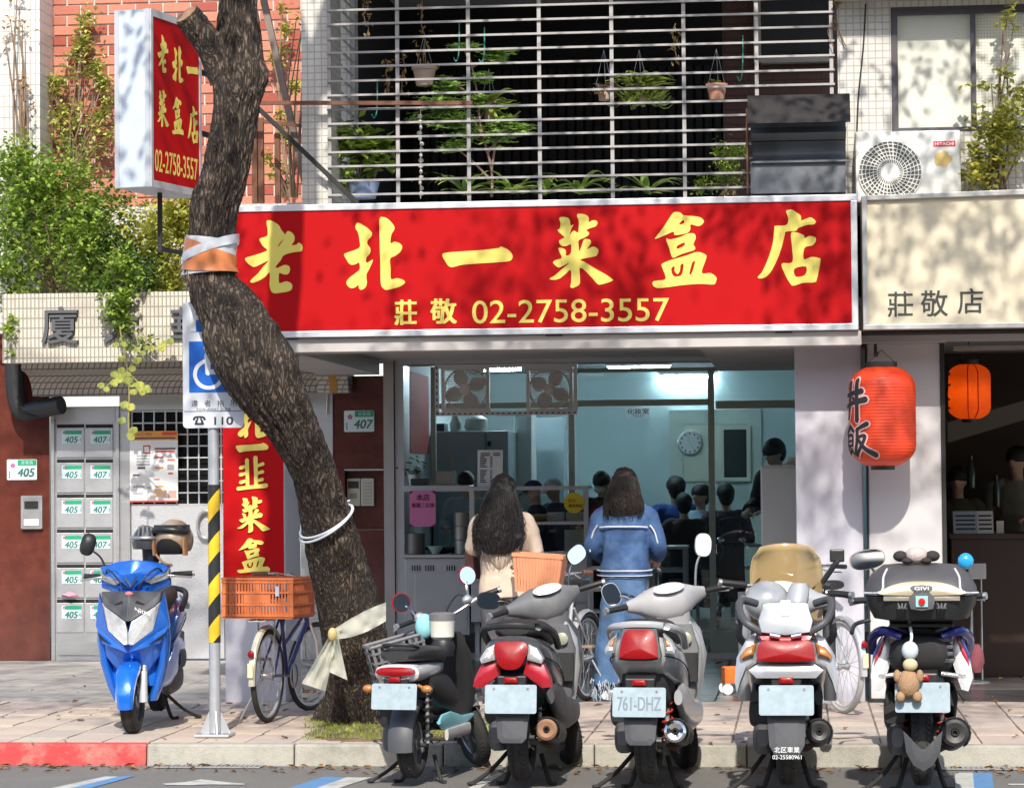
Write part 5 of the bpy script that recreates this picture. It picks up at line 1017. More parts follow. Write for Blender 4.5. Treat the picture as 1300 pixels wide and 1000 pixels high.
# ---------------------------------------------------------------- air conditioner, exhaust hood
x0, x1, z0, z1 = rc(1086, 166, 1220, 247, -.3)
t = thing('air_conditioner', 'white outdoor air conditioner unit on the ledge above the cream sign', 'air conditioner', ((x0 + x1) / 2, -.3, z0)); m_ac = mat('ac_white', (.76, .75, .7), .45, var=.03, dirt=.1, dcol=(.5, .47, .4))
MB().box(x0, x1, -.29, .0, z0 - .05, z1).build('case', m_ac, t, True, 0, bevel=.015)
c = W(1130, 219, -.3); rr = 39 * PXM(-.3)
MB().lathe([(rr, .0), (rr, .003)], c + V((0, .004, 0)), (0, -1, 0), 40, cap=True).build('fan_opening', mat('ac_dark', (.16, .16, .15), .7), t, True)
for i in range(36):
    a = i * math.pi / 18; b = MB(); b.bar(c + V((math.cos(a) * rr * .3, -.012, math.sin(a) * rr * .3)), c + V((math.cos(a + .25) * rr, -.004, math.sin(a + .25) * rr)), .006, .006); b.build('grille_spoke', m_ac, t, True, 0)
for q in (.42, .54, .66, .78, .9, 1.0):
    b = MB(); b.tube([c + V((math.cos(s) * rr * q, -.012 + .006 * q, math.sin(s) * rr * q)) for s in [i * math.pi / 18 for i in range(37)]], .0035, 5); b.build('grille_ring', m_ac, t, True)
MB().lathe([(rr * .3, 0), (rr * .3, .016), (rr * .22, .022), (.001, .024)], c, (0, -1, 0), 28).build('hub_cap', m_ac, t, True)
a0, a1, b0, b1 = rc(1185, 179, 1213, 186, -.3); MB().box(a0, a1, -.2935, -.2905, b0, b1).build('badge', mat('badge_red', (.55, .03, .06), .5), t, True, 0)
g = MB(); glyphs(g, 'HITACHI', ((a0 + a1) / 2, -.294, (b0 + b1) / 2), (1, 0, 0), (0, 0, 1), (b1 - b0) * .55, wfit=(a1 - a0) * .85, bold=.01); g.build('badge_lettering', m_white, t, True, 0, fix=False)
p = W(1197, 202, -.3); b = MB(); 
for i in range(5): b.lathe([(.03, 0), (.03, .0012)], (p.x + .035 * math.cos(i * 1.257), -.2905 - .0002 * i, p.z + .03 * math.sin(i * 1.257)), (0, -1, 0), 12, cap=True)
b.build('sticker', mat('sticker_gold', (.7, .5, .18), .5), t, True)
x0, x1, z0, z1 = rc(950, 122, 1079, 247, -.35)
t = thing('exhaust_hood', 'weathered dark metal exhaust hood above the right end of the red sign', 'exhaust hood', ((x0 + x1) / 2, -.3, z0)); m_hd = mat('hood_metal', (.14, .15, .165), .5, .5, var=.2, vs=6, dirt=.6, dcol=(.05, .045, .04), ds=4); m_hd2 = mat('hood_soot', (.018, .014, .012), .45, .2, var=.4, vs=9)
def zz(py): return W(1010, py, -.35).z
def sect(nm, pts, m, i0=.0, i1=.0):
    n = len(pts); b = MB(); b.add([(x0 + i0, y, z) for y, z in pts] + [(x1 - i1, y, z) for y, z in pts], [tuple(range(n)), tuple(range(n, 2 * n))[::-1]] + [(i, (i + 1) % n, n + (i + 1) % n, n + i) for i in range(n)]); return b.build(nm, m, t, True, 30)
sect('top_flap', [(-.62, zz(163)), (-.66, zz(163)), (-.5, zz(124)), (-.2, zz(122)), (-.2, zz(124.5)), (-.48, zz(127))], m_hd2)
sect('throat', [(-.47, zz(164)), (-.5, zz(172)), (-.44, zz(180)), (-.2, zz(180)), (-.2, zz(126)), (-.46, zz(129))], m_hd, .02, .03)
sect('curved_panel', [(-.2, zz(180.3))] + [(-.42 + .06 * math.sin(a), zz(181 + 26 * a / math.pi)) for a in [i * math.pi / 8 for i in range(9)]] + [(-.2, zz(207))], m_hd, .03, .03)
sect('lower_panel', [(-.2, zz(207.3)), (-.46, zz(207.3)), (-.46, zz(247)), (-.2, zz(247))], m_hd, .015, .035)
MB().box(x0 - .012, x0, -.5, -.2, z0, z1 - .1).build('side_flange', m_rust, t, True, 0); MB().box(x0 + .02, x1, -.49, -.461, zz(209), zz(207)).build('seam', m_hd, t, True, 0)
# ---------------------------------------------------------------- balcony grille
t = thing('balcony_grille', 'grey metal security grille of long bars across the balcony', 'grille', ((xg0 + xg1) / 2, .05, zs1)); zg0 = zs1 + .01; zg1 = 5.7
for px in (418.5, 505, 595, 685, 777, 868.5, 961, 1056):
    a = W(px, 120, .05).x; MB().box(a - .0135, a + .0135, .03, .056, zg0, zg1).build('upright', m_gbar, t, True, 0)
zr = W(700, 243, .05).z; dz = 18.15 * PXM(.05); i = 0
while zr + dz * i < zg1:
    z_ = zr + dz * i
    MB().box(xg0 - .012, xg1 + .01, .012, .0285, z_ - .0075, z_ + .0075).build('bar', m_gbar, t, True, 0)
    MB().box(xg0 - .012, xg0 + .002, .064, 1.15, z_ - .006, z_ + .006).build('side_bar', m_gbar, t, True, 0); i += 1
MB().box(xg0 - .016, xg0 + .016, 1.152, 1.18, zg0, zg1).build('upright', m_gbar, t, True, 0)
# ---------------------------------------------------------------- rusty bars, brace and pole left of the grille
def rod(nm, pts, r, m, lab, cat, grp=None):
    b = MB()
    if len(pts) == 2: b.bar(pts[0], pts[1], r * 2, r * 2)
    else: b.tube(pts, r, 8, smooth=6)
    return tag(b.build(nm, m, sm=30), lab, cat, grp)
rod('iron_brace', [W(326, 136, -.15), W(452, 256, .02)], .016, m_blackm, 'black diagonal iron brace from trunk to the sign top', 'brace')
rod('slanting_pole', [W(330, -20, .3), W(392, 252, .3)], .024, mat('pole_weathered', (.22, .17, .14), .7, .2, var=.5, vs=7), 'weathered slanting pole behind the tree trunk', 'pole')
rod('rusty_rod', [W(318, 131, -.05), W(600, 131, -.05)], .014, m_rust, 'long rusty horizontal rod across the grille', 'rod')
for i, (px, py0, lb) in enumerate(((323, 140, 'rusty upright bar nearest the tree trunk'), (331, 150, 'second rusty upright bar from the trunk'), (352, 170, 'short rusty upright bar below the brace'))):
    rod('rusty_post', [W(px, py0, .2), W(px + 1, 258, .2)], .02, m_rust, lb, 'post', 'rusty upright bars beside the trunk')
rod('rusty_rail', [W(318, 152, .2), W(383, 160, .2)], .012, m_rust, 'thin rusty rail between the upright bars', 'rail')
b = MB(); b.tube([W(1099, 5, -.02), W(1096, 60, -.02), W(1090, 120, -.02), W(1088, 165, -.02)], .006, 6, smooth=5); tag(b.build('cable', m_blackm), 'thin dark cable running down the white tiled wall', 'cable')
# ---------------------------------------------------------------- street tree
G = Z(466, 914); YT = G.y; kt = PXM(YT)
TR = [(0, 303, 25), (40, 303, 29), (75, 302, 33), (95, 303, 35), (115, 301, 33), (140, 298, 29), (190, 291, 29), (230, 284, 30), (260, 274, 31), (290, 270, 30), (340, 266, 31), (370, 273, 36), (400, 294, 43), (430, 306, 47), (470, 328, 49), (500, 345, 43), (530, 364, 35), (560, 380, 31), (600, 398, 29), (640, 409, 32), (700, 425, 36), (780, 445, 40), (850, 457, 45), (890, 463, 52), (910, 466, 64), (922, 467, 76), (936, 467, 86)]
t = thing('street_tree', 'dark barked street tree with a crooked leaning trunk in front of the shop', 'tree', G)
top = [(V((W(303, 0, YT - 1.28).x + .02 * i, YT + .1 * i, W(303, 0, YT - 1.28).z + .35 * i)), .125 - .004 * i) for i in range(6, 0, -1)]
def YL(py): return YT - 1.28 * max(0, min(1, (922 - py) / 440)) ** .8       # the trunk leans out over the kerb as it rises
ctrl = [(p + V((0, YL(0) - YT, 0)), r) for p, r in top] + [(W(x, y, YL(y)), r * PXM(YL(y))) for y, x, r in TR]
def proj(p):
    d = p - CAM; return 500 - FPX * d.dot(_U) / d.dot(_F)
cp = catmull([p for p, r in ctrl], 9); cr = catmull([(r, 0, 0) for p, r in ctrl], 9); cr = [v.x for v in cr]
nA = 120; vs = []; L = 0
fr_x = V((1, 0, 0))
knots = [(W(342, 96, YL(96) - .05), .10, .035), (W(347, 410, YL(410) - .1), .09, .06), (W(238, 345, YL(345) - .1), .1, .03), (W(330, 480, YL(480) - .2), .12, .03), (W(300, 400, YL(400) - .2), .12, .02), (W(420, 560, YL(560) - .15), .08, .03), (W(415, 600, YL(600) - .2), .07, .03), (W(270, 180, YL(180) - .15), .08, .025), (W(345, 130, YL(130) - .1), .06, .025), (W(440, 700, YL(700) - .2), .08, .025)]
for i, (p, r) in enumerate(zip(cp, cr)):
    d = (cp[min(i + 1, len(cp) - 1)] - cp[max(i - 1, 0)]); 
    if i: L += (p - cp[i - 1]).length
    d.normalize(); x = (V((1, 0, 0)) - d * d.x).normalized(); y = d.cross(x)
    for j in range(nA):
        a = 2 * math.pi * j / nA; q = V((math.cos(a) * 2.6, math.sin(a) * 2.6, L * 1.1))
        n1 = noise.noise(q * 2.9 + V((0, 0, L * 2))) ; n2 = noise.noise(V((math.cos(a) * 9, math.sin(a) * 9, L * 6.5))); n3 = noise.noise(V((math.cos(a) * 19, math.sin(a) * 19, L * 21)))
        rid = abs(n2); h = (.9 - rid * 2.6) * .014 + n3 * .007 + noise.noise(V((math.cos(a), math.sin(a), L * 1.6))) * .024
        rr = r + h - .012; pt = p + (x * math.cos(a) + y * math.sin(a)) * rr
        for kp, kr, kh in knots:
            dd = (pt - kp).length
            if dd < kr * 1.6: pt = pt + (pt - p).normalized() * kh * math.exp(-(dd / (kr * .7)) ** 2)
        vs.append(pt)
b = MB(); n = len(cp); b.add(vs, [(i * nA + j, i * nA + (j + 1) % nA, (i + 1) * nA + (j + 1) % nA, (i + 1) * nA + j) for i in range(n - 1) for j in range(nA)])
def bark_mat():
    m, tt, bb = base_mat('tree_bark'); Lk = tt.links.new
    co = N(tt, 'ShaderNodeTexCoord'); mp = N(tt, 'ShaderNodeMapping'); mp.inputs['Scale'].default_value = (1, 1, .26); Lk(co.outputs['Object'], mp.inputs[0])
    vo = N(tt, 'ShaderNodeTexVoronoi'); vo.feature = 'DISTANCE_TO_EDGE'; vo.inputs['Scale'].default_value = 42
    nz = N(tt, 'ShaderNodeTexNoise'); nz.inputs['Scale'].default_value = 14; nz.inputs['Detail'].default_value = 6; Lk(mp.outputs[0], nz.inputs[0])
    ad = N(tt, 'ShaderNodeMix', data_type='RGBA'); ad.inputs[0].default_value = .13; Lk(mp.outputs[0], ad.inputs[6]); Lk(nz.outputs[1], ad.inputs[7]); Lk(ad.outputs[2], vo.inputs['Vector'])
    rp = N(tt, 'ShaderNodeValToRGB'); e = rp.color_ramp.elements; e[0].position = .0; e[0].color = (.018, .012, .009, 1); e[1].position = .36; e[1].color = (.15, .11, .08, 1); k = rp.color_ramp.elements.new(.1); k.color = (.03, .021, .015, 1)
    Lk(vo.outputs['Distance'], rp.inputs[0]); n2 = N(tt, 'ShaderNodeTexNoise'); n2.inputs['Scale'].default_value = 3; n2.inputs['Detail'].default_value = 8; Lk(co.outputs['Object'], n2.inputs[0])
    mr = N(tt, 'ShaderNodeMapRange'); mr.inputs[1].default_value = .3; mr.inputs[2].default_value = .7; mr.inputs[3].default_value = .65; mr.inputs[4].default_value = 1.75; Lk(n2.outputs[0], mr.inputs[0])
    mu = N(tt, 'ShaderNodeMix', data_type='RGBA', blend_type='MULTIPLY'); mu.inputs[0].default_value = 1; Lk(rp.outputs[0], mu.inputs[6]); Lk(mr.outputs[0], mu.inputs[7]); Lk(mu.outputs[2], bb.inputs['Base Color'])
    bb.inputs['Roughness'].default_value = .9; bp = N(tt, 'ShaderNodeBump'); bp.inputs['Strength'].default_value = 1; bp.inputs['Distance'].default_value = .02; Lk(vo.outputs['Distance'], bp.inputs['Height']); Lk(bp.outputs[0], bb.inputs['Normal']); return m
m_tb = bark_mat()
b.build('trunk', m_tb, t, True, 75)
# sawn-off branch stub
b = MB(); pts = [W(288, 100, YL(100)), W(272, 66, YL(80) - .05), W(252, 38, YL(80) - .12), W(237, 19, YL(80) - .18)]; pp = catmull(pts, 8); rr = [.115, .1, .088, .085]
rings = []
for i, p in enumerate(pp):
    f = i / (len(pp) - 1) * 3; r = rr[min(2, int(f))] * (1 - f % 1) + rr[min(3, int(f) + 1)] * (f % 1) if f < 3 else rr[3]
    d = (pp[min(i + 1, len(pp) - 1)] - pp[max(0, i - 1)]).normalized(); x = d.cross(V((0, 1, 0))).normalized(); y = d.cross(x)
    rings.append([p + (x * math.cos(a) + y * math.sin(a)) * (r + .012 * noise.noise(V((math.cos(a) * 4, math.sin(a) * 4, i * .3))) + .006 * noise.noise(V((math.cos(a) * 14, math.sin(a) * 14, i)))) for a in [2 * math.pi * j / 40 for j in range(40)]])
b.loft(rings, 0); st_ = b.build('branch_stub', [m_tb], t, True, 70)
e = rings[-1]; b = MB(); c = sum(e, V()) / len(e); dn_ = (pp[-1] - pp[-2]).normalized()
b.add([c + dn_ * .012] + [c + (q - c) * .93 + dn_ * (.006 + .008 * noise.noise(q * 30)) for q in e], [(0, 1 + j, 1 + (j + 1) % 40) for j in range(40)]); b.build('sawn_face', m_stub, st_, True, 60)
# limbs and crown above the picture
TT = cp[0]; limbs = [(-3.4, -.6, 2.2), (-2, -3.2, 2.2), (.8, -3.6, 2.2), (2.8, -1.8, 2.2), (4.8, -2.6, 2.4), (1.6, .5, 3.0), (-1.0, -1.4, 3.2), (3.4, -4.4, 2.4), (-3.6, -3.6, 2.2), (6.2, -1.2, 2.8)]
for lx, ly, lz in limbs:
    b = MB(); e = TT + V((lx, ly, lz)); b.tube([TT - V((0, 0, .1)), TT + V((lx * .35, ly * .35, lz * .55)), TT + V((lx * .7, ly * .7, lz * .8)), e], [.085, .055, .035, .015], 8, smooth=5); b.build('limb', m_tb, t, True)
def zmin(y): return 1.58 + 614 / FPX * (y + 20) + .22
lv = MB(); rl = random.Random(5); cl = []
def leaf(mb, c, s, rnd, asp=.55, m=0, droop=0):
    a = rnd.uniform(0, 6.28); e = rnd.uniform(-.9, .9) - droop; d = V((math.cos(a) * math.cos(e), math.sin(a) * math.cos(e), math.sin(e))); u = d.cross(V((rnd.uniform(-.4, .4), rnd.uniform(-.4, .4), 1))).normalized(); nn = u.cross(d)
    mb.add([c, c + d * s * .5 + u * s * asp * .5 + nn * s * .08, c + d * s, c + d * s * .5 - u * s * asp * .5 + nn * s * .08], [(0, 1, 2, 3)], m)
for i in range(258):
    cx = rl.uniform(-6.2, 6.4); cy = rl.uniform(-8.6, -1.6); cz = zmin(cy) + 1.0 + abs(rl.gauss(0, 1.0))
    if i >= 246: cx = rl.uniform(-2.5, -1.5); cy = rl.uniform(-7.2, -5.4); cz = zmin(cy) + rl.uniform(.5, 2.4)  # extra leaf clusters, out of view, added to shade the upper trunk
    elif i >= 234: cx = rl.uniform(2.3, 3.9); cy = -4.5 + rl.uniform(-.8, .8); cz = rl.uniform(5.9, 7.3)
    rad = rl.uniform(.22, .5); cl.append((cx, cy, cz))
    for k in range(int(72 * rad / .35)):
        c = V((cx + rl.gauss(0, rad * .62), cy + rl.gauss(0, rad * .62), cz + rl.gauss(0, rad * .42)))
        if c.z > zmin(c.y): leaf(lv, c, rl.uniform(.07, .115), rl)
o = lv.build('crown', leaf_mat('street_leaf', (.055, .1, .02)), t, True, 0, fix=False); o['kind'] = 'stuff'
# tape band, rope and plastic bag on the trunk
def on_trunk(py, ang, out=.02):
    best = max(1, min(len(cp) - 2, max((i for i in range(len(cp)) if proj(cp[i]) <= py), default=1))); q0 = proj(cp[best]); q1 = proj(cp[best + 1]); f = max(0, min(1, (py - q0) / (q1 - q0))); p = cp[best].lerp(cp[best + 1], f); r = cr[best] + (cr[best + 1] - cr[best]) * f; d = (cp[min(best + 1, len(cp) - 1)] - cp[best - 1]).normalized(); x = (V((1, 0, 0)) - d * d.x).normalized(); y = d.cross(x)
    return p + (x * math.cos(ang) + y * math.sin(ang)) * (r + out)
def band(nm, py0, py1, m, parent, slope=0, out=.016, n=56, rows=7, mm=None, a0=0, a1=2 * math.pi):
    b = MB(); vs = []
    for i in range(rows + 1):
        for j in range(n + 1):
            a = a0 + (a1 - a0) * j / n; vs.append(on_trunk(py0 + (py1 - py0) * i / rows + slope * math.cos(a), a, out + .006 * noise.noise(V((a * 3, i * .9, py0))) + .004 * noise.noise(V((a * 9, i * 2, 3)))))
    b.add(vs, [(i * (n + 1) + j, i * (n + 1) + j + 1, (i + 1) * (n + 1) + j + 1, (i + 1) * (n + 1) + j) for i in range(rows) for j in range(n)]); return b.build(nm, m, parent, True, 50)
c = W(266, 328, YL(328)); t2 = thing('tape_band', 'orange and white plastic tape wrapped round the upper trunk', 'tape', c)
m_tor = mat('tape_orange', (.62, .2, .06), .35, var=.2, vs=12); m_twh = mat('tape_white', (.55, .56, .6), .35, var=.15, vs=14)
band('white_wrap', 303, 348, m_twh, t2, 0, .014, rows=9); band('orange_wrap', 313, 340, m_tor, t2, 9, .02, rows=6); band('white_strip', 310, 322, m_twh, t2, -16, .025, rows=3); band('orange_strip', 336, 346, m_tor, t2, 4, .024, rows=3)
c = W(418, 660, YL(660)); t2 = thing('knotted_rope', 'white plastic rope knotted round the lower trunk', 'rope', c); m_rope = mat('rope_white', (.62, .66, .7), .5, var=.15, vs=30)
for i, (dy, sl_) in enumerate(((661, -8), (664, -11))):
    b = MB(); b.tube([on_trunk(dy + sl_ * math.cos(a), a, .014 + .004 * i) for a in [j * 2 * math.pi / 40 for j in range(41)]], .008, 6); b.build('cord', m_rope, t2, True)
kn = on_trunk(662, -1.75, .03); b = MB(); b.ell(kn, (.035, .03, .026), 12, 8); b.tube([kn, kn + V((.01, -.02, -.04)), kn + V((.03, -.01, -.075))], [.012, .016, .01], 6); b.tube([kn, kn + V((-.05, -.01, -.02)), kn + V((-.08, 0, -.01))], [.012, .014, .006], 6); b.tube([kn, kn + V((.07, -.01, .03)), kn + V((.16, 0, .05))], [.012, .01, .008], 6); b.build('knot', m_rope, t2, True)
c = W(430, 800, YL(800) - .3); t2 = thing('plastic_bag', 'pale green translucent plastic bag tied round the tree foot', 'plastic bag', c)
m_bag = leaf_mat('bag_film', (.7, .72, .64), .12, .4)
b = MB(); vs = []
for i in range(6):
    for j in range(27):
        f = j / 26; px = 418 + 72 * f; py = 806 - 30 * f ** 1.2 + (i - 2.5) * (2 + 2.2 * math.sin(f * 2.8) + 2 * f); p = W(px, py, YL(790) - .30 - .1 * math.sin(f * 3.0) + .02 * noise.noise(V((f * 7, i * 1.3, 1)))); vs.append(p)
b.add(vs, [(i * 27 + j, i * 27 + j + 1, (i + 1) * 27 + j + 1, (i + 1) * 27 + j) for i in range(5) for j in range(26)]); b.build('twisted_band', m_bag, t2, True, 80)
for nm, tip, w1, w2 in (('hanging_end', (398, 872), 6, 19), ('hanging_end', (430, 858), 6, 14)):
    b = MB(); vs = []
    for i in range(15):
        f = i / 14; cx = 424 + (tip[0] - 424) * f; cy = 805 + (tip[1] - 805) * f; ww = w1 + (w2 - w1) * f
        for j in range(11):
            g_ = j / 10 - .5; vs.append(W(cx + g_ * 2 * ww * .8, cy + g_ * 10 * f, YL(810) - .42 - .02 * math.cos(g_ * 14 + f * 2) * (1 - .3 * f) + .03 * noise.noise(V((g_ * 4, f * 4, tip[0])))))
    b.add(vs, [(i * 11 + j, i * 11 + j + 1, (i + 1) * 11 + j + 1, (i + 1) * 11 + j) for i in range(14) for j in range(10)]); b.build(nm, m_bag, t2, True, 80)
b = MB(); b.ell(W(422, 805, YL(805) - .42), (.03, .03, .045), 12, 8); b.build('knot', mat('bag_knot', (.55, .42, .18), .4, var=.2, vs=20), t2, True)
# dry leaves in the gutter, on the road and pavement
rnd = random.Random(8); mb = MB()
for i in range(620):
    if i < 380: p = V((rnd.uniform(-4, 4.2), KERB - abs(rnd.gauss(0, .22)) - .02, -.122))
    else: p = V((rnd.uniform(-4, 4.2), rnd.uniform(KERB, 4.4), .004))
    a = rnd.uniform(0, 6.28); s = rnd.uniform(.012, .045); d = V((math.cos(a), math.sin(a), rnd.uniform(-.1, .3))) * s; u = V((-math.sin(a), math.cos(a), rnd.uniform(-.2, .2))) * s * .4
    mb.add([p - d, p + u + V((0, 0, s * .3)), p + d, p - u + V((0, 0, s * .3))], [(0, 1, 2, 3)])
mb.build('fallen_leaves', leaf_mat('leaf_litter', (.2, .11, .05), .6, .1), kind='stuff', sm=0, fix=False)
# ---------------------------------------------------------------- shrubs, climbers and balcony plants
def blob(mb, px, py, rx, ry, y, dep, n, s, rnd, clumps=14, asp=.6, droop=0):
    k = PXM(y); c = W(px, py, y); cs = []
    for i in range(clumps):
        while 1:
            q = V((rnd.uniform(-1, 1), rnd.uniform(-1, 1), rnd.uniform(-1, 1)))
            if q.length < 1: break
        cs.append(V((c.x + q.x * rx * k, c.y + q.y * dep, c.z + q.z * ry * k)))
    for i in range(n):
        o = rnd.choice(cs); r = min(rx, ry) * k * .3
        leaf(mb, o + V((rnd.gauss(0, r), rnd.gauss(0, dep * .25), rnd.gauss(0, r))), rnd.uniform(.7, 1.3) * s, rnd, asp, droop=droop)
    return cs
def shrub(name, label, cat, blobs, m, s, base, stem_m=None, seed=1, asp=.6, droop=0, stems=9, group=None, sr=.008):
    rnd = random.Random(seed); t = thing(name, label, cat, base, 0, group); mb = MB(); tips = []
    for px, py, rx, ry, y, dep, n in blobs: tips += blob(mb, px, py, rx, ry, y, dep, n, s, rnd, max(5, n // 55), asp, droop)
    o = mb.build('foliage', m, t, True, 0, fix=False); o['kind'] = 'stuff'
    rnd.shuffle(tips)
    for tp in tips[:stems]:
        b = MB(); mid = (V(base) * .5 + tp * .5) + V((rnd.uniform(-.06, .06), rnd.uniform(-.06, .06), .04)); b.tube([V(base) + V((rnd.uniform(-.08, .08), 0, 0)), mid, tp], [sr, sr * .75, sr * .4], 5, smooth=4); b.build('stem', stem_m or m_twig, t, True)
    return t
m_twig = mat('twig', (.2, .13, .08), .9, var=.3)
m_l1 = leaf_mat('leaf_bright', (.22, .35, .07), .6); m_l2 = leaf_mat('leaf_deep', (.1, .2, .04), .55); m_l3 = leaf_mat('leaf_yellow', (.36, .39, .08), .45); m_l4 = leaf_mat('leaf_dry', (.4, .27, .11), .4); m_l5 = leaf_mat('leaf_pale', (.4, .46, .14), .4)
shrub('shrub', 'bright green dense shrub on the canopy ledge at the far left', 'shrub', [(40, 300, 52, 60, 4.4, .4, 2600), (75, 235, 55, 45, 4.5, .4, 1700), (28, 220, 34, 36, 4.5, .35, 900), (110, 310, 44, 60, 4.3, .4, 1900), (15, 350, 25, 25, 4.1, .3, 600)], m_l1, .062, W(75, 385, 4.4), seed=3, stems=14)
shrub('shrub', 'deep green leafy shrub in the middle of the canopy ledge', 'shrub', [(150, 300, 46, 64, 4.4, .4, 2200), (190, 350, 40, 34, 4.2, .35, 1200), (120, 365, 30, 18, 4.1, .3, 400)], m_l2, .055, W(165, 385, 4.4), seed=4, stems=10)
shrub('shrub', 'yellow green shrub with dry leaves beside the leaning trunk', 'shrub', [(205, 300, 42, 44, 4.35, .35, 1800), (232, 280, 22, 34, 4.3, .3, 900), (215, 350, 30, 24, 4.1, .3, 500)], m_l3, .06, W(210, 385, 4.4), seed=5, stems=9)
shrub('creeper', 'climbing creeper with pale leaves over the red brick wall', 'climber', [(95, 60, 24, 55, 5.15, .05, 360), (88, 140, 32, 50, 5.1, .06, 420), (130, 110, 16, 65, 5.1, .05, 460), (70, 100, 12, 40, 5.1, .05, 140), (125, 165, 18, 30, 5.05, .06, 200)], m_l5, .055, W(90, 225, 5.1), seed=6, stems=22, sr=.01)
shrub('creeper', 'dry stringy creeper hanging on the far left tiled column', 'climber', [(20, 40, 16, 50, 4.7, .05, 60), (35, 130, 18, 50, 4.65, .05, 70)], m_l4, .05, W(28, 235, 4.65), seed=7, stems=18, sr=.012)
b_ = [(358, 60, 14, 60, 5.1, .06, 260), (368, 150, 14, 70, 4.6, .06, 260), (345, 210, 14, 30, 4.2, .06, 120), (385, 20, 12, 20, 3.0, .05, 40)]
shrub('creeper', 'tangled creeper between the tree trunk and the white tiled column', 'climber', b_, m_l3, .05, W(366, 250, 4.3), seed=8, stems=16, sr=.01)
# hanging vine over the canopy beam
t = thing('hanging_vine', 'trailing green vine hanging over the tiled canopy and door', 'vine', W(145, 372, 3.7)); rnd = random.Random(9); mb = MB(); blob(mb, 150, 385, 22, 26, 3.72, .08, 420, .06, rnd, 12); blob(mb, 160, 340, 24, 30, 3.8, .15, 300, .06, rnd, 9); blob(mb, 185, 432, 26, 9, 3.74, .03, 60, .055, rnd, 7); blob(mb, 160, 430, 10, 24, 3.74, .03, 60, .055, rnd, 6); blob(mb, 12, 410, 8, 40, 3.8, .04, 70, .06, rnd, 7)
o = mb.build('foliage', m_l1, t, True, 0, fix=False); o['kind'] = 'stuff'
strands = [[(150, 400), (156, 440), (162, 470), (164, 500), (163, 530), (164, 555)], [(170, 420), (176, 445), (160, 472), (146, 480), (134, 492)], [(160, 470), (172, 482), (180, 490), (188, 498)], [(176, 420), (195, 440), (212, 436)]]
for s_ in strands:
    b = MB(); pts = [W(x, y, 3.7) for x, y in s_]; b.tube(pts, .006, 5, smooth=5); b.build('stem', mat('vine_stem', (.3, .27, .1), .8), t, True)
    for q in catmull(pts, 2)[2:]:
        for r_ in range(2):
            a = rnd.uniform(-.06, .06); lb = MB(); c = q + V((a, -.02, rnd.uniform(-.03, .02))); d1 = rnd.uniform(.026, .042)
            lb.add([c + V((math.cos(u) * d1, -.012 * math.cos(2 * u), math.sin(u) * d1 * .85)) for u in [k * math.pi / 5 for k in range(10)]], [tuple(range(10))]); lb.build('leaf', m_l5, t, True, 0, fix=False)
# right hand creeper by the air conditioner
shrub('creeper', 'bushy green creeper with brown leaves right of the air conditioner', 'climber', [(1262, 175, 40, 55, -.25, .18, 800), (1240, 210, 22, 25, -.3, .15, 300), (1285, 130, 20, 50, -.2, .12, 260), (1280, 25, 18, 16, -.2, .08, 70), (1250, 105, 30, 8, -.2, .06, 40)], m_l3, .05, W(1265, 246, -.2), seed=10, stems=14, asp=.75)
shrub('climber_strand', 'thin reddish climber strand along the right edge of the grille', 'climber', [(1063, 15, 4, 26, -.02, .03, 50)], m_l4, .03, W(1062, 60, -.02), seed=12, stems=3, sr=.004)
# balcony plants
def pot(t, c, r, h, m): return MB().lathe([(r * .7, 0), (r * .95, h * .82), (r, h * .82), (r * 1.08, h * .84), (r * 1.08, h), (r * .95, h), (r * .9, h * .85)], c, n=22, cap=True).build('pot', m, t, True)
m_terra = mat('terracotta', (.5, .25, .17), .85, var=.15, vs=14); m_potp = mat('pot_pink', (.5, .36, .3), .8, var=.12, vs=10)
ZB = zs1 - .04
def strap(mb, c, d, ln, w_, up, m=0):
    d = V(d); s_ = V((-d.y, d.x, 0)).normalized() if abs(d.x) + abs(d.y) > .01 else V((1, 0, 0)); pts = []; n = 7
    for i in range(n + 1):
        f = i / n; p = V(c) + d * (ln * f) + V((0, 0, ln * up * f * (1.25 - f))); ww = w_ * math.sin(math.pi * (.12 + .88 * f) ** .8) * .5 + .001; pts += [p + s_ * ww, p - s_ * ww + V((0, 0, .004))]
    mb.add(pts, [(2 * i, 2 * i + 1, 2 * i + 3, 2 * i + 2) for i in range(n)], m)
def strap_plant(name, label, px, py, y, n, ln, w_, seed, m, group=None):
    rnd = random.Random(seed); c = W(px, py, y); t = thing(name, label, 'pot plant', c, 0, group); 
    for i in range(n):
        a = rnd.uniform(0, 6.28); b = MB(); strap(b, c, (math.cos(a), math.sin(a) * .5, 0), rnd.uniform(.6, 1) * ln, w_, rnd.uniform(.1, 1.1)); b.build('leaf', m, t, True, 60, fix=False)
    return t
m_strap = leaf_mat('leaf_strap', (.28, .44, .12), .5)
for i, (px, py, lb) in enumerate(((590, 248, 'spiky strap leaved plant under the small tree on the balcony'), (650, 246, 'strap leaved plant with a pink flower on the balcony ledge'), (735, 247, 'strap leaved plant left of the hanging fern basket'), (822, 246, 'low strap leaved plant in the centre of the balcony ledge'), (690, 248, 'wide green strap leaved plant low in the balcony middle'))):
    strap_plant('strap_plant', lb, px, py, .35, 18, .42, .05, 30 + i, m_strap, 'strap leaved plants on the balcony ledge')
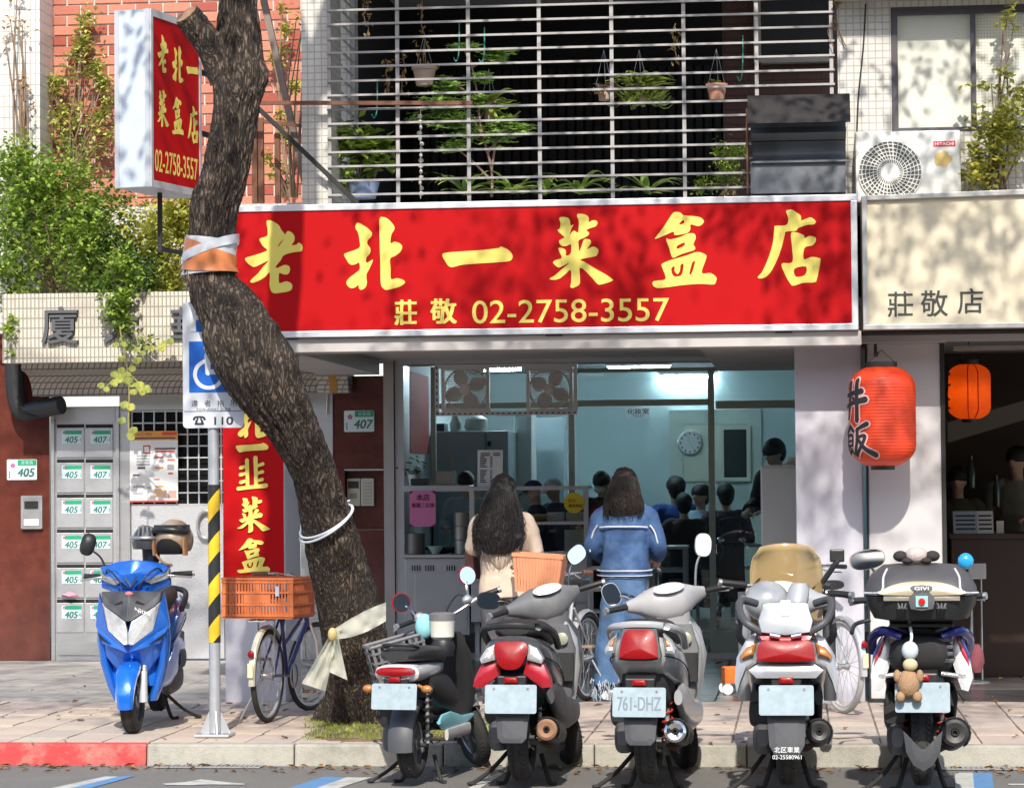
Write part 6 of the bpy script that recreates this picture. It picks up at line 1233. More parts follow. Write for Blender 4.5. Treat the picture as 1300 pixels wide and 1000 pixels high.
# the small branching tree (schefflera-like)
t = thing('balcony_tree', 'small branching pot tree with whorled leaves behind the grille', 'pot tree', W(622, 250, .45)); rnd = random.Random(11); mb = MB()
twigs = [[(624, 250), (624, 215), (610, 160), (606, 120), (598, 80), (593, 62)], [(622, 228), (600, 205), (578, 188)], [(624, 215), (628, 190), (632, 170)], [(612, 170), (590, 140), (560, 130)], [(608, 130), (585, 112), (565, 105)], [(600, 85), (615, 76), (632, 66)], [(598, 80), (590, 65), (584, 55)], [(618, 195), (640, 170), (655, 165)], [(610, 150), (565, 150), (545, 148)]]
for tw in twigs:
    b = MB(); b.tube([W(x, y, .45) for x, y in tw], [.011 - .006 * i / (len(tw) - 1) for i in range(len(tw))], 6, smooth=4); b.build('branch', mat('branch_pink', (.36, .22, .18), .8), t, True)
for px, py, r in ((594, 58, 12), (632, 68, 15), (584, 55, 8), (560, 128, 22), (568, 105, 14), (545, 150, 20), (570, 150, 24), (590, 165, 20), (632, 168, 22), (655, 165, 16), (575, 185, 14), (640, 150, 10), (610, 96, 12), (600, 125, 14)):
    for q in range(int(r * 1.3)):
        c = W(px + rnd.gauss(0, r * .5), py + rnd.gauss(0, r * .28), .45 + rnd.gauss(0, .09))
        for k in range(6):
            a = k * 1.05 + rnd.uniform(-.2, .2); strap(mb, c, (math.cos(a), math.sin(a), 0), rnd.uniform(.06, .1), .03, -rnd.uniform(.3, .9))
o = mb.build('foliage', leaf_mat('leaf_whorl', (.3, .5, .15), .5), t, True, 0, fix=False); o['kind'] = 'stuff'
# hanging pots
def hang(t, c, top, m=None):
    for s in (-1, 0.2, 1): 
        b = MB(); b.tube([c + V((s * .06, .02 * s, 0)), V((c.x, c.y, top))], .0014, 4); b.build('hanger_wire', m or m_steel2, t, True)
def hung(name, lab, px, py, r, h, y, m, fol=None, seed=1, spread=(1, 1), s=.06, n=80, droop=0):
    c = W(px, py, y); k = PXM(y); t = thing(name, lab, 'hanging pot', c); pot(t, c, r * k, h * k, m); hang(t, c + V((0, 0, h * k)), c.z + .38)
    if fol:
        mb = MB(); rnd = random.Random(seed)
        for i in range(n):
            a = rnd.uniform(0, 6.28); b_ = c + V((math.cos(a) * r * k * .6, math.sin(a) * r * k * .6, h * k)); strap(mb, b_, (math.cos(a) * spread[0], math.sin(a) * spread[0], 0), rnd.uniform(.5, 1.1) * s, .034, rnd.uniform(-1.4, .7) * spread[1])
        o = mb.build('foliage', fol, t, True, 60, fix=False); o['kind'] = 'stuff'
    return t
hung('hanging_pot', 'pale square rimmed hanging pot near the left of the grille', 539, 109, 15, 24, .4, m_potp, m_l4, 2, (1, .8), .06, 12)
hung('hanging_pot', 'pinkish pot with long drooping leaves behind the small tree', 621, 152, 9, 22, .6, m_potp, leaf_mat('leaf_spider', (.3, .4, .1), .4), 3, (.7, 1.1), .3, 70)
hung('hanging_pot', 'dense yellow green hanging fern basket in the middle of the grille', 812, 128, 16, 20, .4, m_potp, leaf_mat('leaf_spider', None), 4, (.75, 1.2), .27, 190)
hung('hanging_pot', 'dried brown plant in a hanging pot left of the fern basket', 767, 128, 9, 18, .45, m_potp, leaf_mat('leaf_dead', (.34, .24, .17), .3), 5, (.6, 1), .14, 50)
hung('hanging_pot', 'small terracotta pot with a green sprout at the right of the grille', 910, 127, 13, 20, .4, m_terra, m_strap, 6, (.6, -1.0), .09, 9)
# shrubs at the balcony edge
shrub('balcony_shrub', 'large leaved green plant in a blue pot at the left balcony corner', 'pot plant', [(452, 195, 30, 28, .45, .15, 260), (480, 190, 24, 20, .45, .12, 160), (440, 230, 18, 12, .5, .12, 40)], m_l1, .1, W(460, 250, .5), seed=14, asp=.75, stems=8)
c = W(462, 252, .5); tag(MB().lathe([(.09, 0), (.12, .12), (.11, .12), (.08, .02)], c, n=24, cap=True).build('plant_pot', mat('pot_blue', (.25, .33, .5), .4, var=.3, vs=8)), 'blue glazed plant pot at the left balcony corner', 'pot')
shrub('balcony_shrub', 'feathery bright green plant left of the exhaust hood', 'pot plant', [(925, 215, 24, 26, .3, .12, 520), (905, 235, 20, 12, .3, .1, 220), (938, 195, 10, 14, .3, .1, 140)], m_l1, .045, W(925, 250, .3), seed=15, asp=.3, stems=8)
# shell string and hooks
b = MB(); t = thing('shell_string', 'string of pale shells hanging from the pot to the balcony floor', 'shell string', W(534, 250, .3)); rnd = random.Random(3)
for i in range(15):
    c = W(534 + rnd.uniform(-1.5, 1.5), 148 + i * 7, .3); MB().ell(c, (rnd.uniform(.012, .022), .014, .017), 8, 6).build('shell', mat('shell_grey', (.5, .48, .46), .7, var=.2, vs=30), t, True)
b = MB(); b.tube([W(534, 135, .3), W(534, 252, .3)], .003, 5); b.build('string', m_ivory, t, True)
for i, (px, py, ln, lb) in enumerate(((478, 105, 45, 'green wire hook low at the left of the grille'), (582, 30, 48, 'green wire hook hung high beside the small tree'), (614, 35, 45, 'green wire hook right of the small tree top'), (942, 45, 58, 'green wire hook hung beside the terracotta pot'))):
    b = MB(); b.tube([W(px + 1, py, .08), W(px + 1, py + ln * .5, .08), W(px, py + ln * .85, .08), W(px - 3, py + ln, .08), W(px - 6, py + ln * .9, .08)], .005, 6, smooth=4); tag(b.build('wire_hook', mat('hook_green', (.03, .22, .17), .5)), lb, 'hook', 'green wire hooks on the grille')
for i, (px, py0, py1, lb) in enumerate(((465, 0, 45, 'dried trailing stems at the top left of the grille'), (537, 0, 80, 'dried trailing stems above the pale square pot'), (857, 30, 80, 'dried leaves on the upright right of the fern basket'), (492, 75, 115, 'dead brown leaves hanging at the left of the grille'), (512, 68, 118, 'dead brown leaves left of the pale square pot'))):
    rnd = random.Random(40 + i); t = thing('dried_plant', lb, 'dried plant', W(px, py0, .25), 0, 'dried plants hanging on the grille'); b = MB(); b.tube([W(px + rnd.uniform(-3, 3), py0 + (py1 - py0) * k / 5, .25) for k in range(6)], .004, 5, smooth=3); b.build('stem', m_twig, t, True)
    mb = MB()
    for k in range(26): leaf(mb, W(px + rnd.gauss(0, 4), rnd.uniform(py0, py1), .25), .045, rnd, .5, droop=.8)
    o = mb.build('foliage', m_l4, t, True, 0, fix=False); o['kind'] = 'stuff'
# ---------------------------------------------------------------- vehicles
def paint(n, c, **k): return mat('paint_' + n, c, k.pop('rough', .3), k.pop('metal', .15), coat=k.pop('coat', .6), var=.05, vs=4, dirt=k.pop('dirt', .18), dcol=(.16, .15, .14), ds=5, **k)
m_tyre = mat('tyre_rubber', (.022, .021, .02), .8, var=.25, vs=20, bump=.3, bs=160, dirt=.5, dcol=(.09, .08, .07), ds=6)
m_rim = mat('wheel_rim', (.3, .3, .31), .35, .8, var=.15)
m_chrome = mat('chrome', (.72, .72, .74), .12, 1, var=.04)
m_mirror = mat('mirror_glass', (.9, .93, .96), .03, 1, var=.01)
m_redl = mat('tail_lens', (.24, .002, .004), .35, var=.35, vs=60, coat=.15, spec=.25)
m_clear = mat('clear_lens', (.42, .42, .42), .25, .4, var=.4, vs=60, coat=.4, bump=.4, bs=120)
m_amber = mat('amber_lens', (.42, .17, .05), .3, .1, var=.3, vs=50, coat=.3)
m_plate = mat('licence_plate', (.31, .38, .42), .6, var=.3, vs=22, spec=.2)
m_seat = mat('seat_vinyl', (.02, .02, .021), .5, var=.2, vs=10, bump=.3, bs=160)
m_engine = mat('engine_grey', (.13, .13, .135), .5, .5, var=.2, vs=12, dirt=.4, dcol=(.05, .045, .04))
m_exh = mat('exhaust_black', (.035, .034, .034), .45, .4, var=.25, vs=10)
m_exhr = mat('exhaust_rusty', (.3, .17, .1), .7, .5, var=.35, vs=18)
m_dgrey = mat('plastic_dark_grey', (.06, .062, .07), .5, var=.12, vs=6, dirt=.3, dcol=(.12, .11, .1), ds=4)
m_mgrey = mat('plastic_mid_grey', (.13, .13, .135), .5, var=.12, vs=6, dirt=.35, dcol=(.3, .28, .26), ds=4)
def face(mb, pts, y, d, tilt=0.0, z0=0.0, dome=.0, m=0):
    """a panel outlined in x, z, standing at y, d deep, leaning back by tilt per metre"""
    n = len(pts); cx = sum(p[0] for p in pts) / n; cz = sum(p[1] for p in pts) / n
    Fv = [(x, y + tilt * (z - z0), z) for x, z in pts]; B = [(x, y + d + tilt * (z - z0), z) for x, z in pts]
    I = [(cx + (x - cx) * .6, y - dome + tilt * (cz + (z - cz) * .6 - z0), cz + (z - cz) * .6) for x, z in pts]; c = [(cx, y - dome * 1.25 + tilt * (cz - z0), cz)]
    vs = Fv + B + I + c
    fs = [(i, (i + 1) % n, n + (i + 1) % n, n + i) for i in range(n)] + [(i, 2 * n + i, 2 * n + (i + 1) % n, (i + 1) % n) for i in range(n)] + [(2 * n + i, 3 * n, 2 * n + (i + 1) % n) for i in range(n)] + [tuple(range(n, 2 * n))]
    return mb.add(vs, fs, m)
def mir(p): return [(-x, z) for x, z in p][::-1]
def rnd_poly(p, k=4):
    return [(v.x, v.z) for v in catmull([(x, 0, z) for x, z in p], k, True)]
def wheel(parent, y, z, r=.215, w=.052, M=None, spokes=5, rim=None):
    tw = MB(M); pr = []
    for i in range(21):
        a = -math.pi * .5 - math.pi * .78 + math.pi * 1.56 * i / 20; a = math.pi * (-.28 + 1.56 * i / 20)
        pr.append((r - w + w * math.sin(a) * 1.0, -w * math.cos(a) * 1.02))
    tw.lathe(pr, (0, y, z), (1, 0, 0), 40)
    ty = tw.build('wheel', m_tyre, parent)
    for k in range(30):
        pass
    rb = MB(M); rb.lathe([(r - w * 1.65, -w * .62), (r - w * 1.45, -w * .7), (r - w * 1.75, -w * .3), (r - w * 1.75, w * .3), (r - w * 1.45, w * .7), (r - w * 1.65, w * .62)], (0, y, z), (1, 0, 0), 32)
    for k in range(spokes):
        a = 2 * math.pi * k / spokes; rb.bar((0, y, z), (0, y + math.cos(a) * (r - w * 1.7), z + math.sin(a) * (r - w * 1.7)), .03, .04, up=(1, 0, 0))
    rb.lathe([(.04, -w * .8), (.045, -w * .7), (.045, w * .7), (.04, w * .8)], (0, y, z), (1, 0, 0), 16, cap=True); o = rb.build('rim', rim or m_rim, ty)
    gr = MB(M)
    for k in range(44):      # tread blocks, joined: too small to pick apart
        for sgn in (-1, 1):
            a = 2 * math.pi * (k + .25 * sgn) / 44; d = V((0, math.cos(a), math.sin(a))); tdir = V((0, -math.sin(a), math.cos(a))); c = V((0, y, z)) + d * (r - .0015) + V((sgn * w * .42, 0, 0)); e = V((sgn * w * .34, 0, 0)) - d * .012 + tdir * .012
            gr.hexa([c - tdir * .008 - d * .004, c - tdir * .008 + e - d * .004, c + tdir * .008 + e - d * .004, c + tdir * .008 - d * .004, c - tdir * .008 + d * .003, c - tdir * .008 + e + d * .003, c + tdir * .008 + e + d * .003, c + tdir * .008 + d * .003])
    o2 = gr.build('tread', m_tyre, ty, sm=0); o2['kind'] = 'stuff'
    return ty
def mirror(t, Ms, base, tip, rx, rz, tiltz=0, back=m_black, yaw=0, stem=m_black, round_=False):
    b = MB(Ms); b.tube([base, (base[0] + (tip[0] - base[0]) * .35, base[1] + .01, base[2] + (tip[2] - base[2]) * .55), (tip[0], tip[1] + .02, tip[2] - rz * .3)], .007, 8, smooth=5); st = b.build('mirror', stem, t)
    X = V((math.cos(tiltz), 0, math.sin(tiltz))); Y = V((-math.sin(tiltz), 0, math.cos(tiltz))); Q = Matrix.Rotation(yaw, 3, 'Z'); X = Q @ X; Y = Q @ Y; nn = X.cross(Y)
    c = V(tip); e = 2.0 if round_ else 2.7
    b = MB(Ms); b.loft([ring(c - nn * .002, rx, rz, e, 28, X, Y), ring(c - nn * .012, rx * 1.0, rz * 1.0, e, 28, X, Y), ring(c - nn * .03, rx * .8, rz * .8, e, 28, X, Y), ring(c - nn * .042, rx * .35, rz * .35, e, 28, X, Y)]); b.build('mirror_shell', back, st)
    b = MB(Ms); b.loft([ring(c + nn * .0005, rx * .93, rz * .93, e, 28, X, Y), ring(c - nn * .0015, rx * .93, rz * .93, e, 28, X, Y)]); b.build('mirror_glass', m_mirror, st)
LIFT = .045
def scooter(name, label, px, py, heading, steer, o, K=1.03, z0=-.13):
    P = Z(px, py, z0 + LIFT); t = thing(name, label, 'scooter', (P.x, P.y, z0), -heading, 'scooters parked at the kerb' if o.get('grp', 1) else None, K)
    col = o['col']; col2 = o.get('col2', col); dk = o.get('dark', m_dgrey); L = LIFT; r = o.get('r', .215); WB = o.get('wb', 1.16)
    def part(nm, mb, m, **k): return mb.build(nm, m, t, **k)
    wheel(t, 0, r + L, r, o.get('tw', .056))
    # steering head
    hp = V((0, WB - .19, .80)); ax = V((0, -math.sin(R(26)), math.cos(R(26))))
    Ms = Matrix.Translation(hp) @ Matrix.Rotation(steer, 4, ax) @ Matrix.Translation(-hp)
    wheel(t, WB, r, r, o.get('tw', .056) * .9, Ms)
    b = MB(Ms)
    for s in (-1, 1): b = MB(Ms); b.tube([(s * .075, WB, r), (s * .075, WB - .06, r + .22)], [.024, .02], 12); part('fork_leg', b, m_steel2)
    fd = MB(Ms); rs = []
    for i in range(11):
        a = R(-10 + 150 * i / 10); c = V((0, WB + math.cos(a) * (r + .03), r + math.sin(a) * (r + .03))); d = V((0, math.cos(a), math.sin(a))); ww = .072 * (1 - .35 * abs(i - 5) / 5)
        rs.append([c + V((x * ww, 0, 0)) + d * h for x, h in ((-1, -.045), (-1.05, -.01), (-.7, .012), (0, .02), (.7, .012), (1.05, -.01), (1, -.045), (.85, -.04), (.6, -.002), (0, .006), (-.6, -.002), (-.85, -.04))])
    fd.loft(rs); part('front_fender', fd, o.get('fender', col))
    # tail body, seat
    if not o.get('moped'):
        bw = o.get('bw', 1.0)
        rs = [ring((0, y, zc), hw * bw, hh, 2.6, 26) for y, zc, hw, hh in ((-.335, .765, .085, .045), (-.31, .755, .125, .075), (-.26, .74, .155, .1), (-.12, .71, .178, .12), (.1, .66, .185, .15), (.3, .6, .18, .17), (.46, .54, .165, .17), (.55, .5, .14, .15))]
        b = MB(); b.loft(rs); part('tail_body', b, col)
        rs = [ring((0, y, zc), hw, hh, 3, 22) for y, zc, hw, hh in ((-.22, .85, .07, .02), (-.16, .855, .115, .035), (.02, .862, .145, .05), (.2, .83, .15, .055), (.4, .80, .145, .06), (.54, .79, .12, .05), (.6, .775, .07, .03))]
        b = MB(); b.loft(rs); part('seat', b, o.get('seat', m_seat))
        b = MB(); b.loft([ring((0, y, zc), hw, hh, 3, 18) for y, zc, hw, hh in ((-.27, .6, .06, .05), (-.2, .58, .115, .1), (.0, .53, .14, .13), (.3, .42, .15, .13), (.6, .34, .16, .1), (.95, .3, .15, .06))]); part('under_body', b, m_blackm)
        b = MB(); b.loft([ring((0, y, .335), .17, .03, 5, 16) for y in (.5, .6, .9, 1.0)]); part('floorboard', b, dk)
        for s in (-1, 1):
            b = MB(); b.loft([ring((s * .165, y, zc), .022, hh, 2.2, 14) for y, zc, hh in ((-.05, .5, .04), (.1, .47, .1), (.35, .42, .12), (.6, .36, .09), (1.0, .34, .06))]); part('side_cover', b, o.get('side', col2))
        # leg shield and inner pocket
        b = MB(); b.loft([ring((0, WB - .18 + dy, z), hw, th, 4, 26, Y=V((0, 1, 0))) for z, hw, th, dy in ((.3, .14, .05, .02), (.42, .165, .055, .0), (.6, .195, .06, -.02), (.76, .185, .06, -.06), (.86, .13, .05, -.08))]); part('leg_shield', b, o.get('shield', col2))
        b = MB(); b.loft([ring((0, WB - .25 + dy, z), hw, th, 4, 22, Y=V((0, 1, 0))) for z, hw, th, dy in ((.36, .14, .03, .02), (.5, .165, .045, .0), (.7, .18, .055, -.02), (.84, .14, .05, -.05))]); part('inner_panel', b, o.get('inner', m_mgrey))
        b = MB(); b.lathe([(.032, 0), (.036, .012), (.02, .02)], (.11, WB - .335, .76), (0, -1, 0), 18, cap=True); part('lock_cap', b, mat('lock_cream', (.3, .3, .22), .4))
        b = MB(); b.loft([ring((.1, WB - .31, z), .075, .02, 3, 16, Y=V((0, 1, 0))) for z in (.52, .6, .68)]); part('pocket', b, m_blackm)
        b = MB(); b.loft([ring((0, WB - .12 + dy, z), hw, th, 2.6, 22, Y=V((0, 1, 0))) for z, hw, th, dy in ((.38, .1, .04, .0), (.5, .18, .1, .03), (.66, .2, .12, .05), (.8, .17, .1, .02), (.9, .1, .05, -.02))]); part('front_cowl', b, col)
        # handlebar cover, grips, levers
        b = MB(Ms); b.loft([ring((x, WB - .27 + .02 * abs(x) * 5, .955 + dz), th, hh, 2.4, 18, X=V((0, 1, 0))) for x, th, hh, dz in ((-.23, .028, .03, .02), (-.17, .06, .05, .015), (-.11, .1, .085, .005), (-.05, .115, .11, -.005), (.05, .115, .11, -.005), (.11, .1, .085, .005), (.17, .06, .05, .015), (.23, .028, .03, .02))]); part('handlebar_cover', b, o.get('head', m_mgrey))
        b = MB(Ms); b.loft([ring((0, WB - .29, .96), .12, .08, 2.6, 18, X=V((1, 0, 0)), Y=V((0, 1, 0))), ring((0, WB - .28, .82), .105, .07, 3, 18, Y=V((0, 1, 0))), ring((0, WB - .26, .70), .075, .05, 2.4, 18, Y=V((0, 1, 0)))]); part('steering_cover', b, o.get('head', m_mgrey))
        b = MB(Ms); b.ell((0, WB - .366, 1.04), (.09, .045, .012), 20, 6, X=V((1, 0, 0)), Y=V((0, .75, .62)), Zx=V((0, -.62, .75))); part('speedometer', b, o.get('dial', mat('dial_pale', (.62, .6, .55), .15, coat=.5)))
    hz = o.get('hz', .975)
    for s in (-1, 1):
        b = MB(Ms); b.tube([(s * .23, WB - .26, hz), (s * .25, WB - .27, hz + .003), (s * .36, WB - .32, hz + .005)], [.016, .0185, .018], 12); gq = part('grip', b, o.get('grip', m_black)); b = MB(Ms); b.tube([(s * .36, WB - .32, hz + .005), (s * .375, WB - .327, hz + .006)], .02, 12); b.build('bar_end', m_steel, gq)
        b = MB(Ms); b.tube([(s * .2, WB - .2, hz + .0), (s * .27, WB - .2, hz - .005), (s * .37, WB - .26, hz - .02)], [.009, .007, .007], 8, smooth=5); part('brake_lever', b, m_steel)
    for s in (-1, 1):
        b = MB(Ms); b.tube([(s * .2, WB - .21, hz), (s * .16, WB - .12, hz + .05), (s * .06, WB - .06, hz - .06), (s * .03, WB - .1, hz - .25)], .0055, 6, smooth=6); part('brake_cable', b, m_black)
        if not o.get('moped'):
            b = MB(); b.tube([(s * .13, -.335, .735), (s * .172, -.2, .715), (s * .192, .0, .675), (s * .188, .25, .61), (s * .17, .45, .55)], .0035, 5, smooth=6); part('panel_seam', b, m_dark)
    mp = o.get('mirrors', (1, 1)); mm = o.get('mirr', (.06, .042)); ms_ = o.get('mstem', m_black); mt = o.get('mtip', (.30, 1.19))
    for s, on in ((-1, mp[0]), (1, mp[1])):
        if on: mirror(t, Ms, (s * .19, WB - .22, hz + .03), (s * mt[0], WB - .2, mt[1] - (o.get('mdrop', 0) if s < 0 else 0)), mm[0], mm[1], s * o.get('mtilt', .35), o.get('mback', m_black), s * .15 + o.get('myaw', 0), ms_, o.get('mround', False))
    # tail unit
    st = o.get('tail', 'A')
    if st == 'A':
        face(b := MB(), rnd_poly([(-.085, .80), (0, .812), (.085, .80), (.075, .72), (.045, .675), (0, .665), (-.045, .675), (-.075, .72)], 3), -.375, .06, .25, .74, .012); part('tail_light', b, m_redl)
        q = [(.09, .797), (.135, .775), (.17, .72), (.16, .695), (.085, .715)]
        for pq in (q, mir(q)): face(b := MB(), pq, -.34, .06, .25, .74, .01); part('turn_signal', b, m_clear)
        q = [(.08, .71), (.165, .69), (.2, .62), (.21, .57), (.16, .565), (.06, .64)]
        for pq in (q, mir(q)): face(b := MB(), pq, -.31, .08, .1, .74, .01); part('tail_panel', b, col2)
    elif st == 'B':
        face(b := MB(), rnd_poly([(-.075, .86), (0, .87), (.075, .86), (.1, .745), (.09, .728), (0, .722), (-.09, .728), (-.1, .745)], 3), -.372, .06, .28, .8, .014); tl = part('tail_light', b, m_redl)
        face(b := MB(), [(-.088, .875), (.088, .875), (.115, .735), (.1, .712), (-.1, .712), (-.115, .735)], -.355, .05, .28, .8, .0); part('lamp_surround', b, m_black)
        q = [(.118, .85), (.16, .815), (.185, .77), (.18, .745), (.135, .75)]
        for pq in (q, mir(q)): face(b := MB(), pq, -.325, .06, .28, .78, .012); s_ = part('turn_signal', b, m_clear)
        q = [(.13, .83), (.152, .81), (.165, .78), (.138, .782)]
        for pq in (q, mir(q)): face(b := MB(), pq, -.337, .03, .28, .78, .008); part('amber_bulb', b, m_amber)
    elif st == 'C':
        face(b := MB(), rnd_poly([(-.125, .805), (0, .81), (.125, .805), (.145, .725), (.13, .708), (0, .703), (-.13, .708), (-.145, .725)], 3), -.372, .06, .22, .76, .012); part('tail_light', b, m_redl)
        face(b := MB(), [(-.15, .86), (.15, .86), (.12, .812), (-.12, .812)], -.34, .08, .5, .82, .006); part('red_strip', b, mat('strip_red', (.5, .01, .03), .3, coat=.5))
        q = [(.15, .795), (.2, .77), (.235, .725), (.225, .712), (.165, .735)]
        for pq in (q, mir(q)): face(b := MB(), pq, -.315, .07, .22, .76, .012); part('turn_signal', b, m_amber)
        q = [(.14, .85), (.2, .81), (.25, .72), (.262, .6), (.25, .54), (.2, .66), (.15, .69)]
        for pq in (q, mir(q)): face(b := MB(), pq, -.275, .12, .15, .76, .015); part('tail_panel', b, col)
        face(b := MB(), [(-.14, .69), (.14, .69), (.19, .66), (.15, .62), (-.15, .62), (-.19, .66)], -.34, .1, .2, .7, .01); part('tail_panel', b, col)
    # plate, mudguard
    py_ = o.get('ply', -.375); pz = o.get('plz', .51)
    b = MB(); b.hexa([(-.07, py_ + .03, pz + .02), (.07, py_ + .03, pz + .02), (.07, -.2, pz + .02), (-.07, -.2, pz + .02), (-.08, py_ + .03, pz + .12), (.08, py_ + .03, pz + .12), (.08, -.2, pz + .16), (-.08, -.2, pz + .16)]); part('plate_bracket', b, m_black, bevel=.008, sm=0)
    b = MB(); n8 = rrect(-.138, .138, pz - .075, pz + .075, .012); b.add([(x, py_ - .004 + .15 * (z - pz), z) for x, z in n8] + [(x, py_ + .15 * (z - pz), z) for x, z in n8], [tuple(range(len(n8))), tuple(range(len(n8), 2 * len(n8)))[::-1]] + [(i, (i + 1) % len(n8), len(n8) + (i + 1) % len(n8), len(n8) + i) for i in range(len(n8))]); pl = part('licence_plate', b, m_plate)
    if o.get('ptext'): g = MB(); glyphs(g, o['ptext'], (0, py_ - .0055, pz - .008), (1, 0, 0), (0, .15, 1), .07, wfit=.225, bold=.02); g.build('plate_lettering', mat('plate_ink', (.17, .21, .25), .6), pl, sm=0, fix=False)['kind'] = 'stuff'
    for sx in (-1, 1): MB().lathe([(.007, 0), (.007, .003)], (sx * .09, py_ - .004 + .15 * .05, pz + .055), (0, -1, 0), 8, cap=True).build('bolt', m_steel, pl)
    face(b := MB(), [(-.035, pz + .085), (.035, pz + .085), (.035, pz + .115), (-.035, pz + .115)], py_ - .012, .03, .1, pz, .004); part('reflector', b, m_redl)
    mg_ = o.get('mud', [(-.09, .43), (.09, .43), (.078, .3), (.055, .275), (-.055, .275), (-.078, .3)])
    if mg_: face(b := MB(), mg_, -.335, .012, .12, .4, .006); part('mudguard', b, o.get('mudm', m_dgrey), bevel=.003, sm=0)
    # engine, muffler, stands
    b = MB(); b.loft([ring((-.125, y, zc), w_, hh, 3, 18) for y, zc, w_, hh in ((-.09, .3, .03, .05), (-.05, .29, .05, .085), (.1, .27, .055, .075), (.3, .27, .055, .08), (.42, .28, .05, .09), (.47, .28, .03, .06))]); part('engine_case', b, m_engine)
    b = MB(); b.loft([ring((-.14, y, .42), .055, hh, 4, 16) for y, hh in ((-.06, .05), (-.03, .075), (.2, .075), (.24, .05))]); part('air_box', b, o.get('airm', m_black))
    if o.get('muffler', 1):
        c0 = V((.165, -.2, .335)); c1 = V((.15, .26, .27)); rad = o.get('mr', .062)
        b = MB(); b.tube([c0, c0 + (c1 - c0) * .08, c0 + (c1 - c0) * .8, c1], [rad * .93, rad, rad, rad * .6], 22); mu = part('muffler', b, m_exh)
        b = MB(); d = (c0 - c1).normalized(); b.lathe([(rad * .9, 0), (rad * .92, .012), (rad * .7, .02), (rad * .3, .014), (rad * .28, -.01), (.001, -.012)], c0, d, 22); b.build('end_cap', o.get('capm', m_exhr), mu)
        b = MB(); b.lathe([(rad * .27, .0), (rad * .24, .024), (rad * .16, .024), (rad * .16, .002)], c0, d, 14); b.build('tail_pipe', m_dark, mu)
        b = MB(); rs = []
        for f in (.1, .2, .6, .72):
            c = c0 + (c1 - c0) * f; rs.append([c + V((math.cos(a) * (rad + h), 0, math.sin(a) * (rad + h))) for h in (.012, .004) for a in ([R(-40 + 22 * i) for i in range(9)] if h > .01 else [R(-40 + 22 * i) for i in range(9)][::-1])])
        b.loft(rs); b.build('heat_shield', o.get('shm', m_black), mu)
        b = MB(); b.tube([c1, (.1, .36, .2), (.0, .42, .24)], .02, 8, smooth=4); part('exhaust_pipe', b, m_exhr)
    sc_ = o.get('shock', m_black)
    for s in ((-1, 1) if o.get('twin') else (1,)):
        b = MB(); a = V((s * .105, -.03, .26)); e = V((s * .1, -.02, .56)); n = 7 * 12
        b.tube([a + (e - a) * (i / n) + V((math.cos(i * math.pi / 6) * .028, math.sin(i * math.pi / 6) * .028, 0)) for i in range(n + 1)], .006, 6); sh = part('shock_spring', b, sc_); b = MB(); b.cyl(a, e, .013, n=10); b.build('shock_rod', m_steel2, sh)
    for s in (-1, 1):
        b = MB(); b.tube([(s * .075, .2, .17), (s * .12, .19, .02), (s * .16, .14, .012)], .013, 8, smooth=4); part('stand_leg', b, m_blackm)
    b = MB(); b.tube([(-.1, .35, .2), (-.2, .2, .08), (-.29, .1, .014)], .012, 8, smooth=4); b.ell((-.295, .095, .014), (.026, .02, .012), 10, 6); part('side_stand', b, m_blackm)
    b = MB(); b.tube([(-.02, .0, r + L), (.09, 0, r + L)], .028, 10); part('axle_hub', b, m_engine)
    # grab rail
    rl_ = o.get('rail')
    if rl_ == 'arc':
        b = MB(); pts = [(s * x, y, z) for s in (1,) for x, y, z in ((.185, .12, .76), (.19, -.05, .83), (.165, -.2, .87), (.09, -.29, .89), (0, -.31, .895))]; pts = pts + [(-x, y, z) for x, y, z in pts[:-1]][::-1]
        pp = catmull(pts, 6); b.loft([ring(p, .02, .02, 2.2, 10, X=V((1, 0, 0)) if abs((pp[min(i + 1, len(pp) - 1)] - pp[max(0, i - 1)]).normalized().x) < .7 else V((0, 1, 0)), Y=V((0, 0, 1))) for i, p in enumerate(pp)]); part('grab_rail', b, o.get('railm', m_black))
    elif rl_ == 'sides':
        for s in (-1, 1):
            b = MB(); b.tube([(s * .12, -.33, .85), (s * .2, -.33, .9), (s * .235, -.2, .96), (s * .225, -.05, 1.0), (s * .15, .02, .98)], .02, 10, smooth=5); part('grab_rail', b, m_dgrey)
            b = MB(); b.tube([(s * .235, -.24, .9), (s * .24, -.15, .82), (s * .2, .05, .76)], .02, 10, smooth=5); part('grab_rail', b, m_dgrey)
    return t, Ms, part, WB
def proj2(p):
    d = V(p) - CAM; return (650 + FPX * d.dot(_R) / d.dot(_F), 500 - FPX * d.dot(_U) / d.dot(_F))
c_grey = paint('warm_grey', (.3, .3, .31)); c_lgrey = paint('light_grey', (.4, .41, .42)); c_red = paint('deep_red', (.36, .008, .02)); c_silver = paint('silver', (.42, .43, .45), metal=.5); c_white = paint('white', (.58, .58, .59)); c_blue = paint('blue', (.01, .15, .66), rough=.22, metal=.3, coat=1, dirt=.06); c_navy = paint('navy', (.012, .015, .22)); c_char = paint('charcoal', (.05, .052, .058), rough=.4)
DG = math.pi / 180
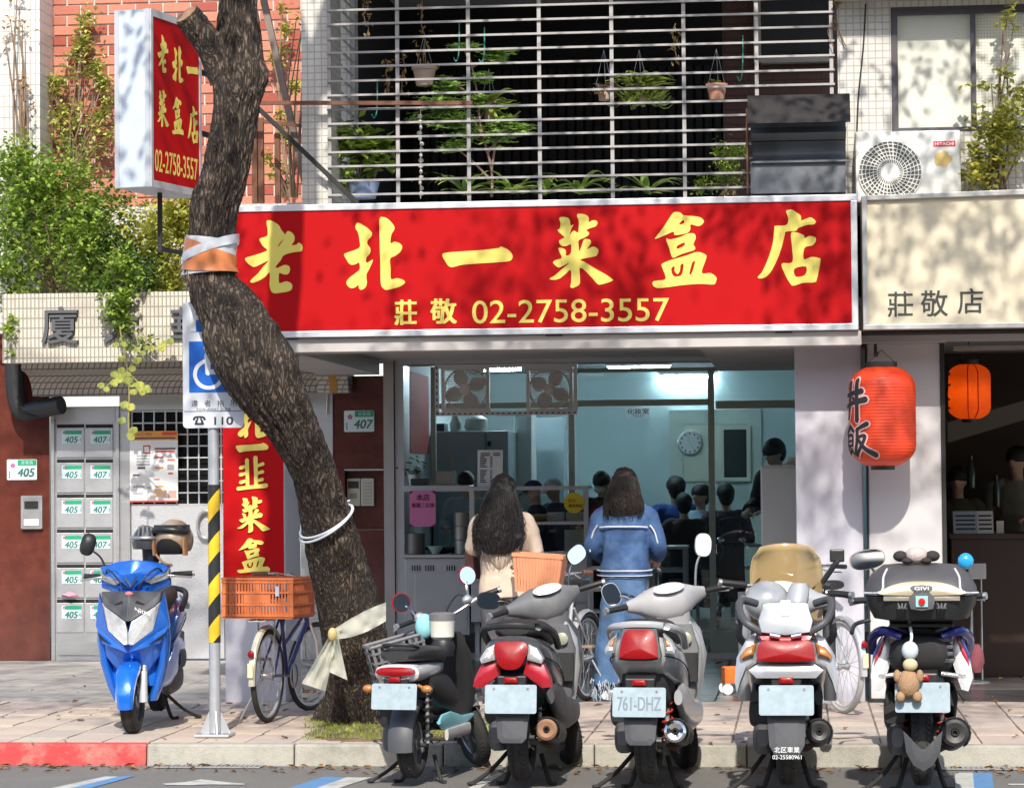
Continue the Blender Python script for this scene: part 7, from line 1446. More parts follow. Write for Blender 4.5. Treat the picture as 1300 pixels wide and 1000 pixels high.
# red and grey scooter, rear view
scooter('scooter', 'grey scooter with dark red tail panels parked in front of the cream coat woman', 663, 990, 3 * DG, 34 * DG, dict(col=c_char, col2=c_red, shield=c_lgrey, side=m_dgrey, head=m_mgrey, inner=m_mgrey, tail='A', rail='arc', railm=m_black, mirr=(.068, .05), fender=c_lgrey, capm=m_exhr, mtip=(.3, 1.17), mdrop=.11), 1.04)
scooter('scooter', 'light grey scooter with tall red tail lamp parked in front of the denim woman', 824, 994, 4 * DG, 24 * DG, dict(col=c_lgrey, col2=c_lgrey, side=c_lgrey, shield=c_lgrey, head=mat('head_grey', (.36, .35, .35), .45, var=.1, dirt=.3, dcol=(.25, .24, .23)), inner=mat('inner_grey', (.2, .2, .195), .5), tail='B', rail='arc', railm=c_lgrey, mirr=(.05, .066), mback=c_lgrey, mstem=m_mgrey, capm=m_chrome, shock=mat('spring_red', (.4, .04, .02), .4), mtip=(.29, 1.23), mdrop=.17, mtilt=-.25, plz=.5, ptext='761-DHZ'), 1.05)
t, Ms, part, WB = scooter('scooter', 'silver scooter with amber windscreen and wide red tail lamp', 1000, 996, .0 * DG, -12 * DG, dict(col=c_silver, col2=c_silver, side=m_dgrey, shield=c_silver, head=c_lgrey, inner=m_mgrey, tail='C', rail='sides', mirrors=(0, 0), bw=1.12, capm=m_exh, hz=1.02, mud=[(-.1, .44), (.1, .44), (.09, .28), (.06, .225), (-.06, .225), (-.09, .28)], mudm=m_dgrey), 1.06)
b = MB(); vs = []
for i in range(13):
    v = i / 12; z = .8 + .47 * v; hw = .2 if v < .6 else .2 - .06 * ((v - .6) / .4) ** 2.4; hw = hw * (1 if v > .15 else .95)
    for j in range(11):
        u = -1 + j / 5; vs.append((u * hw + .0, WB + .02 - .16 * v - .10 * u * u, z - (.02 * u * u if v > .9 else 0)))
b.add(vs, [(i * 11 + j, i * 11 + j + 1, (i + 1) * 11 + j + 1, (i + 1) * 11 + j) for i in range(12) for j in range(10)])
ms_ = glass_mat('screen_dirty', (.8, .62, .3), .03)
def screen_mat():
    m = bpy.data.materials.new('amber_screen'); m.use_nodes = True; tt = m.node_tree; bb = tt.nodes['Principled BSDF']; bb.inputs['Base Color'].default_value = (.52, .37, .17, 1); bb.inputs['Roughness'].default_value = .25; bb.inputs['Alpha'].default_value = .72; bb.inputs['Coat Weight'].default_value = .5; return m
wsn = part('windscreen', b, screen_mat(), fix=False); md = wsn.modifiers.new('thick', 'SOLIDIFY'); md.thickness = .004
b = MB(); face(b, rnd_poly([(-.125, .85), (.125, .85), (.12, .97), (.095, 1.0), (-.095, 1.0), (-.12, .97)], 2), -.34, .04, .35, .9, .006); part('backrest_plate', b, paint('pale_blue_grey', (.15, .17, .19)), bevel=.004)
b = MB(); face(b, [(-.02, .93), (.02, .93), (.025, 1.01), (-.025, 1.01)], -.352, .01, .35, .9, .004); part('backrest_rib', b, c_silver)
for s in (-1, 1): b = MB(); b.tube([(s * .03, -.37, .83), (s * .08, -.375, .84)], .014, 10); part('chrome_latch', b, m_chrome)
b = MB(); b.ell((-.1, .3, .98), (.12, .14, .11), 22, 10); part('helmet', b, c_lgrey)
b = MB(); b.loft([ring((.05, .15, .92), .045, .07, 2, 18, Y=V((0, 1, 0))), ring((.06, .17, .99), .06, .08, 2, 18, Y=V((0, 1, 0))), ring((.07, .2, 1.05), .055, .07, 2, 18, Y=V((0, 1, 0))), ring((.075, .2, 1.08), .04, .05, 2, 18, Y=V((0, 1, 0)))]); part('rear_cushion', b, c_lgrey)
for s in (-1, 1): b = MB(); b.loft([ring((s * .235, WB - .12, z), .035, .06, 3, 14, Y=V((0, 1, 0))) for z in (.4, .6, .85, 1.0)]); part('leg_fairing', b, c_silver if s < 0 else m_dgrey)
g = MB(); glyphs(g, '北区車業', (0, -.39, .262), (1, 0, 0), (0, 0, 1), .03); glyphs(g, '02-25580961', (0, -.39, .225), (1, 0, 0), (0, 0, 1), .02)
for q in ('shop_print',): o_ = part(q, g, m_white, sm=0, fix=False); o_['kind'] = 'stuff'
b = MB(); b.tube([(.2, WB - .3, 1.06), (.27, WB - .32, 1.16), (.3, WB - .3, 1.2)], .016, 8, smooth=3); b.build('phone_clamp', m_black, t)
b = MB(); b.box(.24, .32, WB - .33, WB - .3, 1.17, 1.24); b.build('phone_holder', m_black, t, bevel=.008, sm=0)
# scooter with the top case
t, Ms, part, WB = scooter('scooter', 'white and blue scooter with large black top case parked at the right', 1171, 997, 1.5 * DG, 4 * DG, dict(col=m_blackm, col2=c_white, side=m_blackm, shield=c_navy, head=m_dgrey, inner=m_blackm, tail='none', mirrors=(0, 0), capm=m_exh, mr=.075, shock=mat('spring_red', None), twin=1, fender=m_dgrey, plz=.53, mud=[(-.1, .36), (-.05, .29), (0, .265), (.05, .29), (.1, .36), (.085, .25), (.05, .185), (0, .155), (-.05, .185), (-.085, .25)], mudm=c_char), 1.05)
for s in (-1, 1):
    q = [(s * x, z) for x, z in ((.17, .86), (.245, .73), (.26, .62), (.235, .55), (.2, .56), (.15, .72))]; q = q if s > 0 else q[::-1]
    face(b := MB(), q, -.2, .3, .2, .7, .01); tp = part('tail_panel', b, c_white)
    q = [(s * x, z) for x, z in ((.17, .855), (.2, .8), (.235, .73), (.243, .68), (.205, .74))]; q = q if s > 0 else q[::-1]; face(b := MB(), q, -.214, .01, .2, .7, .002); b.build('red_flash', c_red, tp)
    q = [(s * x, z) for x, z in ((.185, .85), (.215, .81), (.247, .735), (.25, .70), (.22, .77))]; q = q if s > 0 else q[::-1]; face(b := MB(), q, -.222, .01, .2, .7, .002); b.build('blue_flash', c_navy, tp)
    b = MB(); b.tube([(s * .1, -.28, .83), (s * .19, -.25, .86), (s * .245, -.1, .82), (s * .25, .1, .74)], .026, 10, smooth=5); part('grab_rail', b, c_navy)
    b = MB(); b.tube([(s * .1, -.3, .645), (s * .19, -.33, .635)], .012, 8); b.loft([ring((s * .2, -.33, .635), .022, .014, 2, 12)] * 1 + [ring((s * .2, -.36, .635), .02, .012, 2, 12)]); part('turn_signal', b, m_clear)
for i in range(4): b = MB(); b.box(.06, .16, -.30 + .0 * i, -.28, .70 + .035 * i, .72 + .035 * i); part('tail_fin', b, m_dgrey, sm=0, bevel=.004)
b = MB(); b.box(-.16, .16, -.38, .02, .885, .905); rk = part('rear_rack', b, m_black, sm=0, bevel=.005)
tc = []
for z, hw, y0, y1 in ((.915, .16, -.40, .02), (.93, .24, -.47, .06), (1.0, .275, -.5, .09), (1.045, .285, -.51, .1)): tc.append(ring((0, (y0 + y1) / 2, z), hw, (y1 - y0) / 2, 4, 34, Y=V((0, 1, 0))))
b = MB(); b.loft(tc); bx = part('top_case', b, m_black)
tc = [ring((0, (y0 + y1) / 2, z), hw, (y1 - y0) / 2, 4, 34, Y=V((0, 1, 0))) for z, hw, y0, y1 in ((1.05, .287, -.512, .1), (1.09, .282, -.508, .09), (1.15, .25, -.46, .05), (1.195, .19, -.36, -.02), (1.205, .08, -.26, -.14))]
b = MB(); b.loft(tc); b.build('lid', mat('case_lid', (.06, .058, .062), .5, var=.15, dirt=.3, dcol=(.13, .12, .12), ds=3), bx)
face(b := MB(), rnd_poly([(-.19, 1.055), (.19, 1.055), (.185, 1.085), (.1, 1.115), (0, 1.122), (-.1, 1.115), (-.185, 1.085)], 3), -.522, .03, .35, 1.06, .006); b.build('rear_reflector', mat('case_reflector', (.42, .36, .24), .25, .2, coat=.6), bx)
face(b := MB(), rnd_poly([(-.19, 1.025), (.19, 1.025), (.19, 1.05), (-.19, 1.05)], 1), -.515, .03, 0, 1, .003); b.build('lower_reflector', mat('case_reflector2', (.3, .27, .22), .3, .2, coat=.6), bx)
face(b := MB(), rnd_poly([(-.055, .985), (.055, .985), (.06, 1.06), (.05, 1.1), (-.05, 1.1), (-.06, 1.06)], 2), -.53, .03, .12, 1, .004); lk = b.build('latch', m_dgrey, bx)
face(b := MB(), [(-.03, .995), (.03, .995), (.03, 1.05), (-.03, 1.05)], -.541, .008, .1, 1, .001); b.build('latch_badge', mat('badge_teal', (.25, .5, .5), .4), bx)
b = MB(); b.lathe([(.018, 0), (.016, .008), (.001, .01)], (0, -.545, 1.022), (0, -1, 0), 18); b.build('red_button', mat('button_red', (.6, .01, .01), .3), bx)
g = MB(); glyphs(g, 'GIVI', (0, -.545, 1.088), (1, 0, 0), (0, 0, 1), .016, wfit=.07, bold=.03); b_ = g.build('badge_lettering', m_white, bx, sm=0, fix=False); b_['kind'] = 'stuff'
for s in (-1, 1):
    for q in (-1, 0, 1):
        MB().tube([(s * .098 + q * .013, -.525, .992), (s * .098 + q * .02, -.527, 1.014)], .006, 6).build('crown_emblem', m_chrome, bx)
    MB().box(s * .098 - .024, s * .098 + .024, -.529, -.52, .985, .993).build('crown_emblem', m_chrome, bx, sm=0)
    b = MB(); b.tube([(s * .285, -.4, 1.06), (s * .2, -.5, 1.07), (s * .19, -.46, 1.14), (s * .17, -.38, 1.18)], .006, 6, smooth=3); b.build('case_strap', mat('strap_pale', (.5, .52, .55), .5), bx)
b = MB(); b.tube([(-.26, WB - .3, .86), (-.34, WB - .35, .84), (-.36, WB - .5, .80)], .012, 8, smooth=4); part('rear_hook', b, m_black)
mirror(t, Ms, (-.19, WB - .22, 1.0), (-.26, WB - .2, 1.2), .1, .055, .15, mat('mirror_back_taupe', (.3, .25, .2), .4)); b = MB(); b.ell((.27, WB - .2, 1.18), (.045, .03, .045), 16, 10); part('blue_lens_mirror', b, mat('mirror_blue', (.02, .3, .6), .15, coat=.6))
WMt = WM[t.name]
tb = WMt @ V((-.02, -.3, 1.2)); m_fur = mat('plush_fur', (.5, .42, .4), .95, var=.2, vs=60, bump=.8, bs=160); m_furd = mat('plush_dark', (.03, .022, .022), .95, var=.3, vs=60)
t2 = thing('plush_toy', 'small pale and dark plush toy sitting on the black top case', 'plush toy', tb)
MB().ell(tb + V((0, 0, .05)), (.06, .05, .045), 16, 10).build('body', m_fur, t2, True)
for s in (-1, 1): MB().ell(tb + V((s * .085, 0, .045)), (.04, .04, .03), 12, 8).build('ear', m_furd, t2, True); MB().ell(tb + V((s * .05, -.03, .02)), (.03, .04, .018), 12, 8).build('paw', m_furd, t2, True)
hk = WMt @ V((-.06, -.4, .84)); t2 = thing('hanging_toy', 'tan plush toy hanging on the tail of the top case scooter', 'plush toy', hk + V((0, 0, -.33)))
b = MB(); b.tube([hk + V((0, .05, .08)), hk + V((0.01, 0, 0)), hk + V((0, 0, -.04))], .008, 6, smooth=3); b.build('loop', m_rope, t2, True)
m_tan = mat('plush_tan', (.36, .22, .12), .95, var=.25, vs=50, bump=.8, bs=150)
MB().ell(hk + V((0, 0, -.075)), (.045, .04, .05), 14, 10).build('cap', mat('toy_cap', (.5, .56, .6), .7), t2, True); MB().ell(hk + V((0, -.01, -.15)), (.04, .035, .035), 14, 10).build('head', mat('toy_head', (.5, .42, .25), .9), t2, True); MB().ell(hk + V((-.01, 0, -.25)), (.06, .05, .075), 16, 10).build('body', m_tan, t2, True)
for s in (-1, 1): MB().ell(hk + V((s * .045 - .01, -.02, -.32)), (.026, .03, .03), 12, 8).build('foot', m_tan, t2, True); MB().ell(hk + V((s * .06 - .01, -.01, -.21)), (.02, .022, .035), 12, 8).build('arm', m_tan, t2, True)
# small electric moped
t, Ms, part, WB = scooter('electric_moped', 'small black and white electric moped with wire basket by the tree trunk', 524, 987, 9 * DG, 42 * DG, dict(col=m_dgrey, moped=1, r=.215, tw=.05, wb=1.06, fender=m_mgrey, muffler=0, tail='none', mirr=(.06, .06), mround=True, mtip=(.24, 1.17), mdrop=.02, hz=1.02, mback=m_red, mstem=m_chrome, ply=-.36, plz=.56, mud=None, mtilt=0), .95)
b = MB(); b.loft([ring((0, y, zc), hw, hh, 3, 20) for y, zc, hw, hh in ((-.3, .79, .07, .03), (-.24, .795, .12, .04), (.0, .79, .14, .05), (.25, .77, .135, .055), (.42, .75, .09, .045), (.48, .74, .05, .02))]); part('seat', b, m_seat)
b = MB(); b.tube([(-.1, -.2, .84), (-.085, -.29, .855), (0, -.31, .86), (.085, -.29, .855), (.1, -.2, .84)], .011, 8, smooth=4); part('grab_rail', b, m_black)
b = MB(); b.loft([ring((0, y, .69), hw, hh, 2.6, 20) for y, hw, hh in ((-.33, .1, .035), (-.3, .135, .055), (-.1, .14, .06), (.2, .12, .06), (.4, .08, .05))]); part('tail_body', b, c_white)
face(b := MB(), rnd_poly([(-.09, .725), (.09, .725), (.1, .685), (-.1, .685)], 3), -.345, .04, .2, .7, .008); part('tail_light', b, m_redl)
for s in (-1, 1): b = MB(); b.tube([(s * .12, -.27, .62), (s * .17, -.29, .6)], .01, 8); b.ell((s * .18, -.295, .6), (.035, .025, .024), 12, 8); part('turn_signal', b, m_amber)
b = MB(); rs = []
for i in range(12):
    a = R(70 + 118 * i / 11); c = V((0, math.cos(a) * .255, .26 + math.sin(a) * .255)); d = V((0, math.cos(a), math.sin(a))); ww = .075
    rs.append([c + V((x * ww, 0, 0)) + d * h for x, h in ((-1, -.03), (-1, 0), (-.6, .018), (0, .024), (.6, .018), (1, 0), (1, -.03), (.85, -.025), (.5, .006), (-.5, .006), (-.85, -.025))])
b.loft(rs); rf = part('rear_fender', b, m_dgrey)
b = MB(); b.ell((0, -.235, .38), (.012, .012, .012), 8, 6); b.build('fender_bolt', mat('bolt_green', (.05, .3, .2), .4), rf)
b = MB(); b.loft([ring((.03, y, zc), .12, hh, 2.6, 18) for y, zc, hh in ((-.05, .6, .07), (.15, .56, .12), (.4, .52, .13), (.5, .5, .08))]); part('battery_case', b, m_black)
b = MB(); b.loft([ring((0, y, .33), .13, .03, 4, 16) for y in (.4, .5, .8, .9)]); part('footboard', b, m_black)
m_cy = mat('paint_cyan', (.2, .5, .58), .35, coat=.4)
for s in (-1, 1):
    b = MB(); b.loft([ring((s * .135, y, zc), .012, hh, 2.4, 12) for y, zc, hh in ((.1, .37, .01), (.16, .37, .045), (.35, .36, .06), (.6, .33, .045), (.84, .36, .01))]); part('side_cover', b, m_cy)
    b = MB(); b.loft([ring((s * .155, y, .29), .012, .035, 2.4, 12) for y in (.2, .4, .7)]); part('side_trim', b, c_white)
    b = MB(); b.tube([(s * .085, .0, .26), (s * .085, .05, .62)], [.018, .022], 10); part('rear_arm', b, m_black)
b = MB(); b.loft([ring((0, WB - .2 + dy, z), hw, .04, 3, 18, Y=V((0, 1, 0))) for z, hw, dy in ((.32, .1, .05), (.5, .15, .02), (.75, .14, -.06), (.88, .08, -.09))]); part('leg_shield', b, m_black)
b = MB(Ms); b.tube([(-.24, WB - .25, 1.02), (-.1, WB - .22, .98), (0, WB - .22, .97), (.1, WB - .22, .98), (.24, WB - .25, 1.02)], .013, 10, smooth=4); part('handlebar', b, m_chrome)
b = MB(Ms); b.tube([(0, WB - .22, .97), (0, WB - .1, .55), (0, WB - .06, .44)], .022, 10); part('steering_tube', b, m_chrome)
for s in (-1, 1): b = MB(Ms); b.ell((s * .17, WB - .24, 1.03), (.035, .03, .03), 10, 8); part('switch_box', b, m_steel2)
b = MB(); b.lathe([(.05, 0), (.072, .02), (.078, .11), (.08, .115), (.08, .15), (.06, .16)], (.03, .55, .84), n=24, cap=True); pd_ = part('drink_tub', b, mat('tub_cream', (.68, .66, .58), .4)); b = MB(); b.lathe([(.082, .0), (.083, .04), (.06, .05), (.02, .052)], (.03, .55, .96), n=24, cap=True); b.build('tub_lid', m_mgrey, pd_)
b = MB(); b.loft([ring((.03, .56, z), hw, hw, 2.2, 16, Y=V((0, 1, 0))) for z, hw in ((.74, .06), (.8, .075), (.84, .06))]); part('tub_holder', b, m_black)
b = MB(); b.ell((-.1, .6, .92), (.06, .05, .08), 14, 10); part('cyan_cloth', b, mat('cloth_cyan', (.25, .55, .6), .8))
# the basket: wires and slats ahead of the handlebar
bk = Ms @ V((0, WB + .12, .78)); Mb = Matrix.Translation((-.26, .62, .64)) @ Matrix.Rotation(.5, 4, 'Z') @ Matrix.Rotation(-.25, 4, 'Y')
b = MB(Mb); b.tube([(-.17, -.11, .2), (.17, -.11, .2), (.17, .13, .2), (-.17, .13, .2), (-.17, -.11, .2)], .012, 8); bs = part('basket', b, m_mgrey)
for i in range(9):
    x = -.16 + .04 * i; q = MB(Mb); q.box(x - .009, x + .009, -.115, -.1, -.02, .19); q.build('slat', m_mgrey, bs, sm=0)
    q = MB(Mb); q.box(x - .009, x + .009, .12, .13, -.02, .19); q.build('slat', m_mgrey, bs, sm=0)
for zq in (.02, .09, .15): q = MB(Mb); q.box(-.17, .17, -.12, -.114, zq, zq + .014); q.build('slat', m_mgrey, bs, sm=0)
q = MB(Mb); q.box(-.17, .17, -.115, .13, -.035, -.021); q.build('base', m_mgrey, bs, sm=0)
for s in (-1, 1):
    for zq in (.02, .09, .15): q = MB(Mb); q.box(s * .17 - .004, s * .17 + .004, -.11, .13, zq, zq + .014); q.build('slat', m_mgrey, bs, sm=0)
# blue scooter seen from the front
P = Z(167, 930, 0)
hd = 175 * DG; WBb = 1.2
rear = P - V((math.sin(hd), math.cos(hd), 0)) * WBb * .98
def zpx(p): return proj2((p.x, p.y, LIFT))
rp = zpx(rear)
t, Ms, part, WB = scooter('scooter', 'bright blue scooter facing the street with two helmets hung on it', rp[0], rp[1], hd, -3 * DG, dict(col=c_blue, col2=c_blue, side=c_blue, shield=c_blue, head=c_blue, inner=m_blackm, tail='B', rail='arc', mirrors=(0, 1), mirr=(.05, .075), mtip=(.31, 1.24), mtilt=.3, fender=c_blue, grp=0, wb=WBb, hz=1.02), .98, 0.0)
lc = [(.215, 1.17, .92), (.19, 1.21, .83), (.15, 1.23, .67), (.03, 1.33, .575), (0, 1.345, .53), (.19, 1.2, .585), (.245, 1.14, .7)]
def plate3(nm, pts, m, d=.05, par=None, bev=.006):
    for s in (1, -1):
        n = len(pts); b = MB(); F_ = [(s * x, y, z) for x, y, z in pts]; B_ = [(s * x, y - d, z) for x, y, z in pts]
        b.add(F_ + B_, [tuple(range(n)), tuple(range(n, 2 * n))[::-1]] + [(i, (i + 1) % n, n + (i + 1) % n, n + i) for i in range(n)]); b.build(nm, m, par or t, sm=0, bevel=bev)
plate3('front_panel', lc, c_blue)
plate3('headlight', [(.194, 1.203, .86), (.165, 1.24, .83), (.02, 1.33, .735), (.002, 1.345, .66), (.002, 1.34, .585), (.03, 1.325, .58), (.148, 1.232, .672)], mat('headlight_lens', (.6, .62, .63), .2, .15, var=.35, vs=26, coat=.8, bump=.4, bs=45), .045)
plate3('centre_panel', [(.0, 1.27, .93), (.2, 1.18, .925), (.193, 1.211, .867), (.165, 1.248, .835), (.02, 1.338, .74), (.0, 1.345, .735)], m_dgrey, .05)
plate3('vent_slit', [(.05, 1.275, .87), (.1, 1.26, .845), (.09, 1.265, .835), (.04, 1.285, .855)], m_dark, .01, None, 0)
for s in (-1, 1):
    b = MB(); b.loft([ring((s * hx, yy, z), .035, .075, 2.4, 16, Y=V((0, 1, 0))) for z, hx, yy in ((.2, .11, 1.0), (.3, .15, 1.02), (.45, .19, 1.05), (.6, .205, 1.08), (.75, .2, 1.1))]); part('lower_fairing', b, c_blue)
    b = MB(Ms); b.tube([(s * .078, WB + .02, r_ := .2), (s * .078, WB - .01, .4)], [.03, .026], 14); part('fork_sleeve', b, m_alum)
    q = [(s * .225, 1.15, .655), (s * .13, 1.235, .585), (s * .2, 1.17, .61)]
    b = MB(); b.add([V(p) + V((0, .028, 0)) for p in q] + [V(p) for p in q], [(0, 1, 2), (5, 4, 3), (0, 1, 4, 3), (1, 2, 5, 4), (2, 0, 3, 5)]); part('air_vent', b, m_dark, sm=0)
    pts = [(.05, 1.06, 1.0), (.2, 1.0, 1.03), (.235, .97, 1.06), (.225, .98, 1.0), (.12, 1.03, .965)]
    b = MB(Ms); b.add([(s * x, y + .03, z) for x, y, z in pts] + [(s * x, y - .02, z) for x, y, z in pts], [tuple(range(5)), tuple(range(5, 10))[::-1]] + [(i, (i + 1) % 5, 5 + (i + 1) % 5, 5 + i) for i in range(5)]); part('front_indicator', b, m_clear, sm=0, bevel=.005)
b = MB(Ms); pts = [(-.24, .98, 1.085), (-.1, 1.06, 1.12), (0, 1.09, 1.13), (.1, 1.06, 1.12), (.24, .98, 1.085), (.2, 1.02, 1.03), (.06, 1.1, .98), (0, 1.13, .93), (-.06, 1.1, .98), (-.2, 1.02, 1.03)]
b.add([(x, y, z) for x, y, z in pts] + [(x, y - .1, z) for x, y, z in pts] + [(0, 1.14, 1.04)], [(i, (i + 1) % 10, 20) for i in range(10)] + [tuple(range(10, 20))[::-1]] + [(i, (i + 1) % 10, 10 + (i + 1) % 10, 10 + i) for i in range(10)]); part('headset_cover', b, c_blue, sm=50, bevel=.006)
b = MB(Ms); 
for s in (-1, 1): b.add([(s * .035, 1.142, 1.02), (s * .05, 1.138, 1.02), (0, 1.152, .95), (0, 1.152, .97)], [(0, 1, 2, 3)])
part('chevron_badge', b, m_chrome, sm=0)
b = MB(); b.ell((0, 1.275, .915), (.028, .012, .016), 14, 8); part('nose_badge', b, mat('badge_pink', (.6, .2, .2), .4))
g = MB(); glyphs(g, 'Nitro', (-.09, 1.298, .80), (-1, 0, -.25), (0, 0, 1), .03, wfit=.1); part('side_script', g, m_white, sm=0, fix=False)['kind'] = 'stuff'
# helmets hung on its handlebar
Wt = WM[t.name]
def helmet(label, c, rot, shell, scale=1.0, visor=True):
    tt = thing('helmet', label, 'helmet', c, rot, 'helmets hung on the blue scooter', scale)
    n = 28; vs = []; rows = 14
    b = MB(); b.ell((0, 0, 0), (.125, .145, .135), 30, 16, z0=-.55); b.build('shell', shell, tt)
    b = MB(); b.ell((0, -.022, -.02), (.108, .128, .112), 26, 12, z0=-.65); b.build('lining', mat('lining_black', (.012, .01, .01), .9), tt)
    b = MB(); b.tube([(-.12, -.07, .05), (-.07, -.135, .065), (0, -.15, .07), (.07, -.135, .065), (.12, -.07, .05)], .016, 10, smooth=5); b.build('rim', m_black, tt)
    if visor: 
        b = MB(); vs = [(math.sin(a) * .13, -math.cos(a) * .152, z) for z in (.05, .1) for a in [R(-75 + 15 * i) for i in range(11)]]; b.add(vs, [(i, i + 1, 12 + i, 11 + i) for i in range(10)]); b.build('visor', mat('visor_smoke', (.03, .035, .04), .1, coat=.6), tt, fix=False)
    for s in (-1, 1): b = MB(); b.loft([ring((s * .105, -.07, z), .012, w_, 2.5, 12, Y=V((0, 1, 0))) for z, w_ in ((-.1, .03), (-.03, .045), (.02, .035))]); b.build('ear_pad', mat('leather_tan', (.38, .19, .09), .7, var=.2, vs=20), tt)
    b = MB(); b.tube([(-.1, -.08, -.09), (-.03, -.1, -.15), (.02, -.09, -.16)], .008, 6, smooth=4); b.build('strap', mat('leather_tan', None), tt); return tt
c = W(221, 685, P.y + .3); helmet('open face tan helmet with black rim hung on the right mirror stalk', c, -.15, paint('tan', (.36, .27, .18)), 1.0)
c2 = W(186, 688, P.y + .3); t2 = thing('helmet', 'small black half helmet hung beside the tan helmet', 'helmet', c2, .3, 'helmets hung on the blue scooter')
b = MB(); b.ell((0, 0, 0), (.095, .11, .11), 26, 14, z0=-.4); b.build('shell', c_char, t2); b = MB(); b.tube([(math.cos(a) * .1, math.sin(a) * .115, .03) for a in [i * math.pi / 12 for i in range(25)]], .012, 8); b.build('rim', m_steel2, t2)
for i in range(5): b = MB(); b.bar((-.06 + .03 * i, -.1, .04), (-.05 + .025 * i, -.06, .1), .012, .01); b.build('vent', m_mgrey, t2, sm=0)
b = MB(); b.loft([ring((.03, 0, z), a, a * .8, 2.4, 14, Y=V((0, 1, 0))) for z, a in ((-.17, .03), (-.12, .055), (-.04, .06))]); b.build('chin_cup', m_black, t2)
b = MB(); b.tube([W(195, 712, P.y + .35), W(200, 700, P.y + .33), W(206, 680, P.y + .32)], .008, 8); part2 = b.build('mirror_stalk', m_black, t, True)
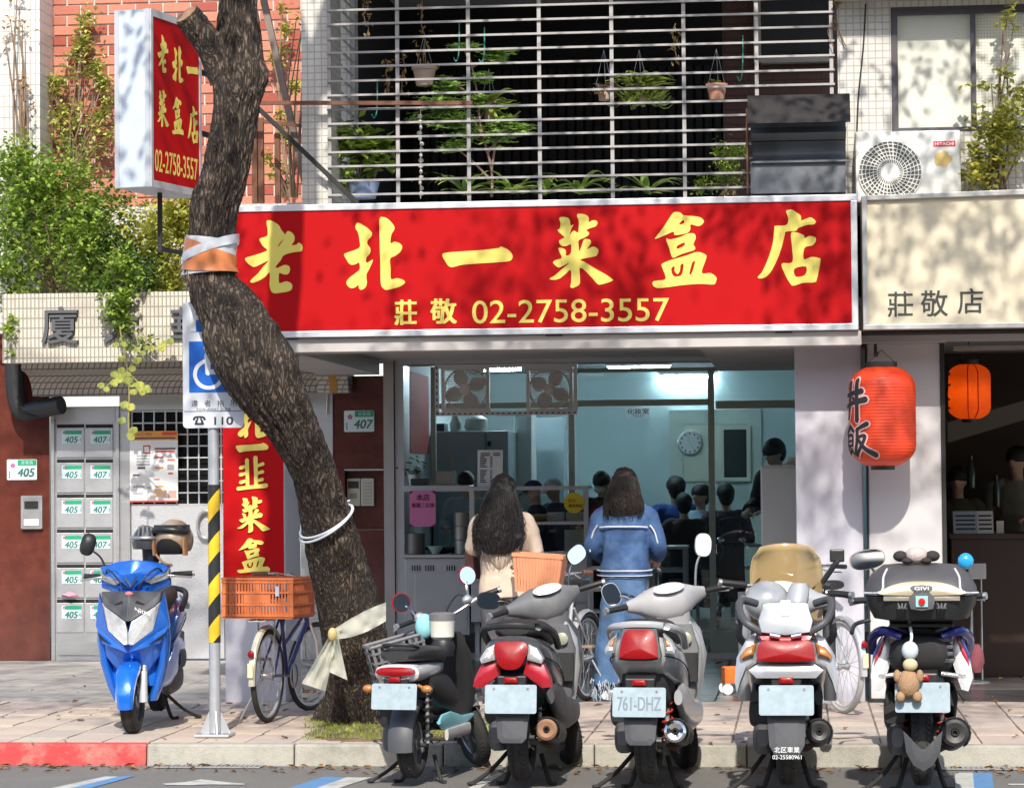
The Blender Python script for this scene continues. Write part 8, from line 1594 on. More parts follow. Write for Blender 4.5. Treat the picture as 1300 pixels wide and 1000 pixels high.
# ---------------------------------------------------------------- bicycles
m_frame = {'navy': paint('navy_frame', (.015, .025, .13)), 'grey': paint('grey_frame', (.35, .36, .37)), 'white': paint('pale_frame', (.62, .63, .62))}
def bike(label, loc, heading, fr, steer=0, basket=None, rack=True, K=1.0, grip=m_black, tyre=None, group='bicycles left outside the shop'):
    t = thing('bicycle', label, 'bicycle', loc, -heading, group, K); R_ = .325; WBk = 1.02; tm = tyre or m_tyre
    hp = V((0, WBk - .12, .75)); ax = V((0, -math.sin(R(19)), math.cos(R(19)))); Ms = Matrix.Translation(hp) @ Matrix.Rotation(steer, 4, ax) @ Matrix.Translation(-hp)
    for y, M_ in ((0, None), (WBk, Ms)):
        b = MB(M_); b.lathe([(R_ - .02 + .02 * math.sin(a), -.02 * math.cos(a)) for a in [i * math.pi / 6 for i in range(13)]], (0, y, R_), (1, 0, 0), 48); wh = b.build('wheel', tm, t)
        b = MB(M_); b.lathe([(R_ - .05, -.011), (R_ - .03, -.012), (R_ - .03, .012), (R_ - .05, .011), (R_ - .05, -.011)], (0, y, R_), (1, 0, 0), 40); b.build('rim', m_alum, wh)
        b = MB(M_); b.lathe([(.02, -.045), (.026, -.04), (.018, 0), (.026, .04), (.02, .045)], (0, y, R_), (1, 0, 0), 14, cap=True); b.build('hub', m_steel, wh)
        for k in range(28):
            a = 2 * math.pi * k / 28; s = (-1) ** k * .03; b = MB(M_); b.tube([(s, y + math.cos(a + .5 * (-1) ** (k // 2)) * .024, R_ + math.sin(a + .5 * (-1) ** (k // 2)) * .024), (0, y + math.cos(a) * (R_ - .05), R_ + math.sin(a) * (R_ - .05))], .0016, 4); b.build('spoke', m_steel, wh)
        b = MB(M_); rs = []
        for i in range(17):
            a = R(38 + 150 * i / 16) if y == 0 else R(10 + 135 * i / 16); d = V((0, math.cos(a), math.sin(a))); c = V((0, y, R_)) + d * (R_ + .022); rs.append([c + V((x * .026, 0, 0)) + d * h for x, h in ((-1, -.012), (-.7, .004), (0, .008), (.7, .004), (1, -.012), (.7, .001), (0, .005), (-.7, .001))])
        b.loft(rs); fm = b.build('mudguard', m_alum if not rack else mat('mudguard_pale', (.62, .6, .5), .35, .3), t)
        if y == 0:
            MB().ell((0, -R_ - .02, R_ + .17), (.024, .012, .026), 14, 8).build('reflector', m_redl, fm); MB().box(-.02, .02, -R_ - .045, -R_ - .03, R_ + .01, R_ + .11).build('mud_flap', mat('mud_flap', (.65, .64, .4), .5), fm, sm=0, bevel=.003)
    fm = m_frame[fr]
    for nm, a, e, r in (('seat_tube', (0, .42, .3), (0, .3, .74), .015), ('down_tube', (0, .42, .3), (0, WBk - .14, .66), .017), ('top_tube', (0, .36, .52), (0, WBk - .15, .74), .014), ('head_tube', (0, WBk - .13, .62), (0, WBk - .18, .8), .019), ('seat_post', (0, .3, .74), (0, .27, .86), .012)):
        b = MB(); b.cyl(a, e, r, n=12); b.build(nm, fm if nm != 'seat_post' else m_chrome, t)
    for s in (-1, 1):
        for nm, a, e in (('chain_stay', (s * .05, 0, R_), (s * .03, .42, .3)), ('seat_stay', (s * .05, 0, R_), (s * .02, .31, .7))): b = MB(); b.cyl(a, e, .009, n=8); b.build(nm, fm, t)
        b = MB(Ms); b.tube([(s * .045, WBk, R_), (s * .045, WBk - .05, R_ + .2), (s * .03, WBk - .12, .64)], [.009, .012, .013], 8); b.build('fork_blade', m_chrome, t)
        b = MB(Ms); b.tube([(0, WBk - .2, .93), (s * .1, WBk - .16, .96), (s * .22, WBk - .24, .99), (s * .27, WBk - .36, .99)], .011, 8, smooth=5); b.build('handlebar', m_chrome, t); b = MB(Ms); b.tube([(s * .25, WBk - .31, .99), (s * .29, WBk - .44, .985)], .017, 10); b.build('grip', grip, t)
        b = MB(Ms); b.tube([(s * .21, WBk - .21, .975), (s * .25, WBk - .26, .95), (s * .28, WBk - .4, .945)], .006, 6, smooth=3); b.build('brake_lever', m_chrome, t)
        b = MB(); b.tube([(s * .09, .42, .3), (s * .09, .42 + s * .11, .3 - s * .12)], .009, 8); cr_ = b.build('crank', m_steel, t); MB().box(s * .09, s * .17, .38 + s * .11, .46 + s * .11, .29 - s * .12, .31 - s * .12).build('pedal', mat('pedal_tan', (.3, .2, .12), .6), cr_, sm=0, bevel=.004)
        if rack:
            b = MB(); b.tube([(s * .05, 0, R_), (s * .06, -.02, .71)], .006, 6); b.build('rack_stay', m_steel, t)
    b = MB(); b.lathe([(.07, -.003), (.09, -.002), (.09, .002), (.07, .003)], (.055, .42, .3), (1, 0, 0), 24); b.build('chain_ring', m_steel, t)
    b = MB(); b.loft([ring((0, y, zc), hw, hh, 2.4, 16) for y, zc, hw, hh in ((.12, .88, .04, .025), (.16, .885, .09, .035), (.26, .885, .085, .03), (.36, .88, .035, .022), (.42, .875, .02, .015))]); b.build('saddle', m_seat, t)
    b = MB(Ms); b.cyl((0, WBk - .18, .8), (0, WBk - .205, .94), .013, n=10); b.build('stem', m_chrome, t)
    b = MB(Ms); b.lathe([(.03, 0), (.028, .015), (.012, .024), (.001, .026)], (-.13, WBk - .18, .975), (0, -.3, 1), 16); b.build('bell', m_chrome, t)
    b = MB(); b.tube([(-.05, .02, R_ - .02), (-.2, -.02, .012)], .009, 8); b.build('kick_stand', m_steel, t)
    if rack:
        for x in (-.06, 0, .06): b = MB(); b.tube([(x, -.22, .72), (x, .26, .72)], .006, 6); b.build('rack_rail', m_steel, t)
        for y in (-.22, 0, .25): b = MB(); b.tube([(-.06, y, .712), (.06, y, .712)], .005, 6); b.build('rack_rail', m_steel, t)
    if basket:
        Mb = Ms @ Matrix.Translation((0, WBk + .06, .86)); q = MB(Mb); W2, D2, H2 = .175, .12, .26
        q.box(-W2 - .01, W2 + .01, -D2 - .01, D2 + .01, H2 - .025, H2); bk = MB(Mb)
        bk.hexa([(-W2 - .01, -D2 - .01, H2 - .025), (W2 + .01, -D2 - .01, H2 - .025), (W2 + .01, -D2 + .005, H2 - .025), (-W2 - .01, -D2 + .005, H2 - .025), (-W2 - .01, -D2 - .01, H2), (W2 + .01, -D2 - .01, H2), (W2 + .01, -D2 + .005, H2), (-W2 - .01, -D2 + .005, H2)]).hexa([(-W2 - .01, D2 - .005, H2 - .025), (W2 + .01, D2 - .005, H2 - .025), (W2 + .01, D2 + .01, H2 - .025), (-W2 - .01, D2 + .01, H2 - .025), (-W2 - .01, D2 - .005, H2), (W2 + .01, D2 - .005, H2), (W2 + .01, D2 + .01, H2), (-W2 - .01, D2 + .01, H2)])
        for s in (-1, 1): bk.box(s * W2 - .007, s * W2 + .007, -D2, D2, H2 - .024, H2 - .001)
        bo = bk.build('basket', basket, t, sm=0)
        for s in (-1, 1):
            n = 15
            for i in range(n):
                x = (-1 + 2 * (i + .5) / n) * W2; q = MB(Mb); q.hexa([(x * .85 - .0085, s * D2 * .82 - .003, 0), (x * .85 + .0085, s * D2 * .82 - .003, 0), (x * .85 + .0085, s * D2 * .82 + .003, 0), (x * .85 - .0085, s * D2 * .82 + .003, 0), (x - .0085, s * D2 - .003, H2 - .026), (x + .0085, s * D2 - .003, H2 - .026), (x + .0085, s * D2 + .003, H2 - .026), (x - .0085, s * D2 + .003, H2 - .026)]); q.build('slat', basket, bo, sm=0)
            for i in range(9):
                y = (-1 + 2 * (i + .5) / 9) * D2; q = MB(Mb); q.hexa([(s * W2 * .85 - .003, y * .82 - .009, 0), (s * W2 * .85 + .003, y * .82 - .009, 0), (s * W2 * .85 + .003, y * .82 + .009, 0), (s * W2 * .85 - .003, y * .82 + .009, 0), (s * W2 - .003, y - .009, H2 - .026), (s * W2 + .003, y - .009, H2 - .026), (s * W2 + .003, y + .009, H2 - .026), (s * W2 - .003, y + .009, H2 - .026)]); q.build('slat', basket, bo, sm=0)
        q = MB(Mb); q.box(-W2 * .87, W2 * .87, -D2 * .84, D2 * .84, -.012, 0); q.build('base', basket, bo, sm=0)
        for zq in (.08, .16): q = MB(Mb); f_ = .85 + .15 * zq / H2; g_ = .82 + .18 * zq / H2; q.box(-W2 * f_, W2 * f_, -D2 * g_ + .004, -D2 * g_ + .009, zq, zq + .012); q.build('band', basket, bo, sm=0); q = MB(Mb); q.box(-W2 * f_, W2 * f_, D2 * g_ - .009, D2 * g_ - .004, zq, zq + .012); q.build('band', basket, bo, sm=0)
    return t, Ms
a = Z(340, 917); t, Ms = bike('navy city bicycle with an orange crate on its rack by the leaning tree', a, 8 * DG, 'navy', -14 * DG, rack=True, K=.96, grip=mat('grip_brown', (.22, .09, .05), .6))
Wb = WM[t.name]
# orange crate on its rack
c = Wb @ V((0.02, -.03, .732)); m_cr = mat('crate_orange', (.62, .17, .055), .5, var=.12, vs=8, dirt=.25, dcol=(.35, .12, .06), ds=5)
t2 = thing('plastic_crate', 'orange slatted plastic crate on the rack of the navy bicycle', 'crate', c, -14 * DG)
cw, cdp, chh = .255, .17, .27
cb = MB(); cb.box(-cw, cw, -cdp, cdp, 0, .012); cb.build('base', m_cr, t2, sm=0)
for z0_, z1_ in ((.0125, .03), (.085, .1), (.165, .18), (.235, .247), (.256, .27)):
    q = MB(); q.box(-cw - .008, cw + .008, -cdp - .008, -cdp + .004, z0_, z1_); q.box(-cw - .008, cw + .008, cdp - .004, cdp + .008, z0_, z1_); q.box(-cw - .008, -cw + .004, -cdp + .005, cdp - .005, z0_, z1_); q.box(cw - .004, cw + .008, -cdp + .005, cdp - .005, z0_, z1_); q.build('rim', m_cr, t2, sm=0)
for s in (-1, 1):
    for i in range(23):
        x = -cw + .01 + i * (2 * cw - .02) / 22; solid = i in (0, 11, 22); q = MB(); q.box(x - (.014 if solid else .0055), x + (.014 if solid else .0055), s * cdp - .003, s * cdp + .003, .02, chh - .008); q.build('slat', m_cr, t2, sm=0)
    for i in range(13):
        y = -cdp + .012 + i * (2 * cdp - .024) / 12; q = MB(); q.box(s * cw - .003, s * cw + .003, y - .006, y + .006, .02, chh - .008); q.build('slat', m_cr, t2, sm=0)
MB().box(-.1, .09, -cdp - .0035, -cdp - .0032, .105, .16).build('name_panel', m_cr, t2, sm=0)
MB().box(cw - .12, cw - .095, -cdp - .0125, -cdp - .009, .15, .215).build('sticker', mat('sticker_blue', (.45, .5, .62), .5), t2, sm=0)
b = MB(); b.tube([(0, -.2, .02), (.02, -.25, -.1), (.03, -.22, -.2)], .004, 5, smooth=4)
# bicycle with orange basket behind the red scooter; another behind the silver scooter
a = Z(742, 896); bike('silver bicycle with an orange front basket behind the red scooter', V((a.x - .02, a.y + .5, 0)), 196 * DG, 'grey', 12 * DG, basket=mat('basket_orange', (.66, .27, .14), .5, var=.1, dirt=.15, dcol=(.4, .2, .12)), rack=False, grip=mat('grip_brown', None), K=.98)
a = Z(1075, 905); bike('pale old bicycle with whitish tyres behind the silver scooter', V((a.x - .02, a.y, 0)), -24 * DG, 'white', 6 * DG, rack=False, tyre=mat('tyre_pale', (.4, .39, .37), .8, var=.2, vs=14), K=.98)
# ---------------------------------------------------------------- people
def remesh(o, vox, sm=3, disp=0, ds=.12):
    m = o.modifiers.new('union', 'REMESH'); m.mode = 'VOXEL'; m.voxel_size = vox; m.use_smooth_shade = True
    s = o.modifiers.new('soften', 'SMOOTH'); s.factor = .5; s.iterations = sm
    if disp:
        k = 'folds%.2f' % ds; tx = bpy.data.textures.get(k) or bpy.data.textures.new(k, 'CLOUDS'); tx.noise_scale = ds; tx.noise_depth = 2
        d = o.modifiers.new('folds', 'DISPLACE'); d.texture = tx; d.strength = disp; d.mid_level = .5; d.texture_coords = 'LOCAL'
    return o
m_skin = mat('skin_light', (.56, .34, .24), .5, var=.06, vs=8, sub=.15)
m_hair = mat('hair_dark', (.007, .0045, .0035), .5, var=.5, vs=26, stretch=(3, 3, .25), bump=.5, bs=120)
m_hairb = mat('hair_brown', (.014, .008, .006), .45, var=.55, vs=26, stretch=(3, 3, .25), bump=.5, bs=120)
def limb(mb, pts, r, n=14, k=5): mb.tube(pts, r, n, smooth=k)
def hand(mb, w, d, side, curl=.7):
    """a palm with four curled fingers and a thumb, running on from the wrist w along d"""
    d = V(d).normalized(); x = d.cross(V((0, 0, 1))); x = x.normalized() if x.length > .1 else V((1, 0, 0)); u = x.cross(d)
    mb.loft([ring(V(w) + d * f, a, b_, 2.4, 12, x, u) for f, a, b_ in ((0, .022, .018), (.03, .034, .017), (.075, .04, .015), (.085, .036, .012))])
    for i, (o, ln) in enumerate(((-.029, .062), (-.01, .072), (.01, .068), (.028, .052))):
        a = V(w) + d * .078 + x * o; c1 = a + d * ln * .5 - u * .006; c2 = c1 + (d * (1 - curl) - u * curl).normalized() * ln * .38; c3 = c2 + (d * (.4 - curl) - u).normalized() * ln * .28
        mb.tube([a, c1, c2, c3], [.0095, .009, .0085, .007], 8)
    a = V(w) + d * .025 - x * side * .03; mb.tube([a, a + d * .03 - x * side * .025 - u * .012, a + d * .06 - x * side * .02 - u * .03], [.012, .0105, .008], 8)
def person(label, loc, rz, H=1.63, seated=0, arms=None, hair='bob', hairm=None, top=None, bottom=None, head_pitch=0, head_yaw=0, vox=.011, extra=None, shoe=None, female=1, lean=0.0):
    t = thing('person', label, 'person', loc, rz); k = H / 1.63; zs = (-.40 * k + seated) if seated else 0.0
    S_ = Matrix.Translation((0, 0, zs)) @ Matrix.Scale(k, 4); L_ = Matrix.Translation((0, 0, .86)) @ Matrix.Rotation(-lean, 4, 'X') @ Matrix.Translation((0, 0, -.86))
    T_ = S_ @ L_
    sw = .185 if female else .21
    arms = arms or [((-.235, .0, 1.1), (-.19, .22, 1.08)), ((.235, .0, 1.1), (.19, .22, 1.08))]
    hm = T_ @ Matrix.Translation((0, .01, 1.43)) @ Matrix.Rotation(head_yaw, 4, 'Z') @ Matrix.Rotation(-head_pitch, 4, 'X') @ Matrix.Translation((0, -.01, -1.43))
    b = MB(T_)
    b.loft([ring((0, y, z), a, c, 2.3, 20, Y=V((0, 1, 0))) for z, a, c, y in ((.82, .12, .09, 0), (.88, .16, .11, 0), (.98, .13, .09, 0), (1.08, .125, .09, 0), (1.2, .15, .1, .005), (1.29, .16, .09, 0), (1.34, .13, .07, 0), (1.37, .07, .055, 0))])
    limb(b, [(0, 0, 1.33), (0, .01, 1.4), (0, .015, 1.46)], [.055, .048, .05])
    for s, (e, w) in zip((-1, 1), arms):
        limb(b, [(s * .12, 0, 1.32), (s * sw * .93, 0, 1.305), V(e) * .5 + V((s * sw, 0, 1.28)) * .5, e, V(e) * .4 + V(w) * .6, w], [.05, .053, .044, .038, .034, .024]); b.M = T_; hand(b, w, V(w) - V(e), s)
    b.M = S_
    for s in (-1, 1):
        if seated: limb(b, [(s * .08, 0, .86), (s * .09, .2, .87), (s * .1, .42, .86), (s * .1, .44, .66), (s * .1, .43, .45)], [.085, .08, .058, .05, .035]); foot = (s * .1, .43, .45)
        else: limb(b, [(s * .08, 0, .86), (s * .085, .01, .65), (s * .085, .0, .46), (s * .085, -.02, .3), (s * .085, -.01, .08)], [.088, .075, .055, .05, .035]); foot = (s * .085, 0, 0.05)
        b.loft([ring((foot[0], foot[1] + y, foot[2] + dz), .036, hh, 2.4, 12) for y, dz, hh in ((-.07, -.01, .025), (-.03, .01, .04), (.06, -.01, .03), (.13, -.025, .016), (.15, -.03, .008))])
    b.M = hm
    b.ell((0, .02, 1.535), (.071, .088, .098), 24, 16); b.ell((0, .045, 1.48), (.05, .055, .05), 18, 12)
    b.ell((0, .112, 1.52), (.012, .018, .02), 10, 8); b.tube([(0, .1, 1.55), (0, .115, 1.52)], [.008, .013], 8)
    for s in (-1, 1): b.ell((s * .073, .01, 1.525), (.01, .02, .03), 10, 8)
    body = remesh(b.build('body', m_skin, t), vox, 3)
    # face
    for s in (-1, 1):
        q = MB(hm); q.ell((s * .03, .099, 1.542), (.012, .006, .006), 10, 6); q.build('eye', m_ink, t); q = MB(hm); q.tube([(s * .015, .104, 1.562), (s * .032, .102, 1.567), (s * .047, .093, 1.56)], .0035, 6); q.build('eyebrow', m_hair, t)
    q = MB(hm); q.ell((0, .1, 1.475), (.022, .008, .006), 12, 6); q.build('mouth', mat('lip', (.4, .12, .1), .5), t)
    hmt = hairm or m_hair
    # hair
    if hair:
        q = MB(hm); q.ell((0, .0, 1.562), (.091, .113, .103), 30, 16, z0=-.3)
        q.ell((0, -.025, 1.53), (.08, .08, .1), 26, 14)
        if hair == 'long':
            q.loft([ring((.005 * math.sin(z * 9), y, z), a, c, 2.3, 30, Y=V((0, 1, 0))) for z, a, c, y in ((1.6, .07, .07, -.02), (1.54, .095, .085, -.035), (1.46, .115, .08, -.055), (1.36, .145, .075, -.09), (1.26, .175, .07, -.125), (1.18, .185, .062, -.14), (1.12, .15, .05, -.14), (1.07, .08, .03, -.135))])
        if hair == 'shoulder':
            q.loft([ring((0, y, z), a, c, 2.4, 30, Y=V((0, 1, 0))) for z, a, c, y in ((1.6, .07, .07, -.01), (1.55, .098, .095, -.02), (1.47, .115, .1, -.03), (1.42, .122, .095, -.04), (1.37, .125, .085, -.055), (1.335, .118, .07, -.06), (1.32, .1, .055, -.06))])
        h = remesh(q.build('hair', hmt, t), .009, 2, .03 if hair in ('long', 'shoulder') else .01, .06)
        if hair in ('long', 'shoulder'):
            rnd = random.Random(len(label)); st = MB(hm); zb = 1.05 if hair == 'long' else 1.315
            for i in range(280 if hair == 'long' else 170):       # loose strands
                a = rnd.uniform(math.pi * .98, math.pi * 2.02); ph = rnd.uniform(0, 6); pts = []
                e = zb + rnd.uniform(-.03, .16 if hair == 'long' else .04)
                for j in range(9):
                    f = j / 8; z = 1.6 + (e - 1.6) * f; w_ = (.07 + .115 * min(1, f * 1.3)) if hair == 'long' else (.08 + .048 * min(1, f * 1.5)); w_ *= (1 - .45 * max(0, f - .75) * 4 * .5) if hair == 'long' else 1
                    yy = -.02 - (.12 if hair == 'long' else .045) * min(1, f * 1.2); c = .075 if hair == 'long' else .09
                    wv = .017 * math.sin(z * 22 + ph) * f; pts.append((math.cos(a) * (w_ + .006) + wv, yy + math.sin(a) * (c + .006) + wv * .5, z))
                st.tube(pts, [.002] * 7 + [.0018, .001], 4)
            o = st.build('hair_strands', hmt, t); o['kind'] = 'stuff'
    # clothes
    if top:
        q = MB(T_); hem = top.get('hem', .84); fl = top.get('flare', 0)
        rs = [(hem, .175 + fl, .125 + fl, -.005), (hem + .06, .172 + fl * .8, .122 + fl * .8, -.005), (1.0, .158 + fl * .5, .115 + fl * .4, -.005), (1.12, .162, .118, 0), (1.22, .172, .12, 0), (1.3, .175, .105, -.005), (1.345, .13, .085, -.01), (1.385, .075, .07, 0)]
        q.loft([ring((0, y, z), a, c, 2.5, 26, Y=V((0, 1, 0))) for z, a, c, y in rs])
        rr = top.get('arm', .058)
        for s, (e, w) in zip((-1, 1), arms):
            e = V(e); w = V(w); w2 = e + (w - e) * top.get('sleeve', .92); q.tube([(s * .1, 0, 1.33), (s * sw * .95, 0, 1.31), e * .5 + V((s * sw, 0, 1.29)) * .5, e, e * .4 + w2 * .6, w2], [rr * .95, rr * 1.05, rr, rr * .98, rr * .92, rr * .85], 14, smooth=5)
        g_ = remesh(q.build(top.get('name', 'jacket'), top['m'], t), vox, 4, top.get('fold', .02), top.get('fs', .11))
        for nm, fn, m in top.get('details', ()): q = MB(T_); fn(q); q.build(nm, m, t)
    if bottom:
        q = MB(S_); wd = bottom.get('w', .08)
        if seated:
            q.loft([ring((0, 0, z), a, .12, 2.4, 22, Y=V((0, 1, 0))) for z, a in ((.76, .16), (.86, .175), (.96, .15))])
            for s in (-1, 1): limb(q, [(s * .085, 0, .86), (s * .09, .2, .88), (s * .1, .44, .87), (s * .1, .46, .66), (s * .1, .44, .5)], [.1, .095, .075, .07, .06])
        else:
            q.loft([ring((0, -.005, z), a, c, 2.4, 24, Y=V((0, 1, 0))) for z, a, c in ((.76, .165, .12), (.86, .17, .122), (.96, .15, .108), (1.0, .145, .1))])
            for s in (-1, 1): q.loft([ring((s * (.078 + dx), y, z), a, c, 2.3, 20, Y=V((0, 1, 0))) for z, a, c, y, dx in ((bottom.get('hem', .06), wd * 1.05, wd * 1.1, -.01, bottom.get('dx', .01)), (.3, wd * 1.0, wd * 1.05, -.01, bottom.get('dx', .01) * .8), (.55, wd, wd * 1.08, -.005, .005), (.78, .09, .112, -.005, 0))])
        remesh(q.build(bottom.get('name', 'trousers'), bottom['m'], t), vox, 3, bottom.get('fold', .02), .13)
    for s in (-1, 1):
        ft = (s * .1, .43, .45) if seated else (s * (.085 + (bottom or {}).get('dx', 0)), 0, .05)
        q = MB(S_); q.loft([ring((ft[0], ft[1] + y, ft[2] - .01 + dz), .046, hh, 2.6, 16) for y, dz, hh in ((-.095, -.005, .03), (-.06, .01, .05), (.02, .005, .045), (.09, -.01, .034), (.15, -.02, .02), (.165, -.025, .01))]); q.build('shoe', shoe or m_black, t)
    for nm, fn, m in extra or (): q = MB(hm); fn(q); q.build(nm, m, t)
    return t, T_, hm
m_coat = mat('coat_cream', (.6, .47, .37), .85, var=.05, vs=6, bump=.15, bs=200)
m_trou = mat('trousers_charcoal', (.07, .068, .075), .8, var=.15, vs=8)
m_den = mat('denim_jacket', (.05, .11, .25), .85, var=.6, vs=9, bump=.5, bs=260, dirt=.7, dcol=(.17, .28, .46), ds=3.5)
m_den2 = mat('denim_trousers', (.075, .15, .29), .85, var=.5, vs=5, bump=.35, bs=260, dirt=.5, dcol=(.2, .34, .54), ds=3)
m_pip = mat('piping_white', (.62, .64, .68), .7)
P = Z(641, 893)
def hood(q):
    q.loft([ring((0, y, z), a, c, 2.2, 24, Y=V((0, 1, 0))) for z, a, c, y in ((1.39, .09, .07, -.02), (1.34, .16, .1, -.03), (1.26, .195, .118, -.035), (1.16, .165, .115, -.05), (1.06, .1, .09, -.08), (.99, .04, .05, -.1), (.965, .01, .02, -.1))])
t, T_, _ = person('woman with long dark hair in a cream coat and charcoal trousers at the counter', P, -.12, 1.62, hair='long', hairm=m_hair, top=dict(m=m_coat, name='coat', hem=.77, flare=.01, arm=.062, sleeve=.95, fold=.03, fs=.14, details=[('hood', hood, m_coat)]), bottom=dict(m=m_trou, w=.085, dx=.0, fold=.03), arms=[((-.235, .02, 1.12), (-.17, .24, 1.17)), ((.235, .03, 1.1), (.15, .25, 1.16))], head_pitch=.08)
b = MB(T_); b.loft([ring((-.25, .08, z), .05, .1, 3, 16, Y=V((0, 1, 0))) for z in (.9, .95, 1.05, 1.1)]); b.build('handbag', mat('bag_brown', (.08, .03, .025), .5), t)
P = Z(796, 888)
def path_on(q, pts, r=.006): q.tube(pts, r, 6, smooth=6)
det = [('yoke_piping', lambda q: path_on(q, [(-.172, -.075, 1.235), (-.1, -.128, 1.24), (0, -.138, 1.24), (.1, -.128, 1.24), (.172, -.075, 1.235)]), m_pip),
       ('hem_piping', lambda q: path_on(q, [(-.198, -.05, .93), (-.14, -.122, .925), (0, -.15, .925), (.14, -.122, .925), (.198, -.05, .93)]), m_pip), ('hem_piping', lambda q: path_on(q, [(-.2, -.05, .895), (-.14, -.125, .89), (0, -.153, .89), (.14, -.125, .89), (.2, -.05, .895)], .004), m_pip),
       ('sleeve_piping', lambda q: path_on(q, [(-.19, -.075, 1.25), (-.222, -.068, 1.2), (-.243, -.058, 1.12), (-.25, -.05, 1.06)]), m_pip), ('sleeve_piping', lambda q: path_on(q, [(.19, -.075, 1.25), (.222, -.068, 1.2), (.243, -.058, 1.12)]), m_pip)]
t, T_, _ = person('woman with shoulder length dark hair in a denim jacket and wide denim trousers', P, -.1, 1.66, hair='shoulder', hairm=m_hairb, top=dict(m=m_den, name='denim_jacket', hem=.885, flare=.015, arm=.064, sleeve=.97, fold=.022, fs=.1, details=det), bottom=dict(m=m_den2, w=.118, hem=.11, dx=.035, fold=.03), arms=[((-.24, .0, 1.1), (-.19, .2, 1.0)), ((.24, .01, 1.1), (.2, .21, 1.02))], shoe=m_white)
rnd = random.Random(4); S1 = Matrix.Scale(1.66 / 1.63, 4)
for s in (-1, 1):
    q = MB(S1)
    for i in range(200):
        a = rnd.uniform(0, 6.28); z = rnd.uniform(.03, .16); r_ = .128 + rnd.uniform(-.004, .01); c = V((s * .115 + math.cos(a) * r_, -.01 + math.sin(a) * r_ * 1.04, z)); q.tube([c, c + V((rnd.uniform(-.012, .012), rnd.uniform(-.012, .012), -rnd.uniform(.025, .05)))], [.003, .002], 4)
    o = q.build('frayed_hem', mat('fray_pale', (.5, .56, .64), .9), t); o['kind'] = 'stuff'
# staff and diners in the shop
FZ = .22
def at(px, y, z=FZ): p = W(px, 600, y); return V((p.x, p.y, z))
m_blk = mat('cloth_black', (.018, .018, .02), .85, var=.2); m_apr = mat('apron_red', (.3, .015, .015), .8); m_nav = mat('cloth_navy', (.02, .03, .075), .85); m_lbl = mat('shirt_pale_blue', (.3, .4, .5), .85); m_blu = mat('jacket_blue', (.025, .07, .28), .8); m_brn = mat('cloth_brown', (.05, .035, .028), .85)
def mask(q): q.ell((0, .075, 1.49), (.062, .045, .042), 20, 10); 
m_msk = mat('mask_white', (.62, .62, .6), .8)
def cap_of(col): return [('cap', lambda q: (q.ell((0, .01, 1.575), (.092, .108, .09), 26, 12, z0=-.1), q.loft([ring((0, .12 + dy, 1.565 - dy * .3), a, .006, 2, 14) for dy, a in ((-.03, .08), (.03, .07), (.06, .03))])), col)]
person('cook in a white mask and red apron looking down behind the glass case', at(765, 5.55), math.pi - .25, 1.45, hair='tied', top=dict(m=m_blk, name='shirt', fold=.012), bottom=dict(m=m_blk), head_pitch=.35, vox=.014, extra=[('face_mask', mask, m_msk), ('hair_clip', lambda q: q.tube([(.03, .02, 1.65), (.06, .03, 1.625)], .006, 6), m_pip)])
ap = bpy.data.objects
t_, T_, h_ = person('cook with dark hair bent behind the printed menu sheet', at(592, 5.7), math.pi, 1.46, hair='tied', top=dict(m=m_lbl, name='shirt', fold=.012), bottom=dict(m=m_blk), head_pitch=.3, vox=.014)
person('worker in a navy cap and navy top seen through the glass case', at(682, 5.3), 1.9, 1.37, hair=None, top=dict(m=m_nav, name='jacket', fold=.015, arm=.065), bottom=dict(m=m_blk), head_pitch=.3, vox=.014, extra=cap_of(m_nav), female=0)
person('worker in a pale cap beside the navy capped worker', at(706, 5.65), 2.4, 1.39, hair=None, top=dict(m=m_nav, name='jacket', fold=.015), bottom=dict(m=m_blk), head_pitch=.3, vox=.014, extra=cap_of(mat('cap_pale', (.5, .56, .58), .8)))
q_ = [o for o in COL.objects if o.get('label', '') == 'cook in a white mask and red apron looking down behind the glass case'][0]
b = MB(Matrix.Scale(1.45 / 1.63, 4)); b.loft([ring((0, .115, z), a, .02, 3, 18, Y=V((0, 1, 0))) for z, a in ((.5, .17), (.8, .17), (1.0, .15), (1.2, .12), (1.3, .08))]); b.build('apron', m_apr, q_)
def stool(c, h, lb):
    t = thing('stool', lb, 'stool', V((c.x, c.y, FZ)), 0, 'stools under the diners'); MB().lathe([(.15, h - .04), (.16, h - .02), (.15, h)], n=20, cap=True).build('seat', m_blackm, t)
    for sx in (-1, 1):
        for sy in (-1, 1): MB().bar((sx * .13, sy * .13, 0), (sx * .1, sy * .1, h - .041), .025, .025).build('leg', m_steel2, t, sm=0)
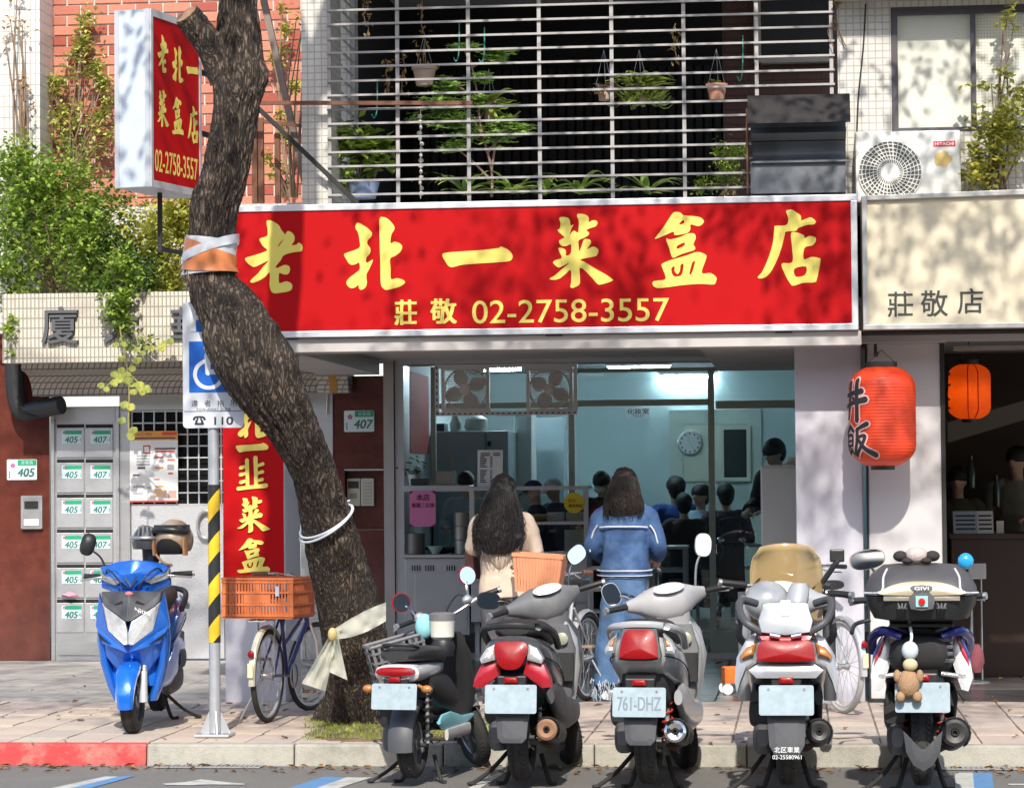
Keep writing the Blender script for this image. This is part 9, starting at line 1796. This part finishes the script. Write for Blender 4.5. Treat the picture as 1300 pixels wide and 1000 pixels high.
for px, y, rz, lb, kw in ((858, 7.9, .4, 'diner with short dark hair in a blue jacket seen from behind', dict(hair='short', top=dict(m=m_blu, name='jacket', arm=.07), female=0, H=1.72)),
                          (868, 7.1, .1, 'diner with dark hair and brown top in front of the blue jacket', dict(hair='short', top=dict(m=m_brn, name='sweater', arm=.065), H=1.5)),
                          (890, 7.7, 2.5, 'young diner with face turned to the left in a pale blue shirt', dict(hair='short', top=dict(m=m_lbl, name='shirt', arm=.06), H=1.62)),
                          (921, 7.5, .3, 'diner with black hair right of the green mullion', dict(hair='short', top=dict(m=mat('cloth_plum', (.06, .03, .05), .85), name='coat', arm=.07), H=1.62))):
    c = at(px, y); st = .1; H = kw.pop('H'); person(lb, c, rz, H, seated=st, bottom=dict(m=m_blk), vox=.014, **kw); stool(c, .46 * H / 1.63 + .0, lb.replace('diner', 'stool under the diner', 1).replace(' and ', ' in ')[:80])
person('tall man in dark clothes standing behind the white cabinet', at(988, 6.0), 2.3, 1.74, hair='short', top=dict(m=mat('cloth_midnight', (.014, .016, .026), .85), name='jacket', arm=.075), bottom=dict(m=m_blk), female=0, head_pitch=.35, vox=.014, arms=[((-.26, .03, 1.08), (-.12, .26, 1.02)), ((.26, .03, 1.08), (.12, .25, 1.02))])
person('man in a pale T-shirt in the dark shop at the right edge', at(1292, 4.1, .1), 2.6, 1.74, hair='short', top=dict(m=mat('tee_pale', (.3, .3, .24), .85), name='shirt', sleeve=-.15, arm=.075), bottom=dict(m=m_blk), female=0, vox=.014)
person('dim person in an olive top at the back of the dark shop', at(1216, 4.2, .05), 2.9, 1.62, hair='short', top=dict(m=mat('cloth_olive', (.09, .085, .05), .85), name='shirt'), bottom=dict(m=m_blk), vox=.014)
# folded dark stroller by the door
c = at(928, 5.75, FZ); t = thing('folded_stroller', 'folded dark stroller with chrome joints behind the glass door', 'stroller', c)
for s in (-1, 1):
    b = MB(); b.tube([(s * .12, -.1, .12), (s * .1, 0, .5), (s * .1, .05, .85), (s * .1, -.05, 1.0)], .016, 8, smooth=4); b.build('frame_tube', m_blackm, t); b = MB(); b.tube([(s * .12, .15, .1), (s * .1, .0, .6), (s * .08, -.05, .95)], .014, 8, smooth=4); b.build('frame_tube', m_blackm, t)
    for y in (-.1, .15): MB().lathe([(.03, -.02), (.085, -.018), (.085, .018), (.03, .02)], (s * .14, y, .09), (1, 0, 0), 18, cap=True).build('wheel', m_black, t)
    MB().ell((s * .1, -.04, .82), (.035, .03, .03), 12, 8).build('joint', m_chrome, t)
b = MB(); b.loft([ring((0, .03, z), a, .08, 3, 18, Y=V((0, 1, 0))) for z, a in ((.25, .07), (.4, .1), (.65, .1), (.8, .07))]); b.build('folded_seat', m_blk, t)
b = MB(); b.tube([(-.1, -.05, 1.0), (0, -.08, 1.02), (.1, -.05, 1.0)], .018, 8, smooth=4); b.build('handle', m_blackm, t)
